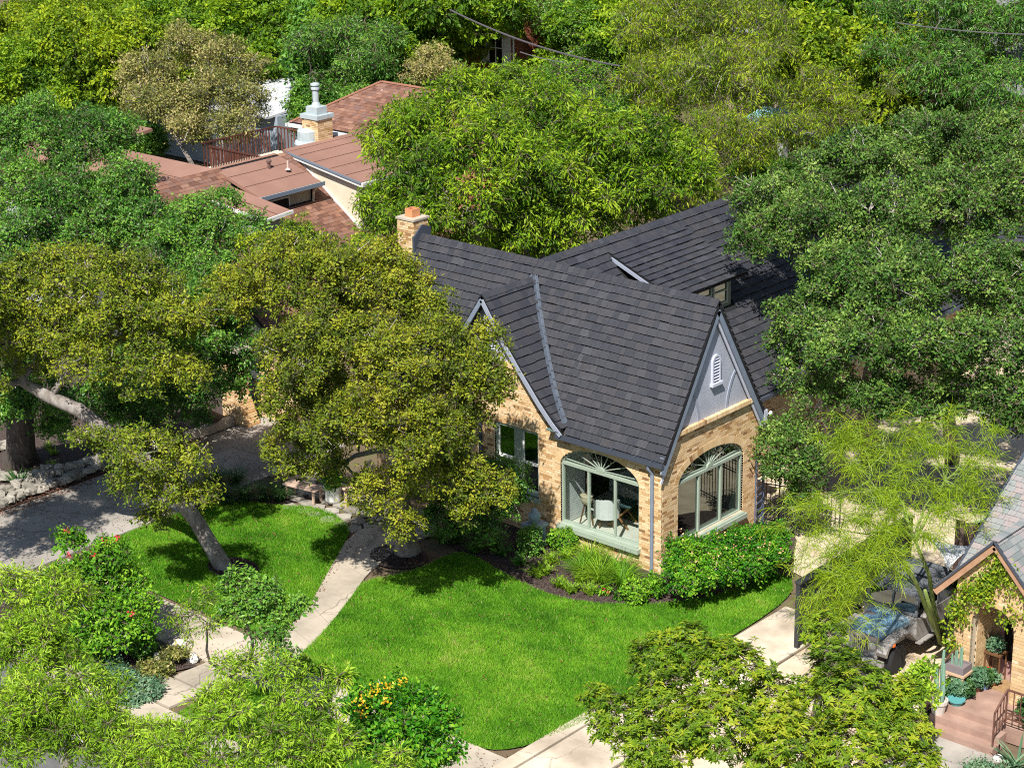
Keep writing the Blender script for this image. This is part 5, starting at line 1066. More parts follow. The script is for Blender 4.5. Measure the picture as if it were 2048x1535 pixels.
# ------------------------------------------------------------------ front garden objects
T = thing('stone_pedestal', 'pale blue-grey square pedestal with a rounded urn on top', 'pedestal', (-3.83, -0.69, 0)); b = T.location
M_BLUES = mat('blue_grey_stone', [(.3, (.20, .28, .33)), (.7, (.32, .40, .45))], 4, .8)
q = MB(); q.box((b.x-.26, b.y-.26, 0), (b.x+.26, b.y+.26, .08)); q.box((b.x-.22, b.y-.22, .08), (b.x+.22, b.y+.22, .62)); q.box((b.x-.27, b.y-.27, .62), (b.x+.27, b.y+.27, .70)); q.build('plinth', M_BLUES, T)
q = MB()
for dx, dy in ((0, -1), (1, 0), (0, 1), (-1, 0)):
    for k in (-.14, -.05, .04, .13):
        if dx: q.box((b.x+dx*.22-(.012 if dx < 0 else 0), b.y+k, .12), (b.x+dx*.22+(.012 if dx > 0 else 0), b.y+k+.03, .58))
        else: q.box((b.x+k, b.y+dy*.22-(.012 if dy < 0 else 0), .12), (b.x+k+.03, b.y+dy*.22+(.012 if dy > 0 else 0), .58))
q.build('fluting', M_BLUES, T)['kind'] = 'stuff'
q = MB(); q.lathe((b.x, b.y, .70), [(.10, 0), (.07, .06), (.15, .12), (.18, .22), (.15, .30), (.09, .34), (.10, .38), (.05, .44)], 14); u_ = q.build('urn', M_BLUES, T, smooth=True)
# adirondack chair
def adirondack(loc, rz):
    T = thing('garden_chair', 'peach-coloured slatted garden chair with curved arms on the flagstones', 'chair', loc, rz)
    m = mat('peach_wood', [(.3, (.62, .42, .30)), (.7, (.72, .52, .40))], 6, .7)
    for k in range(5):
        q = MB(); x = -.26+k*.13; hh = 1.15-.10*abs(k-2); q.prism([(x-.05, .30, .32), (x+.05, .30, .32), (x*1.25+.055, .62, hh), (x*1.25-.055, .62, hh)], (0, .025, .0)); q.build('back_slat', m, T, local=True)
    for k in range(5): q = MB(); y = -.34+k*.13; z = .42-.028*k; q.box((-.28, y, z), (.28, y+.11, z+.022)); q.build('seat_slat', m, T, local=True)
    for s in (-1, 1):
        q = MB(); q.prism([(s*.33-.0, -.46, .60), (s*.33, .10, .63), (s*.33, .45, .70), (s*.33, .45, .67), (s*.33, .10, .60), (s*.33, -.46, .57)], (s*.13, 0, 0)); q.build('arm', m, T, local=True)
        q = MB(); q.box((s*.33-.02, -.40, 0), (s*.33+.04, -.33, .58)); q.build('leg', m, T, local=True)
        q = MB(); q.beam((s*.30, -.38, .36), (s*.30, .62, .03), .035, .11); q.build('leg', m, T, local=True)
    return T
adirondack((-10.02, -1.63, 0.04), -.35)
T = thing('flower_pot', 'white glazed pot with a leafy green plant left of the garden chair', 'flower pot', (-10.38, -2.06, 0.04)); b = T.location
q = MB(); q.lathe(tuple(b), [(.20, 0), (.24, .1), (.23, .3), (.27, .48), (.29, .52), (.24, .52), (.22, .46)], 16); q.build('pot', M_WHITE, T, smooth=True)
crown_mesh('plant', [(b.x, b.y, b.z+.72, .3, .8)], 'dense', L_BRIGHT, T, 201, sub=1.1, lower=.8)
T = thing('garden_bench', 'low wooden bench half hidden left of the white pot', 'bench', (-11.18, -2.48, 0.04), .15)
m = mat('bench_wood', [(.3, (.45, .31, .24)), (.7, (.55, .40, .31))], 6, .7)
for k in range(4): q = MB(); q.box((-.6, -.24+k*.12, .42), (.6, -.15+k*.12, .45)); q.build('seat_slat', m, T, local=True)
for x in (-.52, .46):
    for y in (-.2, .14): q = MB(); q.box((x, y, 0), (x+.06, y+.06, .42)); q.build('leg', m, T, local=True)
T = thing('flower_pot', 'blue-grey pot in a stone dish at the front step', 'flower pot', (-6.74, -1.82, 0.03)); b = T.location
q = MB(); q.lathe(tuple(b), [(.40, 0), (.46, .06), (.44, .14), (.36, .10)], 14); q.build('dish', mat('pinkish_stone', (.45, .36, .32)), T)
q = MB(); q.lathe((b.x-.05, b.y, b.z+.1), [(.15, 0), (.20, .2), (.22, .45), (.18, .45)], 14); q.build('pot', M_BLUES, T, smooth=True)
q = MB()
for k in range(4): q.tube([(b.x+.1+k*.035, b.y+.1, b.z+.1), (b.x+.12+k*.05, b.y+.13, b.z+1.2)], [.012, .01], 6)
q.build('stake', mat('bamboo', (.5, .36, .2)), T)
T = thing('yard_sign', 'small white yard sign on a stake at the bed edge', 'sign', (-6.11, -1.67, 0), .5)
q = MB(); q.box((-.012, -.01, 0), (.012, .01, .35)); q.build('stake', M_IRON, T, local=True)
q = MB(); q.box((-.15, -.015, .3), (.15, .005, .52)); s_ = q.build('board', M_WHITE, T, local=True)
q = MB(); q.box((-.11, -.02, .43), (.11, -.0155, .47)); q.box((-.08, -.02, .36), (.08, -.0155, .385)); q.build('print', mat('sign_grey', (.25, .27, .33)), s_, local=True)
# brick pillar and low kerb at the end of the driveway
T = thing('brick_pillar', 'buttressed buff brick gate pillar at the end of the driveway', 'pillar', (-17.6, .9, 0)); pb = []
for fr, L_ in ((Fr((-18.1, .45, 0), (1, 0, 0), (0, -1, 0)), .62), (Fr((-17.48, .45, 0), (0, 1, 0), (1, 0, 0)), .62)):
    q, _ = brick_list(fr, 0, L_, 0, 2.4, rg); pb += q
for k in range(12): pb.append((np.array((-17.22+.0-k*.02, .76, .05+k*.075)), (.5-k*.03, 0, 0), (0, .55, 0), (0, 0, .066), rg.random()))
q = MB(); q.box((-18.09, .46, 0), (-17.49, 1.06, 2.42)); q.build('mortar_core', M_MORTAR, T); lay_pieces(pb, 'brick', 'brickwork', (M_BRICK, M_BRICKJ), T, 300)
q = MB(); q.box((-18.5, .4, 2.42), (-17.1, 1.2, 2.5)); q.build('cap', M_CONC, T)
T = thing('garden_wall', 'low concrete kerb running from the brick pillar along the driveway', 'kerb wall', (-17.6, -.6, 0)); q = MB(); q.box((-17.75, -1.5, 0), (-17.5, .4, .28)); q.build('kerb', M_CONC, T)
T = thing('brick_wall', 'shaded brick wall at the back of the driveway', 'wall', (-15, 1.5, 0)); q, st = brick_list(Fr((-17.4, 1.5, 0), (1, 0, 0), (0, -1, 0)), 0, 4.0, 0, 2.2, rg); backing(Fr((-17.4, 1.5, 0), (1, 0, 0), (0, -1, 0)), st, 'mortar_bed', T, M_MORTAR); lay_pieces(q, 'brick', 'brickwork', (M_BRICK, M_BRICKJ), T, 0)

# ------------------------------------------------------------------ inside the front room
T = thing('armchair', 'white barrel armchair with striped cushions inside the picture window', 'armchair', (-2.63, 0.99, 0.39), .6)
T.location.z = .39
fab = mat('white_fabric', [(.3, (.68, .66, .66)), (.7, (.76, .74, .74))], 8, .9); wd = mat('walnut', (.16, .08, .04), rough=.4)
q = MB(); n = 14
inn = [(.30*math.cos(math.radians(a)), .30*math.sin(math.radians(a))) for a in np.linspace(-215, 35, n)]; out_ = [(.37*math.cos(math.radians(a)), .37*math.sin(math.radians(a))) for a in np.linspace(-215, 35, n)]
for i in range(n-1):
    h0 = .66+.22*math.sin(math.pi*i/(n-1)); q.prism([(*inn[i], .30), (*inn[i+1], .30), (*out_[i+1], .30), (*out_[i], .30)], (0, 0, h0-.30))
q.build('backrest', fab, T, local=True)
q = MB(); q.lathe((0, .02, .26), [(.30, 0), (.33, .05), (.33, .15), (.29, .18)], 16); q.build('seat', fab, T, local=True, smooth=True)
q = MB(); q.box((-.22, -.02, .44), (.22, .08, .72)); c_ = q.build('cushion', fab, T, local=True)
for k in range(3): q = MB(); q.box((-.221, .081, .50+k*.08), (.221, .084, .52+k*.08)); q.build('stripe', mat('rose_stripe', (.45, .2, .2)), c_, local=True)
for a in range(4): q = MB(); x, y = .24*math.cos(a*1.57+.78), .24*math.sin(a*1.57+.78); q.tube([(x, y, .27), (x*1.15, y*1.15, 0)], [.025, .015], 6); q.build('leg', wd, T, local=True)
T = thing('side_table', 'dark wooden folding table between the armchair and white sofa', 'table', (-2.35, 1.35, .39), .2)
q = MB(); q.box((-.35, -.3, .62), (.35, .3, .66)); q.build('table_top', mat('teal_top', (.08, .13, .14), rough=.3), T, local=True)
for a, b_ in (((-.3, -.28, .62), (.3, -.28, 0)), ((.3, -.28, .62), (-.3, -.28, 0)), ((-.3, .28, .62), (.3, .28, 0)), ((.3, .28, .62), (-.3, .28, 0))): q = MB(); q.beam(a, b_, .04, .04, (0, 1, 0)); q.build('leg', mat('chestnut_wood', (.28, .13, .05)), T, local=True)
T = thing('sofa', 'white curved sofa deeper in the room', 'sofa', (-3.0, 3.0, .39), -.3)
q = MB(); q.box((-.9, -.4, .08), (.9, .4, .42)); q.build('seat', fab, T, local=True)
q = MB(); q.prism([(-.95, .25, .1), (.95, .25, .1), (.95, .25, .75), (.4, .25, .98), (-.4, .25, .92), (-.95, .25, .8)], (0, .2, 0)); q.build('backrest', fab, T, local=True)
for s in (-1, 1): q = MB(); q.box((s*.9-.1, -.42, .08), (s*.9+.1, .4, .62)); q.build('arm', fab, T, local=True)
T = thing('hanging_urn_lamp', 'ornate urn on a tripod stand hung on a chain behind the window', 'urn stand', (-3.15, .75, .372))
m = mat('cream_urn', (.5, .42, .30)); q = MB(); q.lathe((-3.15, .75, .95), [(.05, 0), (.14, .06), (.19, .2), (.17, .26), (.2, .3), (.14, .3)], 14); q.build('bowl', m, T, smooth=True)
for a in range(3): q = MB(); x, y = .22*math.cos(a*2.09), .22*math.sin(a*2.09); q.tube([(-3.15+x*.3, .75+y*.3, .98), (-3.15+x, .75+y, .373)], [.025, .02], 6); q.build('leg', wd, T)
q = MB(); q.tube([(-3.15, .75, 1.25), (-3.15, .75, 3.0)], [.02, .02], 6)
for k in range(4): q.lathe((-3.15, .75, 2.1+k*.12), [(.01, 0), (.05, .04), (.01, .09)], 8)
q.build('chain', M_IRONB, T)

# ------------------------------------------------------------------ iron gate and fence by the gable corner
T = thing('iron_gate_fence', 'ornate black wrought iron fence running from the gable corner', 'fence', (.3, 4.6, 0))
GX0 = np.array((.12, 4.5, 0)); GX1 = np.array((2.3, 5.1, 0)); du = (GX1-GX0)/18
for k in range(19):
    p = GX0+du*k; q = MB(); h = 1.65+(.35 if k in (0, 4) else 0); q.beam(p, p+np.array((0, 0, h)), .03 if k in (0, 4, 9, 18) else .016, .03 if k in (0, 4, 9, 18) else .016, (1, 0, 0)); q.build('picket', M_IRON, T)
for z in (.18, 1.25, 1.6): q = MB(); q.beam(GX0+np.array((0, 0, z)), GX1+np.array((0, 0, z)), .02, .03); q.build('rail', M_IRON, T)
for k in range(18):
    c = GX0+du*(k+.5)+np.array((0, 0, 1.42)); u_ = nrm(du); q = MB()
    q.tube([c+.07*(math.cos(a)*u_+np.array((0, 0, math.sin(a)*1.5))) for a in np.linspace(0, 5.6, 9)], .008, 4); q.build('scroll', M_IRON, T)
m_bl = mat('blue_grey_iron', (.10, .13, .22), rough=.5)
T = thing('iron_trellis', 'blue-grey scrolled iron trellis standing at the brick corner', 'trellis', (.25, 4.1, 0))
for y in (4.02, 4.42): q = MB(); q.tube([(.22, y, 0), (.22, y, 2.1)], .018, 6); q.build('upright', m_bl, T)
for k in range(9):
    z = .2+k*.22; q = MB(); q.tube([(.22, 4.22+.16*math.cos(a), z+.11*math.sin(a)+.05) for a in np.linspace(0, 6.28, 9)], .010, 4); q.tube([(.22, 4.02, z+.1), (.22, 4.42, z+.18)], .008, 4); q.build('scroll', m_bl, T)

# ------------------------------------------------------------------ black screen fence, wooden fence, shade sail
M_BLK = mat('black_fence_paint', [(.3, (.028, .030, .034)), (.7, (.045, .047, .052))], 5, .55)
T = thing('black_screen_fence', 'solid black panel fence between the driveway and the parked off-roader', 'fence', (5.15, 1, 0))
ya, yb = -1.3, 4.0
q = MB(); q.box((5.07, ya, 0), (5.19, ya+.10, 1.75)); q.build('post', M_BLK, T)
for k in range(4):
    y0 = ya+.10+k*1.3; q = MB(); q.box((5.10, y0+.01, .06), (5.15, y0+1.22, 1.70)); q.build('panel', M_BLK, T)
    q = MB(); q.box((5.07, y0+1.22, 0), (5.19, y0+1.30, 1.75)); q.build('post', M_BLK, T)
q = MB(); q.box((5.04, ya-.02, 1.751), (5.22, ya+5.32, 1.80)); q.build('cap_rail', M_BLK, T)
M_WF, M_WFJ = pieces('weathered_fence_board', [(0, (.07, .045, .04)), (.5, (.13, .085, .075)), (1, (.21, .15, .13))], rough=.9, gscale=8, stretch=(1, 1, .1), lo=.6)
T = thing('wooden_fence', 'weathered brown board fence behind the gravel yard', 'fence', (9.0, 5.6, 0)); rr = random.Random(8)
P0, P1 = np.array((9.0, 3.2, 0)), np.array((8.7, 20.0, 0)); L_ = np.linalg.norm(P1-P0); d_ = (P1-P0)/L_; n_ = np.array((d_[1], -d_[0], 0)); s = 0
while s < L_:
    wdt = rr.uniform(.12, .15); h = 1.8+rr.uniform(-.03, .03); piece('fence_board', M_WF, T, P0+d_*(s+wdt/2)+np.array((0, 0, h/2))+n_*rr.uniform(-.01, .01), d_*(wdt-.008), n_*.02, np.array((0, 0, h))); s += wdt
for z in (.4, 1.4): piece('fence_rail', M_WF, T, (P0+P1)/2+np.array((0, 0, z))+n_*.05, d_*L_, n_*.05, (0, 0, .09))
T = thing('wooden_fence', 'short run of brown boards closing the yard behind the off-roader', 'fence', (7.6, 4.6, 0))
s = 0
while s < 2.9: wdt = rr.uniform(.12, .15); h = 1.75+rr.uniform(-.03, .03); piece('fence_board', M_WF, T, (6.1+s+wdt/2, 4.6+rr.uniform(-.01, .01), h/2), (wdt-.008, 0, 0), (0, .02, 0), (0, 0, h)); s += wdt
def sail(pts, label):
    A_, B_, C_ = [np.array(p, float) for p in pts]; vs = []; fs_ = []; n = 8; idx = {}
    for i in range(n+1):
        for j in range(n+1-i):
            a, b_, c_ = i/n, j/n, 1-i/n-j/n; p = A_*a+B_*b_+C_*c_; ctr = (A_+B_+C_)/3
            e = 27*a*b_*c_; edge = 4*max(a*b_ if c_ < .4 else 0, b_*c_ if a < .4 else 0, a*c_ if b_ < .4 else 0)
            p = p+(ctr-p)*.22*edge*(1-e)+np.array((0, 0, -.1*e)); idx[i, j] = len(vs); vs.append(p)
    for i in range(n):
        for j in range(n-i):
            fs_.append((idx[i, j], idx[i+1, j], idx[i, j+1]))
            if j < n-i-1: fs_.append((idx[i+1, j], idx[i+1, j+1], idx[i, j+1]))
    T = thing('shade_sail', label, 'shade sail', tuple((A_+B_+C_)/3*np.array((1, 1, 0)))); mb = MB(); mb.add(vs, fs_); o = mb.build('canvas', mat('white_canvas', [(.3, (.66, .67, .70)), (.7, (.74, .75, .78))], 2, .9), T, smooth=True)
    so = o.modifiers.new('solid', 'SOLIDIFY'); so.thickness = .012
    for p in (A_, B_, C_): q = MB(); q.lathe(tuple(p-np.array((0, 0, .02))), [(.02, 0), (.035, .02), (.02, .04)], 8); q.build('corner_ring', M_IRON, T)
sail([(6.74, 2.13, 2.2), (7.81, 2.45, 2.2), (7.93, 0.94, 2.1)], 'white triangular shade sail tied beside the neighbour roof')
T = thing('picture_frame', 'pale green window frame leaning on the wooden fence', 'frame', (6.17, 5.57, 0.9)); b = T.location
f_ = Fr((b.x, b.y, b.z), (.3, 1, 0), (1, -.3, 0)); q = MB()
for r_ in ((-.3, -.24, -.5, .5), (.24, .3, -.5, .5), (-.24, .24, .44, .5), (-.24, .24, -.5, -.44)): f_.box(q, *r_, 0, .05)
q.build('frame', mat('lime_paint', (.35, .48, .25)), T); q = MB(); f_.box(q, -.24, .24, -.44, .44, .01, .02); q.build('pane', M_DARK, T)

# ------------------------------------------------------------------ palo verde with thread-like leaves
M_GSTEM = mat('green_stem', [(.3, (.14, .20, .05)), (.7, (.22, .28, .08))], 5, .6)
T = thing('palo_verde', 'wispy lime-yellow tree with green stems over the parked off-roader', 'tree', (7.83, 1.15, 0))
PB = np.array(tuple(T.location)); rs = np.random.RandomState(77); rng = random.Random(77)
TIPS = [(6.19, -0.90, 5.11),(5.73, 0.25, 5.42),(6.27, 0.73, 5.40),(6.65, 1.73, 5.33),(7.13, 2.10, 5.20),(8.51, 1.08, 4.95),(8.04, 2.17, 5.14),(6.46, -2.36, 4.52),(7.17, -1.58, 4.83),(7.15, -0.22, 4.76),(7.84, 0.23, 4.41),(7.67, -3.59, 4.16),(8.21, -4.01, 3.74),(7.76, -4.50, 3.54),(8.47, -3.63, 4.04),(8.31, -2.32, 4.14),(8.42, -2.37, 3.82),(8.48, -4.62, 3.44),(8.20, -4.96, 3.24),(8.65, -0.49, 4.36),(8.48, 0.74, 4.29),(6.33, -2.73, 3.98),(8.54, -1.40, 4.14),(5.51, -2.12, 3.80),(8.68, 0.87, 4.18),(7.38, -2.32, 4.38),(7.61, -1.40, 4.38),(6.75, 1.09, 5.28),(4.96, 0.15, 5.13),(7.49, -3.89, 3.85)]
FORKS = [(8.60, -1.35, 2.64),(8.00, -1.52, 3.40),(7.96, -0.79, 3.52),(7.62, -1.60, 3.95),(7.74, -0.01, 4.09),(7.13, -0.39, 4.43),(6.64, -0.71, 4.66),(7.74, 0.87, 4.44),(8.28, -3.27, 3.37)]
st = MB(); FO = [np.array(f) for f in FORKS]
for i, f in enumerate(FO[:3]): st.tube([PB+np.array((i*.08-.08, 0, 0))]+wig(PB+np.array((i*.08-.08, 0, 0)), f, rng, 3, .03)[1:], [.075, .06, .05, .04], 8)
for f in FO[3:]:
    s_ = min(FO[:3], key=lambda q: np.linalg.norm(q-f)); st.tube(wig(s_, f, rng, 3, .05), [.045, .04, .032, .025], 6)
st.build('trunk', M_GSTEM, T, smooth=True)
br = MB(); V = []; Tn = []
def strands(p, dirn, n, L, seedr):
    for _ in range(n):
        d = nrm(np.array(dirn)*.5+rs.normal(size=3)*np.array((1, 1, .7))); s0 = np.array(p)+rs.normal(size=3)*.03; l = L*(.5+.7*rs.random()); sd = nrm(np.cross(d, rs.normal(size=3)))*.0045; t = rs.random()*.75+.2*seedr
        q = s0
        for k in range(3): q2 = q+d*l/3; V.append([q-sd, q+sd, q2+sd, q2-sd]); Tn.append(t); q = q2; d = nrm(d+np.array((0, 0, -.33)))
for tp in TIPS:
    tp = np.array(tp); f = min(FO, key=lambda q: np.linalg.norm(q-tp)); path = wig(f, tp, rng, 4, .06); br.tube(path, [.022, .018, .014, .010, .006], 5)
    for k in range(3, 5):
        for _ in range(5):
            e = path[k]+rs.normal(size=3)*np.array((.42, .42, .30)); br.tube([path[k], (path[k]+e)/2+rs.normal(size=3)*.05, e], [.007, .005, .003], 3)
            for ff in (.45, .75, 1.0): strands(path[k]+(e-path[k])*ff, e-path[k], 15, .38, rs.random())
br.build('branches', M_GSTEM, T)['kind'] = 'stuff'
V = np.array(V, np.float32); mesh_obj('crown', V.reshape(-1, 3), np.arange(len(V)*4, dtype=np.int32).reshape(-1, 4), L_THREAD, T, tint=Tn)['kind'] = 'stuff'

# ------------------------------------------------------------------ parked off-roader (front faces the street, -Y)
J = thing('parked_offroader', 'weathered blue and grey soft-top off-roader parked under the lime-yellow tree', 'off-roader', (6.95, -1.35, 0), 0)
def jm():
    m, n, l, p = newmat('weathered_paint'); 
    c = ramp(n, l, noise_fac(n, l, .9, 4), [(.30, (.12, .09, .08)), (.40, (.16, .13, .12)), (.43, (.08, .17, .27)), (.52, (.17, .29, .40)), (.66, (.40, .46, .50))])
    l.new(c, p.inputs['Base Color']); p.inputs['Roughness'].default_value = .35; return m
M_JB = jm(); M_JG = mat('dull_grey_paint', [(.3, (.22, .20, .19)), (.55, (.29, .27, .26)), (.75, (.36, .34, .33))], 1.2, .4, detail=4)
M_RUB = mat('tyre_rubber', (.02, .02, .022), rough=.85); M_CHR = mat('dull_chrome', (.35, .36, .38), rough=.3, metal=.8); M_SOFT = mat('soft_top', [(.3, (.10, .11, .125)), (.7, (.15, .16, .18))], 3, .85); M_LAMP = mat('headlamp_glass', (.5, .52, .52), rough=.12, spec=.8)
def jb(name, m, fn, parent=None, **k): q = MB(); fn(q); return q.build(name, m, parent or J, local=True, **k)
jb('body', M_JG, lambda q: (q.prism([(-.74, 1.35, .52), (-.74, 3.35, .52), (-.74, 3.35, 1.12), (-.74, 1.95, 1.12), (-.74, 1.75, .98), (-.74, 1.35, 1.12)], (1.48, 0, 0)), q.box((-.44, .18, .50), (.44, 1.35, .92))))
def hood(q):
    n = 8; vs = []; fs_ = []
    for y, wd_, z in ((.06, .44, 1.04), (.25, .46, 1.09), (.8, .50, 1.12), (1.38, .56, 1.14)):
        for i in range(n+1):
            a = -1+2*i/n; vs.append((a*wd_, y, z-.10*abs(a)**3.2)); 
    for r in range(3):
        for i in range(n): fs_.append((r*(n+1)+i, r*(n+1)+i+1, (r+1)*(n+1)+i+1, (r+1)*(n+1)+i))
    q.add(vs, fs_)
    for r, (y0, y1, w0, w1) in enumerate(((.06, .25, .44, .46), (.25, .8, .46, .50), (.8, 1.38, .50, .56))):
        for s in (-1, 1): z0, z1 = vs[r*(n+1)][2], vs[(r+1)*(n+1)][2]; q.add([(s*w0, y0, z0), (s*w1, y1, z1), (s*w1, y1, .9), (s*w0, y0, .9)], [(0, 1, 2, 3)])
jb('hood', M_JB, hood)
jb('grille', M_JG, lambda q: [q.box((-.48, 0, .50), (-.16, .06, .62)), q.box((.16, 0, .50), (.48, .06, .62)), q.box((-.16, 0, .50), (.16, .06, .55)), q.box((-.50, 0, .94), (.50, .06, 1.03)), q.box((-.50, 0, .62), (-.20, .06, .94)), q.box((.20, 0, .62), (.50, .06, .94))]+[q.box((-.20+.055*k+.012, 0, .55), (-.20+.055*k+.034, .06, .94)) for k in range(8)])
jb('radiator', M_DARK, lambda q: q.box((-.42, .065, .52), (.42, .08, 1.0)))
for s in (-1, 1):
    h = jb('headlight', M_CHR, lambda q: q.tube([(s*.35, -.02, .80), (s*.35, .05, .80)], [.105, .11], 18)); jb('lens', M_LAMP, lambda q: q.tube([(s*.35, -.035, .80), (s*.35, -.021, .80)], [.06, .09], 16), h)
    jb('turn_signal', M_LAMP, lambda q: q.tube([(s*.35, -.015, .61), (s*.35, .0, .61)], [.045, .045], 12))
    jb('fender', M_JG, lambda q: q.prism([(s*.50, -.08, .72), (s*.50, .02, .86), (s*.50, .45, .95), (s*.50, 1.0, .95), (s*.50, 1.36, .60), (s*.50, 1.36, .55), (s*.50, .96, .90), (s*.50, .48, .90), (s*.50, .08, .80), (s*.50, -.02, .60)], (s*.27, 0, 0)))
    jb('fender_side', M_JG, lambda q: q.box((s*.47 if s > 0 else -.50, .10, .60), (.50 if s > 0 else -.47, 1.35, .90)))
    jb('marker_light', mat('orange_lens', (.85, .16, .03), rough=.3), lambda q: q.box((s*.775-.012, .22, .80), (s*.775+.012, .32, .86)))
    jb('fog_lamp', M_LAMP, lambda q: q.tube([(s*.30, -.22, .48), (s*.30, -.12, .48)], [.085, .07], 14))
    jb('running_board', M_JG, lambda q: q.box((s*.72 if s > 0 else -.86, 1.36, .46), (.86 if s > 0 else -.72, 2.35, .50)))
    for y in (.52, 2.85):
        w_ = jb('wheel', M_CHR, lambda q: q.tube([(s*.60, y, .36), (s*.765, y, .36)], [.2, .2], 14)); jb('tyre', M_RUB, lambda q: q.tube([(s*.54, y, .36), (s*.57, y, .36), (s*.74, y, .36), (s*.775, y, .36)], [.33, .365, .365, .33], 22), w_)
jb('bumper', M_JG, lambda q: q.box((-.72, -.18, .40), (.72, -.06, .52)))
jb('windshield_frame', M_SOFT, lambda q: [q.box((-.70, 1.40, 1.12), (.70, 1.46, 1.19)), q.box((-.70, 1.46, 1.60), (.70, 1.52, 1.67)), q.box((-.70, 1.42, 1.19), (-.63, 1.50, 1.60)), q.box((.63, 1.42, 1.19), (.70, 1.50, 1.60)), q.box((-.02, 1.43, 1.19), (.02, 1.49, 1.60))])
jb('windshield', M_GLASSR, lambda q: q.poly([(-.63, 1.44, 1.19), (.63, 1.44, 1.19), (.63, 1.49, 1.60), (-.63, 1.49, 1.60)]))
def top(q):
    n = 10; vs = []; fs_ = []; ys = ((1.48, 1.69, 0), (1.9, 1.76, .04), (2.3, 1.75, .0), (2.7, 1.78, .04), (3.2, 1.74, .0), (3.4, 1.50, 0), (3.42, 1.12, 0))
    for y, z, e in ys:
        for i in range(n+1): a = -1+2*i/n; vs.append((a*.72, y, z-.11*abs(a)**4 if z > 1.3 else z))
    for r in range(len(ys)-1):
        for i in range(n): fs_.append((r*(n+1)+i, r*(n+1)+i+1, (r+1)*(n+1)+i+1, (r+1)*(n+1)+i))
    q.add(vs, fs_)
    for s in (-1, 1): q.prism([(s*.72, 1.48, 1.60), (s*.72, 3.38, 1.66), (s*.72, 3.42, 1.12), (s*.72, 2.35, 1.12), (s*.72, 2.35, 1.5), (s*.72, 1.48, 1.5)], (s*-.02, 0, 0))
jb('soft_top', M_SOFT, top, smooth=False)
jb('roof_bow', M_IRON, lambda q: q.tube([(-.7, 2.3, 1.66), (-.4, 2.3, 1.78), (.4, 2.3, 1.78), (.7, 2.3, 1.66)], .02, 5))
jb('seat_row', M_DARK, lambda q: q.box((-.6, 1.7, .6), (.6, 2.3, 1.2)))

# ------------------------------------------------------------------ the brown-roofed neighbour on the left
M_BR, M_BRJ = pieces('brown_shingle', [(0, (.13, .065, .048)), (.3, (.19, .095, .066)), (.6, (.25, .13, .09)), (.85, (.17, .10, .085)), (1, (.30, .17, .12))], rough=.9, gscale=14, lo=.8)
M_MEM = mat('brown_membrane', [(.3, (.23, .125, .095)), (.55, (.27, .15, .115)), (.75, (.31, .18, .14))], .7, .9, bump=.2, bscale=50, detail=8)
M_SEAM = mat('membrane_seam', (.15, .075, .055), rough=.9)
M_CREAM = mat('cream_siding', [(.3, (.62, .55, .42)), (.7, (.70, .63, .50))], 2, .8)
M_TAN = mat('tan_siding', [(.3, (.36, .32, .25)), (.7, (.42, .38, .30))], 2, .85)
M_FASC = mat('pale_fascia', (.62, .63, .62), rough=.6)
M_FASD = mat('blue_fascia', (.15, .19, .25), rough=.6)
N1 = thing('brown_roof_house', 'cream neighbour house with brown roofs, shed dormers and metal-capped chimney', 'house', (-25, 10, 0))
def pr_slab(name, pts, m, parent, th=.12):
    P = [np.array(p, float) for p in pts]; n = nrm(np.cross(P[1]-P[0], P[2]-P[0])); n = n if n[2] > 0 else -n
    q = MB(); q.prism(P, -n*th); return q.build(name, m, parent)
def membrane(pts, seams_dir, parent, n1=4, name='flat_roof'):
    """low roof; pts a quad A B C D with AB the ridge, seams parallel to AB"""
    o = pr_slab(name, pts, M_MEM, parent); A_, B_, C_, D_ = [np.array(p, float) for p in pts]; n_ = nrm(np.cross(B_-A_, D_-A_)); n_ = n_ if n_[2] > 0 else -n_
    for k in range(1, n1):
        a, b = A_+(D_-A_)*k/n1, B_+(C_-B_)*k/n1; q = MB(); q.obox((a+b)/2+n_*.006, (b-a)*.995, nrm(D_-A_)*.035, n_*.012); q.build('seam', M_SEAM, o)
    return o
# main gable roof, ridge along Y at x=-25.2
rr = random.Random(12)
mr = pr_slab('roof', [(-19.2, 3.6, 1.95), (-19.2, 16, 1.95), (-25.2, 16, 6.1), (-25.2, 3.6, 6.1)], M_ROOFB, N1)
pr_slab('roof', [(-31.2, 3.6, 1.95), (-31.2, 16, 1.95), (-25.2, 16, 6.1), (-25.2, 3.6, 6.1)], M_ROOFB, N1)
V1 = nrm((-6, 0, 4.15)); N_1 = nrm((4.15, 0, 6)); L1 = math.hypot(6, 4.15)
sh = shingle_list((-19.2, 3.6, 1.97), (0, 1, 0), V1, N_1, 12.4, 44, L1/44, rr, lambda c: not (6.9 < c[1] < 9.7 and c[0] < -23.2) and not (10.5 < c[1] < 14.3 and c[0] < -21.7), wmin=.2, wmax=.34, th=.012, lift=.014, jit=.0, gap=.006)
sh += shingle_list((-31.2, 3.6, 1.97), (0, 1, 0), nrm((6, 0, 4.15)), nrm((-4.15, 0, 6)), 12.4, 30, L1/30, rr, None, wmin=.3, wmax=.5, th=.012, lift=.014, jit=0, gap=.006)
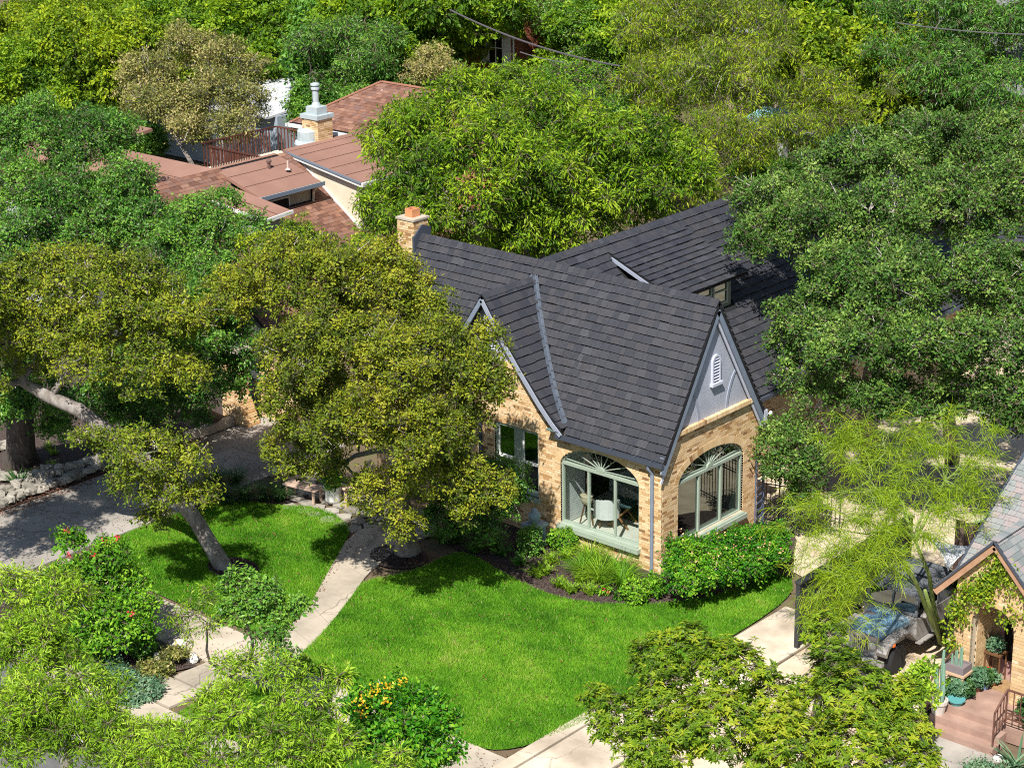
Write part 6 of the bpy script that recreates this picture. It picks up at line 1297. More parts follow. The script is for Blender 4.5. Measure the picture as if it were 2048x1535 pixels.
# upper block with hip roof, eave y=14.3
ub = [((-29.4, 14.3, 6.0), (-18.8, 14.3, 6.0), (-21.4, 16.9, 7.5), (-26.85, 16.9, 7.5)), ((-29.4, 19.5, 6.0), (-29.4, 14.3, 6.0), (-26.85, 16.9, 7.5)), ((-18.8, 14.3, 6.0), (-18.8, 19.5, 6.0), (-21.4, 16.9, 7.5)), ((-18.8, 19.5, 6.0), (-29.4, 19.5, 6.0), (-26.85, 16.9, 7.5), (-21.4, 16.9, 7.5))]
for q_ in ub: pr_slab('roof', q_, M_ROOFB, N1)
Vu = nrm((0, 2.6, 1.5)); Nu = nrm((0, -1.5, 2.6))
sh += shingle_list((-29.4, 14.3, 6.02), (1, 0, 0), Vu, Nu, 10.6, 20, 3.0/20, rr, lambda c: -29.4+(c[1]-14.3) < c[0] < -18.8-(c[1]-14.3), wmin=.2, wmax=.34, th=.012, lift=.014, jit=.0, gap=.006)
lay_pieces(sh, 'shingle', 'shingles', (M_BR, M_BRJ), mr, 300, (-23, 14, 8))
q = MB(); M_CAP = mat('terracotta_ridge', [(.3, (.30, .13, .08)), (.7, (.36, .17, .11))], 6, .9)
q.beam((-29.45, 14.25, 6.02), (-26.85, 16.9, 7.54), .2, .03); q.beam((-26.85, 16.9, 7.54), (-21.4, 16.9, 7.54), .2, .03); q.build('ridge_caps', M_CAP, mr)
q = MB(); q.box((-29.1, 14.6, 2), (-19.1, 19.2, 6.0)); q.build('upper_wall', M_TAN, N1)
q = MB(); q.box((-29.45, 14.12, 5.86), (-18.8, 14.28, 5.98)); q.box((-29.55, 14.12, 5.86), (-29.42, 19.5, 5.98)); q.build('gutter', M_FASC, N1)
q = MB(); q.box((-29.45, 14.281, 5.80), (-18.8, 14.36, 5.96)); q.build('fascia', M_FASD, N1)
for k in range(18): q = MB(); q.box((-29.0+k*.55, 14.585, 5.0), (-28.96+k*.55, 14.60, 5.85)); q.build('batten', M_TAN, N1)
# shed dormer behind, y 10.4..14.3
zA = lambda x: 6.12-(x+25.2)*.155
d2 = membrane([(-25.5, 10.3, zA(-25.5)), (-25.5, 14.3, zA(-25.5)), (-21.4, 14.3, zA(-21.4)), (-21.4, 10.3, zA(-21.4))], 'y', N1, 5)
q = MB(); q.prism([(-24.9, 10.45, 5.9), (-21.65, 10.45, 3.62), (-21.65, 10.45, zA(-21.65)-.12), (-24.9, 10.45, zA(-24.9)-.12)], (0, .1, 0)); q.box((-21.75, 10.55, 3.4), (-21.65, 14.2, zA(-21.65)-.13)); q.build('cheek_wall', M_CREAM, N1)
q = MB(); q.beam((-25.3, 10.27, zA(-25.3)-.10), (-21.38, 10.27, zA(-21.38)-.10), .05, .16); q.build('fascia', M_FASC, N1)
q = MB(); q.beam((-25.3, 10.23, zA(-25.3)-.03), (-21.36, 10.23, zA(-21.36)-.03), .04, .07); q.build('drip_edge', M_FASD, N1)
q = MB(); q.box((-21.40, 10.25, zA(-21.4)-.17), (-21.28, 14.3, zA(-21.4)-.03)); q.build('gutter', M_FASC, N1)
q = MB(); q.beam((-24.9, 10.42, 5.92), (-21.66, 10.42, 3.68), .05, .12); q.build('wall_trim', M_FASC, N1)
for y0 in (11.2, 12.6):
    q = MB(); q.box((-21.65, y0, 4.1), (-21.62, y0+1.0, 5.1)); w_ = q.build('window', M_FASC, N1); q = MB(); q.box((-21.62, y0+.06, 4.16), (-21.612, y0+.94, 4.57)); q.box((-21.62, y0+.06, 4.63), (-21.612, y0+.94, 5.04)); q.build('pane', M_DARK, w_)
# nearer dormer, y 6.8..9.8
d1 = membrane([(-25.4, 6.8, 6.14), (-25.4, 9.8, 6.14), (-22.95, 9.8, 5.42), (-22.95, 6.8, 5.42)], 'y', N1, 3)
q = MB(); q.box((-23.35, 6.95, 3.9), (-23.25, 9.6, 5.42)); q.prism([(-25.0, 9.6, 5.9), (-23.25, 9.6, 4.75), (-23.25, 9.6, 5.4), (-25, 9.6, 5.92)], (0, -.1, 0)); q.build('cheek_wall', M_TAN, N1)
q = MB(); q.box((-22.95, 6.75, 5.28), (-22.84, 9.85, 5.41)); q.build('gutter', M_FASC, N1)
q = MB(); q.box((-22.84, 6.75, 5.30), (-22.82, 9.85, 5.44)); q.build('drip_edge', M_FASD, N1)
q = MB(); q.tube([(-22.95, 9.55, 5.28), (-23.15, 9.55, 5.05), (-23.18, 9.55, 4.6), (-23.0, 9.6, 4.35), (-22.9, 9.6, 4.38)], .05, 8); q.build('downspout', M_CREAM, N1)
q = MB(); q.box((-23.25, 7.55, 4.45), (-23.22, 8.45, 5.12)); w_ = q.build('window', M_FASC, N1); q = MB(); q.box((-23.22, 7.61, 4.51), (-23.212, 8.39, 5.06)); q.build('pane', M_DARK, w_)
# wing running left, y 4..6.8
d3 = membrane([(-37, 6.8, 6.12), (-25.2, 6.8, 6.12), (-25.2, 3.9, 5.3), (-37, 3.9, 5.3)], 'x', N1, 3)
d4 = membrane([(-25.2, 6.78, 5.70), (-21.3, 6.78, 5.22), (-21.3, 5.6, 5.12), (-25.2, 5.6, 5.5)], 'x', N1, 2)
q = MB(); q.box((-36.8, 4.2, 0), (-25.2, 6.7, 5.3)); q.box((-25.2, 5.8, 3.0), (-21.6, 6.7, 5.05)); q.build('wing_wall', mat('grey_siding', (.36, .38, .36)), N1)
q = MB(); q.beam((-25.2, 5.56, 5.42), (-21.25, 5.56, 5.06), .05, .13); q.build('fascia', M_FASC, N1)
q = MB(); q.beam((-21.26, 5.56, 5.10), (-21.26, 6.8, 5.18), .06, .13); q.build('gutter', M_FASC, N1)
q = MB(); q.box((-30.8, 3.9, 0), (-19.6, 15.5, 1.9)); q.build('lower_wall', M_CREAM, N1)
q = MB(); q.prism([(-30.4, 4.0, 2.2), (-20, 4.0, 2.2), (-25.2, 4.0, 5.8)], (0, -.1, 0)); q.build('end_gable', M_CREAM, N1)
membrane([(-38, 10.2, 6.0), (-33, 10.2, 6.0), (-33, 8.2, 5.8), (-38, 8.2, 5.8)], 'x', N1, 2)
# vents and chimney
def pipe(loc, h, r, m, label_part='vent_pipe', cap=True):
    q = MB(); q.tube([loc, (loc[0], loc[1], loc[2]+h)], r, 8); o = q.build(label_part, m, N1)
    q = MB(); q.lathe((loc[0], loc[1], loc[2]-.02), [(r*3, 0), (r*1.3, .06)], 10); q.build('flashing', mat('pale_lead', (.55, .45, .40)), o)
    if cap: q = MB(); q.lathe((loc[0], loc[1], loc[2]+h-.02), [(r*1.6, 0), (r*1.7, .07), (r*.6, .13)], 10); q.build('cap', m, o)
pipe((-24.53, 8.71, 5.75), .38, .06, mat('brown_metal', (.14, .085, .075))); pipe((-24.02, 9.16, 5.85), .30, .035, mat('pink_pvc', (.6, .45, .40)), cap=False)
pipe((-26.42, 16.54, 6.9), .32, .06, mat('pink_metal', (.42, .25, .22)))
c0 = (-25.88, 12.43, 5.9); ch1 = bpy.data.objects.new('chimney', None); link(ch1, N1); cx, cy = c0[0], c0[1]
cb = []
for fr, L_ in ((Fr((cx-.42, cy-.36, 0), (1, 0, 0), (0, -1, 0)), .84), (Fr((cx+.42, cy-.36, 0), (0, 1, 0), (1, 0, 0)), .76)):
    q_, _ = brick_list(fr, 0, L_, 5.5, 6.95, rr); cb += q_
q = MB(); q.box((cx-.41, cy-.35, 5), (cx+.41, cy+.39, 6.96)); q.build('chimney_core', M_MORTAR, ch1); lay_pieces(cb, 'brick', 'brickwork', (M_BRICK, M_BRICKJ), ch1, 200)
M_GALV = mat('galvanised_metal', [(.3, (.36, .42, .44)), (.7, (.46, .51, .53))], 4, .45)
q = MB(); q.box((cx-.48, cy-.42, 6.96), (cx+.48, cy+.46, 7.12)); q.box((cx-.30, cy-.26, 7.12), (cx+.30, cy+.28, 7.40)); q.build('metal_cap', M_GALV, ch1)
q = MB(); q.lathe((cx, cy, 7.40), [(.20, 0), (.14, .12), (.12, .16), (.12, .62), (.17, .64), (.17, .70), (.13, .72), (.13, .78), (.18, .80), (.17, .86), (.05, .89)], 14); q.build('flue_pipe', M_GALV, ch1, smooth=False)
dr = (-26.04, 12.09, 5.9); q = MB(); q.lathe(dr, [(.40, 0), (.52, .03), (.54, .12), (.50, .22), (.42, .24), (.41, .60), (.36, .66), (.1, .69)], 20); q.build('roof_fan_housing', M_GALV, N1)
# deck with dark slat railing behind the low roof
T = thing('wood_deck', 'raised dark red deck with slatted railing behind the neighbour roofs', 'deck', (-31.8, 16, 0)); M_DK, _ = pieces('dark_red_wood', [(0, (.07, .025, .018)), (1, (.16, .06, .04))], rough=.8, gscale=10)
q = MB(); q.box((-35.0, 14.2, 3.1), (-30.6, 18.5, 3.35)); q.build('platform', M_CREAM, T)
for k in range(34): x = -34.2+k*.105; piece('slat', M_DK, T, (x, 14.1, 3.75), (.05, 0, 0), (0, .03, 0), (0, 0, 1.25))
for k in range(24): y = 14.3+k*.16; piece('slat', M_DK, T, (-34.9, y, 3.9), (.03, 0, 0), (0, .05, 0), (0, 0, 1.0))
for k in range(18): x = -34.8+k*.21; piece('slat', M_DK, T, (x, 18.4, 3.9), (.05, 0, 0), (0, .03, 0), (0, 0, 1.0))
for a, b_ in (((-34.3, 14.1, 4.4), (-30.6, 14.1, 4.4)), ((-34.9, 14.2, 4.42), (-34.9, 18.4, 4.42)), ((-34.9, 18.4, 4.42), (-30.9, 18.4, 4.42))): q = MB(); q.beam(a, b_, .10, .05); q.build('handrail', M_DK, T)
for x in (-34.8, -32.6, -30.7): q = MB(); q.box((x, 14.2, 0), (x+.12, 14.32, 3.1)); q.build('post', M_DK, T)

# ------------------------------------------------------------------ houses further off
def house(name, label, x0, y0, x1, y1, h, rz, wall_m, roof_m, ridge='x', rh=2.0, ov=.4):
    T = thing(name, label, 'house', ((x0+x1)/2, (y0+y1)/2, 0))
    q = MB(); q.box((x0, y0, 0), (x1, y1, h)); q.build('wall', wall_m, T); cy_, cx_ = (y0+y1)/2, (x0+x1)/2
    if ridge == 'x':
        for s_, ya in ((1, y0-ov), (-1, y1+ov)): pr_slab('roof', [(x0-ov, ya, h-.1), (x1+ov, ya, h-.1), (x1+ov, cy_, h+rh), (x0-ov, cy_, h+rh)], roof_m, T)
        q = MB(); q.prism([(x0+.02, y0, h), (x0+.02, y1, h), (x0+.02, cy_, h+rh-.25)], (.1, 0, 0)); q.prism([(x1-.12, y0, h), (x1-.12, y1, h), (x1-.12, cy_, h+rh-.25)], (.1, 0, 0)); q.build('gable', wall_m, T)
    else:
        for xa in (x0-ov, x1+ov): pr_slab('roof', [(xa, y0-ov, h-.1), (xa, y1+ov, h-.1), (cx_, y1+ov, h+rh), (cx_, y0-ov, h+rh)], roof_m, T)
        q = MB(); q.prism([(x0, y0+.02, h), (x1, y0+.02, h), (cx_, y0+.02, h+rh-.25)], (0, .1, 0)); q.build('gable', wall_m, T)
    return T
def hwin(T, fr, u0, u1, z0, z1, m=None, shut=None):
    q = MB()
    for r_ in ((u0, u0+.07, z0, z1), (u1-.07, u1, z0, z1), (u0+.07, u1-.07, z1-.07, z1), (u0+.07, u1-.07, z0, z0+.07), (u0+.07, u1-.07, (z0+z1)/2-.025, (z0+z1)/2+.025), ((u0+u1)/2-.02, (u0+u1)/2+.02, z0+.07, (z0+z1)/2-.025), ((u0+u1)/2-.02, (u0+u1)/2+.02, (z0+z1)/2+.025, z1-.07)): fr.box(q, *r_, .0, .06)
    w_ = q.build('window', m or M_WHITE, T); q = MB(); fr.box(q, u0+.07, u1-.07, z0+.07, z1-.07, .002, .012); q.build('pane', M_DARK, w_)
    if shut:
        for a, b_ in ((u0-.5, u0-.02), (u1+.02, u1+.5)):
            q = MB(); fr.box(q, a, b_, z0, z1, 0, .05); s_ = q.build('shutter', shut, T)
            for k in range(8): z = z0+.08+k*(z1-z0-.1)/8; q = MB(); fr.box(q, a+.05, b_-.05, z, z+.05, .051, .065); q.build('louver', shut, s_)
RED = [(0, (.30, .09, .05)), (.5, (.40, .14, .08)), (.8, (.24, .07, .05)), (1, (.48, .20, .12))]
M_RED, M_REDJ = pieces('red_brick', RED, rough=.9, gscale=30)
M_REDP = mat('red_brick_plain', [(.3, (.30, .10, .06)), (.7, (.42, .16, .10))], 9, .9)
M_GREYR = mat('grey_far_roof', [(.3, (.14, .14, .15)), (.7, (.22, .22, .23))], 4, .9)
p0 = (-37.5, 37.23, 3.5)
RBX, RBY = p0[0], p0[1]
T = thing('red_brick_house', 'tall red brick house with white shuttered window among the trees', 'house', (RBX-3, RBY+3, 0))
frA, frB = Fr((RBX, RBY, 0), (1, 0, 0), (0, -1, 0)), Fr((RBX, RBY, 0), (0, 1, 0), (1, 0, 0))
qa, sa = brick_list(frA, -7, 0, 0, 7.2, rr, [lambda z: (-1.9, -.85) if 3.9 < z < 5.6 else None], bl=.24, bh=.085); backing(frA, sa, 'mortar_bed', T, mat('lit_side_mortar', (.5, .42, .36)))
qb, sb = brick_list(frB, 0, 6, 0, 7.2, rr, [], bl=.24, bh=.085); backing(frB, sb, 'mortar_bed', T, mat('shaded_side_mortar', (.40, .32, .28)))  # mortar colour split: paler on the lit face, darker on the shaded face
lay_pieces(qa+qb, 'brick', 'brickwork', (M_RED, M_REDJ), T, 300, (RBX, RBY-8, 8))
hwin(T, Fr((RBX, RBY-.03, 0), (1, 0, 0), (0, -1, 0)), -1.9, -.85, 3.9, 5.6, None, M_WHITE)
q = MB(); q.tube([(RBX-.12, RBY-.1, 7), (RBX-.12, RBY-.1, 0)], .05, 6); q.build('downspout', M_WHITE, T)
pr_slab('roof', [(RBX-7.3, RBY-.4, 7.1), (RBX+.4, RBY-.4, 7.1), (RBX+.4, RBY+3, 9), (RBX-7.3, RBY+3, 9)], M_GREYR, T); pr_slab('roof', [(RBX-7.3, RBY+6.4, 7.1), (RBX+.4, RBY+6.4, 7.1), (RBX+.4, RBY+3, 9), (RBX-7.3, RBY+3, 9)], M_GREYR, T)
# white roof showing through the sparse tree
M_WR = mat('white_membrane_roof', [(.3, (.42, .44, .48)), (.5, (.52, .54, .58)), (.7, (.60, .62, .66))], 1, .6)
wr = (-44.51, 29.4, 3.4)
T = thing('white_roof_building', 'low building with a bright white roof behind the deck', 'building', (wr[0], wr[1], 0)); M_WW = mat('bluish_wall', (.32, .38, .46))
q = MB(); q.box((wr[0]-16, wr[1]-5, 0), (wr[0]+3, wr[1]+7, 3.0)); q.build('wall', M_WW, T)
for k in range(9): x = wr[0]-16.4+k*2.15; pr_slab('roof_panel', [(x, wr[1]-5.5, 3.05), (x+2.1, wr[1]-5.5, 3.05), (x+2.1, wr[1]+7.5, 4.2), (x, wr[1]+7.5, 4.2)], M_WR, T, .1)
# teal-roofed brick house on the right
M_TEAL = mat('teal_roof', [(.3, (.22, .50, .52)), (.7, (.36, .64, .65))], 3, .5)
t0 = (-18.18, 37.55, 2.9); tx, ty = t0[0], t0[1]
T = thing('teal_roof_house', 'red brick house with pale teal roofs and white porch columns behind the trees', 'house', (tx, ty, 0))
q = MB(); q.box((tx-4, ty+1.5, 0), (tx+9, ty+9, 5.6)); q.build('wall', M_REDP, T)
for k in range(9): x = tx-5.5+k*.9; pr_slab('porch_roof_panel', [(x, ty-1.4, 2.7), (x+.86, ty-1.4, 2.7), (x+.86, ty+1.5, 3.3), (x, ty+1.5, 3.3)], M_TEAL, T, .06)
for k in range(7): q = MB(); x = tx-5+k*1.25; q.box((x, ty-1.2, 0), (x+.16, ty-1.04, 2.7)); q.build('column', M_WHITE, T)
fT = Fr((tx, ty+1.5, 0), (1, 0, 0), (0, -1, 0))
for u in (-2, 2.2, 4.3, 6.4): hwin(T, fT, u, u+1.0, 3.7, 5.2)
q = MB(); q.box((tx+3.4, ty+1.3, 0), (tx+3.6, ty+1.5, 5.6)); q.box((tx+6.1, ty+1.3, 3.2), (tx+6.3, ty+1.5, 5.6)); q.build('corner_board', M_WHITE, T)
pr_slab('roof', [(tx-4.4, ty+1, 5.5), (tx+9.4, ty+1, 5.5), (tx+9.4, ty+5, 7.2), (tx-4.4, ty+5, 7.2)], M_GREYR, T); pr_slab('roof', [(tx-4.4, ty+9.4, 5.5), (tx+9.4, ty+9.4, 5.5), (tx+9.4, ty+5, 7.2), (tx-4.4, ty+5, 7.2)], M_GREYR, T)
# house with the bright roof and awning top right
b0 = (-22.15, 43.16, 6); bx, by = b0[0], b0[1]
T = thing('white_awning_house', 'grey-roofed house with a bright white flat roof at the top right', 'house', (bx, by, 0))
q = MB(); q.box((bx-2.6, by-1.2, 0), (bx+2.4, by+2, 5.9)); q.build('wall', mat('pale_grey_siding', (.45, .46, .48)), T)
q = MB(); q.box((bx-3.0, by-1.6, 5.9), (bx+2.8, by+2.2, 6.05)); q.build('flat_roof', M_WHITE, T)
q = MB(); q.box((bx-8, by+2, 0), (bx+6, by+9, 5.6)); q.build('wall', mat('tan_wall', (.42, .33, .26)), T); hwin(T, Fr((bx, by-1.2, 0), (1, 0, 0), (0, -1, 0)), -1.2, -.2, 3.6, 5.0)
pr_slab('roof', [(bx-8.4, by+1.6, 5.5), (bx+6.4, by+1.6, 5.5), (bx+6.4, by+5.5, 7.9), (bx-8.4, by+5.5, 7.9)], M_GREYR, T)
for i in range(5):
    for j in range(3): q = MB(); v_ = nrm((0, 3.9, 2.4)); n_ = nrm((0, -2.4, 3.9)); q.obox(np.array((bx-7.4+i*1.05, by+2.5+j*.95, 6.05+j*.585))+n_*.08, (1.0, 0, 0), v_*1.05, n_*.04); q.build('solar_panel', mat('solar_panel', (.04, .05, .12), rough=.2) if 'solar_panel' not in bpy.data.materials else bpy.data.materials['solar_panel'], T)
# more houses whose roofs glint between the crowns, and the long dark roof behind the live oak
s0 = (-3.66, 23.32, 4); T = thing('garage', 'dark-shingled outbuilding roof half hidden behind the live oak', 'garage', (s0[0], s0[1], 0))
q = MB(); q.box((s0[0]-4.5, s0[1]-2.3, 0), (s0[0]+5, s0[1]+3, 3.0)); q.build('wall', M_TAN, T)
g1 = pr_slab('roof', [(s0[0]-5, s0[1]-2.8, 2.9), (s0[0]+5.5, s0[1]-2.8, 2.9), (s0[0]+5.5, s0[1]+.4, 4.9), (s0[0]-5, s0[1]+.4, 4.9)], M_ROOFB, T); pr_slab('roof', [(s0[0]-5, s0[1]+3.6, 2.9), (s0[0]+5.5, s0[1]+3.6, 2.9), (s0[0]+5.5, s0[1]+.4, 4.9), (s0[0]-5, s0[1]+.4, 4.9)], M_ROOFB, T)
lay_pieces(shingle_list((s0[0]-5, s0[1]-2.8, 2.91), (1, 0, 0), nrm((0, 3.2, 2)), nrm((0, -2, 3.2)), 10.5, 15, 3.77/15, rr, None, wchoice=WCH), 'shingle', 'shingles', (M_SH, M_SHJ), g1, 0)
# utility wires
def wire(name, label, a, b, r, sag):
    a, b = np.array(a, float), np.array(b, float); q = MB(); n = 14; q.tube([a+(b-a)*i/n-np.array((0, 0, sag*4*(i/n)*(1-i/n))) for i in range(n+1)], r, 5); o = q.build(name, mat('wire_'+label.split()[0], (.12, .11, .12) if r < .03 else (.10, .09, .10), rough=.5), origin=tuple(a)); tag(o, label, 'wire', 'utility wires over the back gardens')
wire('utility_wire', 'thick dark bundled wire crossing in front of the red brick house', (-29.90, 24.27, 9.14), (-20.20, 23.77, 7.85), .035, .3)
wire('utility_wire', 'thin pale wire just below the bundled one', (-26.61, 25.03, 7.56), (-24.44, 25.41, 7.29), .022, .05)
wire('utility_wire', 'pale wire running off the right edge at the top', (-10.21, 27.96, 9.98), (-4.12, 27.77, 10.14), .022, .1)

# ------------------------------------------------------------------ the neighbour's brick porch, bottom right
M_YB, M_YBJ = pieces('yellow_brick', [(0, (.58, .40, .22)), (.4, (.70, .50, .28)), (.7, (.62, .42, .22)), (.9, (.50, .32, .17)), (1, (.78, .62, .42))], rough=.88, gscale=40)
M_PS, M_PSJ = pieces('grey_pink_shingle', [(0, (.17, .19, .19)), (.35, (.23, .25, .25)), (.6, (.27, .26, .26)), (.8, (.30, .25, .25)), (1, (.22, .25, .26))], rough=.85, gscale=18, lo=.85)
M_PINK = mat('pink_concrete', [(.3, (.26, .165, .13)), (.5, (.34, .22, .175)), (.7, (.42, .28, .225))], 1.6, .75, bump=.15, bscale=40, detail=8)
M_WOODR = mat('rake_wood', [(.3, (.36, .20, .12)), (.7, (.46, .28, .18))], 5, .7)
P = thing('porch_house', 'yellow brick neighbour house with arched porch and grey-pink shingle roof', 'house', (11, 1, 0)); rp = random.Random(31)
YP = -1.35; FP = Fr((0, YP, 0), (1, 0, 0), (0, -1, 0)); XPk, ZPk = 10.35, 4.42
def limp(z): d = max(0, (ZPk-.15-z)/1.02); return (max(9.42, XPk-d), min(11.35, XPk+d))
qa, sa = brick_list(FP, 9.42, 11.35, .35, ZPk-.2, rp, [ell(10.36, .53, 2.22, .53, .3)], limp, bl=.235, bh=.085); 
qa += voussoirs(FP, 10.36, .53, 2.22, .53, rp, size=.12, n=16, d=.018)
backing(FP, sa, 'mortar_bed', P, mat('cream_mortar', (.62, .52, .38)), -.24)
frp = Fr((9.42, YP, 0), (0, -1, 0), (-1, 0, 0)); qb, sb = brick_list(frp, -10, 0, 0, 2.6, rp, bl=.235, bh=.085); backing(frp, sb, 'mortar_bed', P, M_MORTAR)
frq = Fr((9.85, YP+.24, 0), (0, 1, 0), (1, 0, 0)); qc, sc_ = brick_list(frq, 0, 1.2, .45, 2.9, rp, bl=.235, bh=.085); backing(frq, sc_, 'mortar_bed', P, M_MORTAR)
frd = Fr((9.85, YP+1.2, 0), (1, 0, 0), (0, -1, 0)); qd, sd_ = brick_list(frd, 0, 3, .45, 3.2, rp, [lambda z: (.12, 1.02) if z < 2.62 else None], bl=.235, bh=.085); backing(frd, sd_, 'mortar_bed', P, M_MORTAR)
frw = Fr((11.35, -.15, 0), (1, 0, 0), (0, -1, 0)); qe, se_ = brick_list(frw, 0, 6, 0, 2.6, rp, bl=.235, bh=.085); backing(frw, se_, 'mortar_bed', P, M_MORTAR)
lay_pieces(qa+qb+qc+qd+qe, 'brick', 'brickwork', (M_YB, M_YBJ), P, 300, (10.4, -9, 4))
q = MB(); q.box((9.98, YP+1.16, .5), (10.86, YP+1.24, 2.60)); dd_ = q.build('door', mat('dusky_pink_door', (.42, .24, .23), rough=.5), P)
q = MB(); q.box((10.10, YP+1.135, .92), (10.74, YP+1.158, 2.45)); q.build('screen', M_DARK, dd_)
for k in range(3): q = MB(); zc = 1.3+k*.4; q.tube([(10.42+.12*math.cos(a), YP+1.125, zc+.17*math.sin(a)) for a in np.linspace(0, 6.28, 11)], .010, 4); q.build('scrollwork', mat('faded_iron', (.22, .15, .14)), dd_)
# roofs
kx = 1.08
pr_slab('roof', [(XPk, YP-.18, ZPk), (XPk-1.38, YP-.18, ZPk-1.38*kx), (XPk-1.38, 1.2, ZPk-1.38*kx), (XPk, 2.0, ZPk)], M_ROOFB, P, .08)
pr_slab('roof', [(XPk, YP-.18, ZPk), (XPk+1.5, YP-.18, ZPk-1.5*kx), (XPk+1.5, 1.2, ZPk-1.5*kx), (XPk, 2.0, ZPk)], M_ROOFB, P, .08)
def zm2(y): return 2.72+(y+.95)*.66
mrf = pr_slab('roof', [(8.98, -.95, 2.72), (17, -.95, 2.72), (17, 5.5, zm2(5.5)), (8.98, 5.5, zm2(5.5))], M_ROOFB, P, .1); pr_slab('roof', [(8.98, 12, 2.72), (17, 12, 2.72), (17, 5.5, zm2(5.5)), (8.98, 5.5, zm2(5.5))], M_ROOFB, P, .1)
ps = []; Vx = nrm((0, 1, .66)); ps += shingle_list((8.98, -.95, 2.73), (1, 0, 0), Vx, nrm((0, -.66, 1)), 6, 44, .16, rp, lambda c: c[2] > ZPk-abs(c[0]-XPk)*kx-.02, wmin=.10, wmax=.26, th=.016, lift=.022, jit=.004, gap=.012)
for s_, ln in ((-1, 1.38), (1, 1.5)):
    Vs = nrm((-s_, 0, kx)); L_ = ln*math.hypot(1, kx); n_ = int(L_/.16)+1
    ps += shingle_list((XPk+s_*ln, YP-.18, ZPk-ln*kx+.01), (0, 1, 0), Vs, nrm((s_*kx, 0, 1)), 3.2, n_, L_/n_, rp, lambda c: c[2] > zm2(c[1])-.05, wmin=.10, wmax=.26, th=.016, lift=.022, jit=.004, gap=.012)
lay_pieces(ps, 'shingle', 'shingles', (M_PS, M_PSJ), mrf, 300, (11, -10, 12))
cp = [((XPk, YP-.1+k*.14, ZPk+.02), (.2, 0, 0), (0, .16, .03), (0, 0, .02), rp.random()) for k in range(20)]; lay_pieces(cp, 'ridge_cap', 'ridge_caps', (M_PS, M_PSJ), mrf, 20)
for s_, ln in ((-1, 1.40), (1, 1.5)):
    q = MB(); a_ = (XPk, YP-.16, ZPk-.14); b_ = (XPk+s_*ln, YP-.16, ZPk-.14-ln*kx); q.beam(a_, b_, .14, .05, (0, 1, 0)); q.build('barge_board', M_WOODR, P)
    q = MB(); q.beam((XPk, YP-.21, ZPk+.0), (XPk+s_*ln, YP-.21, ZPk-ln*kx), .05, .03, (0, 1, 0)); q.build('drip_edge', M_GUT, P)
q = MB(); q.beam((8.95, -1.0, 2.62), (8.95, 5.5, zm2(5.5)-.08), .05, .12, (1, 0, 0)); q.build('barge_board', M_GUT, P)
# stoop
q = MB(); q.box((9.75, -2.3, 0), (11.12, YP-.0, .51)); q.box((11.12, -2.12, 0), (14, YP, .38)); q.build('porch_slab', M_PINK, P)
q = MB(); q.box((9.86, YP, .3), (10.88, YP+1.2, .512)); q.build('porch_floor', M_PINK, P)
for k, (y, z) in enumerate(((-2.62, .34), (-2.9, .17))): q = MB(); q.box((9.6, y, 0), (11.34, y+.34, z)); q.build('step', M_PINK, P)
q = MB(); q.box((9.98, -.98, .513), (10.86, -.42, .53)); o = q.build('door_mat', mat('coir', [(.4, (.26, .15, .07)), (.6, (.38, .24, .12))], 8, .95, stretch=(1, 6, 1))); tag(o, 'brown patterned doormat in front of the pink door', 'doormat')
T = thing('handrail', 'brown wrought iron handrail on the right of the porch steps', 'railing', (11.27, -2.7, 0))
def bar(T, a, b, r=.014, nm='baluster'): q = MB(); q.beam(a, b, r*2, r*2, (1, .1, 0)); q.build(nm, M_IRONB, T)
bar(T, (11.27, -2.78, .17), (11.27, -2.78, 1.0), .018, 'post'); bar(T, (11.27, -2.25, .51), (11.27, -2.25, 1.36), .018, 'post'); bar(T, (11.27, -2.78, 1.0), (11.27, -2.25, 1.36), .02, 'rail'); bar(T, (11.27, -2.25, 1.36), (13.6, -2.25, 1.36), .02, 'rail'); bar(T, (11.27, -2.25, .66), (13.6, -2.25, .66), .014, 'rail'); bar(T, (11.27, -2.25, .80), (13.6, -2.25, .80), .012, 'rail'); bar(T, (11.27, -2.78, .42), (11.27, -2.25, .68), .014, 'rail')
for k in range(1, 4): y = -2.78+k*.133; bar(T, (11.27, y, .42+k*.065), (11.27, y, 1.0+k*.09), .010)
for k in range(1, 14): x = 11.27+k*.17; bar(T, (x, -2.25, .66), (x, -2.25, 1.36), .010)
T = thing('handrail', 'weathered iron handrail behind the potted cactus on the left of the steps', 'railing', (9.6, -2.5, 0))
bar(T, (9.5, -2.75, .1), (9.5, -2.75, .95), .016, 'post'); bar(T, (9.5, -2.15, .4), (9.5, -2.15, 1.25), .016, 'post'); bar(T, (9.5, -2.75, .95), (9.5, -2.15, 1.25), .018, 'rail'); bar(T, (9.5, -2.15, 1.25), (9.5, -1.45, 1.45), .018, 'rail'); bar(T, (9.5, -2.75, .35), (9.5, -2.15, .6), .012, 'rail')
for k in range(1, 4): y = -2.75+k*.15; bar(T, (9.5, y, .35+k*.06), (9.5, y, .95+k*.075), .010)
def pot(label, loc, r, h, m, pm=None, ph=.3, style='dense', pr_=None, cat='flower pot', seed=400, plant='plant'):
    T = thing('flower_pot', label, cat, loc); q = MB(); b = loc; q.lathe(b, [(r*.7, 0), (r*.95, h*.75), (r*1.08, h*.78), (r*1.08, h), (r*.9, h), (r*.85, h*.9)], 14); q.build('pot', m, T)
    if pm is not None: crown_mesh(plant, [(b[0], b[1], b[2]+h+ph*.4, pr_ or r*1.3, .9)], style, pm, T, seed, sub=.5, lower=.9)
    return T
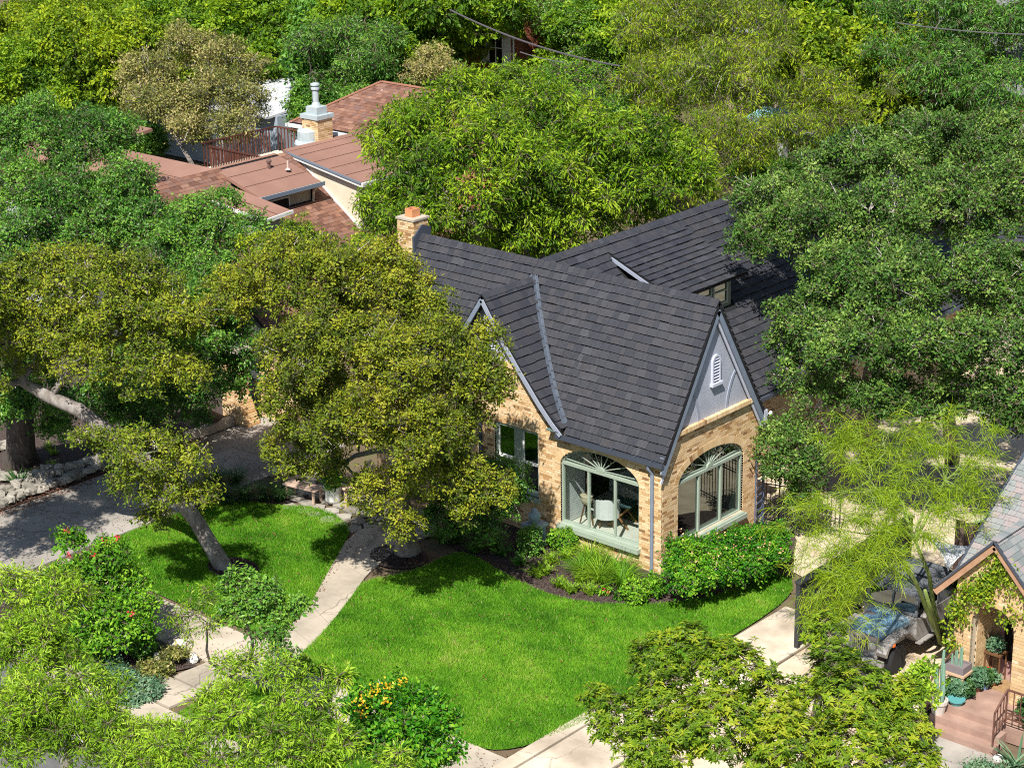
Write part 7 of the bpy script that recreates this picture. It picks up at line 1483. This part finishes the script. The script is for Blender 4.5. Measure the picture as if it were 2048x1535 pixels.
M_TERR2 = mat('brown_glaze', (.20, .08, .05), rough=.4); M_BGL = mat('blue_glaze', (.15, .25, .45), rough=.3); M_BLKP = mat('dark_pot', (.05, .045, .05), rough=.6); M_WPOT = mat('chalky_pot', [(.3, (.50, .44, .40)), (.7, (.62, .55, .50))], 5, .8); M_TPOT = mat('teal_bowl', (.10, .32, .33), rough=.4)
T = pot('chalky white pot with a tall blue-green columnar cactus on the second step', (9.72, -2.46, .34), .20, .34, M_WPOT)
mc = mat('cactus_green', [(.3, (.14, .26, .18)), (.7, (.22, .36, .28))], 4, .7)
for dx, dy, h in ((-.07, 0, .85), (.05, .03, .95), (.1, -.05, .55), (-.02, -.07, .6), (.0, .09, 1.25)): q = MB(); x, y = 9.72+dx, -2.46+dy; q.tube([(x, y, .62), (x+dx*.3, y, .62+h*.6), (x+dx*.3, y+dy*.2, .62+h)], [.035, .05, .03], 7); q.build('cactus_stem', mc, T)
pot('teal mosaic bowl on the porch slab beside the cactus', (9.98, -2.12, .51), .19, .14, M_TPOT)
pot('small dark pot at the back edge of the porch slab', (10.02, -1.72, .51), .10, .16, M_BLKP, L_LIRIO, .15, seed=401)
pot('dark pot with trailing succulent behind the teal bowl', (9.88, -1.9, .51), .13, .2, M_BLKP, L_JUNI, .2, seed=402)
pot('reddish brown pot at the foot of the arch pier', (10.0, -1.28, .51), .15, .26, M_TERR2, L_JUNI, .3, seed=403)
pot('blue and white glazed pot inside the arch', (10.1, -1.05, .51), .12, .18, M_BGL, L_LIRIO, .25, seed=404)
pot('small terracotta pot under the plant stand', (10.18, -.8, .51), .09, .14, M_TERRA, L_JUNI, .18, seed=405)
pot('red pot on the floor behind the plant stand', (9.98, -.62, .51), .10, .28, mat('red_glaze', (.5, .02, .02), rough=.35))
pot('cream square planter on the wall right of the porch', (11.75, -1.75, .38), .24, .36, mat('cream_planter', (.62, .55, .38)), L_LIRIO, .3, seed=406)
T = thing('plant_stand', 'dark wooden plant stand with a bowl of greenery in the arch', 'plant stand', (10.02, -.55, .51))
q = MB(); q.box((9.87, -.75, 1.22), (10.3, -.38, 1.27)); q.build('top', wd, T)
for x in (9.9, 10.27):
    for y in (-.72, -.41): q = MB(); q.box((x-.015, y-.015, .51), (x+.015, y+.015, 1.22)); q.build('leg', wd, T)
pot('dark bowl of blue-green leaves on the plant stand', (10.07, -.56, 1.271), .17, .12, M_BLKP, L_JUNI, .1, pr_=.15, seed=407)
T = thing('planter_table', 'peach wooden side shelf against the porch pier', 'shelf', (9.62, -1.62, 0)); mm_ = mat('peach_shelf', (.58, .38, .25))
q = MB(); q.box((9.42, -1.85, 1.02), (9.98, -1.4, 1.08)); q.build('top', mm_, T)
for x in (9.45, 9.92): q = MB(); q.box((x, -1.83, .3), (x+.04, -1.79, 1.02)); q.build('leg', mm_, T)
T = thing('planter_box', 'weathered grey wooden planter box with upright blue cactus on the shelf', 'planter', (9.68, -1.63, 1.081)); mg = mat('grey_wood', (.20, .17, .18))
q = MB()
for lo, hi in (((9.45, -1.83, 1.08), (9.95, -1.80, 1.26)), ((9.45, -1.46, 1.08), (9.95, -1.43, 1.26)), ((9.45, -1.80, 1.08), (9.48, -1.46, 1.26)), ((9.92, -1.80, 1.08), (9.95, -1.46, 1.26)), ((9.48, -1.80, 1.08), (9.92, -1.46, 1.2))): q.box(lo, hi)
q.build('box', mg, T)
for k in range(5): q = MB(); x = 9.56+k*.06; y = -1.65+.05*(k % 2); q.tube([(x, y, 1.2), (x, y, 1.45+.06*k)], [.028, .022], 7); q.build('cactus_stem', mc, T)
# creeping vine over the porch gable
T = thing('climbing_vine', 'lime-green vine climbing over the arched porch gable', 'vine', (9.5, YP-.1, 0)); rs = np.random.RandomState(500); VP = []; rv = random.Random(5)
for a, b_, n_ in (((10.45, 4.05), (10.1, 3.1), 30), ((10.3, 3.6), (9.75, 3.0), 30), ((9.9, 3.1), (9.45, 2.2), 32), ((10.6, 3.9), (10.75, 3.3), 18), ((9.5, 2.7), (9.45, 1.3), 26), ((10.1, 3.3), (10.2, 2.85), 14), ((10.75, 2.9), (10.85, 2.4), 7), ((11.1, 3.2), (11.15, 2.6), 8)):
    for k in range(n_): t = k/n_; VP.append((a[0]+(b_[0]-a[0])*t+rs.normal()*.13, YP-.05-abs(rs.normal())*.05, a[1]+(b_[1]-a[1])*t+rs.normal()*.12))
for k in range(40): VP.append((9.36-abs(rs.normal())*.06, YP+.2+abs(rs.normal())*.3, 1.0+rs.random()*2.0))
nl = 12; Pc = np.repeat(np.array(VP), nl, 0)+rs.normal(size=(len(VP)*nl, 3))*np.array((.08, .03, .08)); A = unit(rs.normal(size=Pc.shape)+np.array((0, -.3, -.8))); N_ = unit(np.array((0, -1, .6))+rs.normal(size=Pc.shape)*.5); N_ = unit(N_-A*np.sum(A*N_, 1, keepdims=True))
v, f, t = leaves(Pc, A, N_, .06+.04*rs.random(len(Pc)), .045+.02*rs.random(len(Pc)), np.clip(rs.random(len(Pc))+.1, 0, 1)); mesh_obj('foliage', v, f, L_WHORL, T, tint=t)['kind'] = 'stuff'
q = MB()
for a, b_ in (((9.45, YP-.03, .5), (9.5, YP-.03, 2.6)), ((9.5, YP-.03, 2.6), (10.1, YP-.04, 3.4)), ((10.1, YP-.04, 3.4), (10.5, YP-.03, 4.0)), ((9.5, YP-.03, 2.0), (9.75, YP-.04, 3.0))): q.tube(wig(a, b_, rv, 5, .05), [.016, .014, .012, .01, .008, .006], 5)
q.build('stem', M_BARKD, T)
sprite_plant('aloe', 'pale striped aloe at the right of the porch steps', 'plant', (12.0, -3.1, 0), 22, .8, .07, L_JUNI, 510, 1.0, 'grass', None, .3)
for i, (x, y, t) in enumerate(((11.55, -3.0, 'leaning on the porch wall'), (11.8, -3.5, 'nearest the path'), (12.15, -3.5, 'beside the aloe'))): o = rock('white_stone', None, (x, y, .08), (.28, .2, .2), rr, True); tag(o, 'white rock '+t, 'rock')
ball('low_plant', 'scrubby plants in the bed right of the porch steps', 'plant', (11.75, -3.9, 0), .5, .3, L_JUNI, 520)
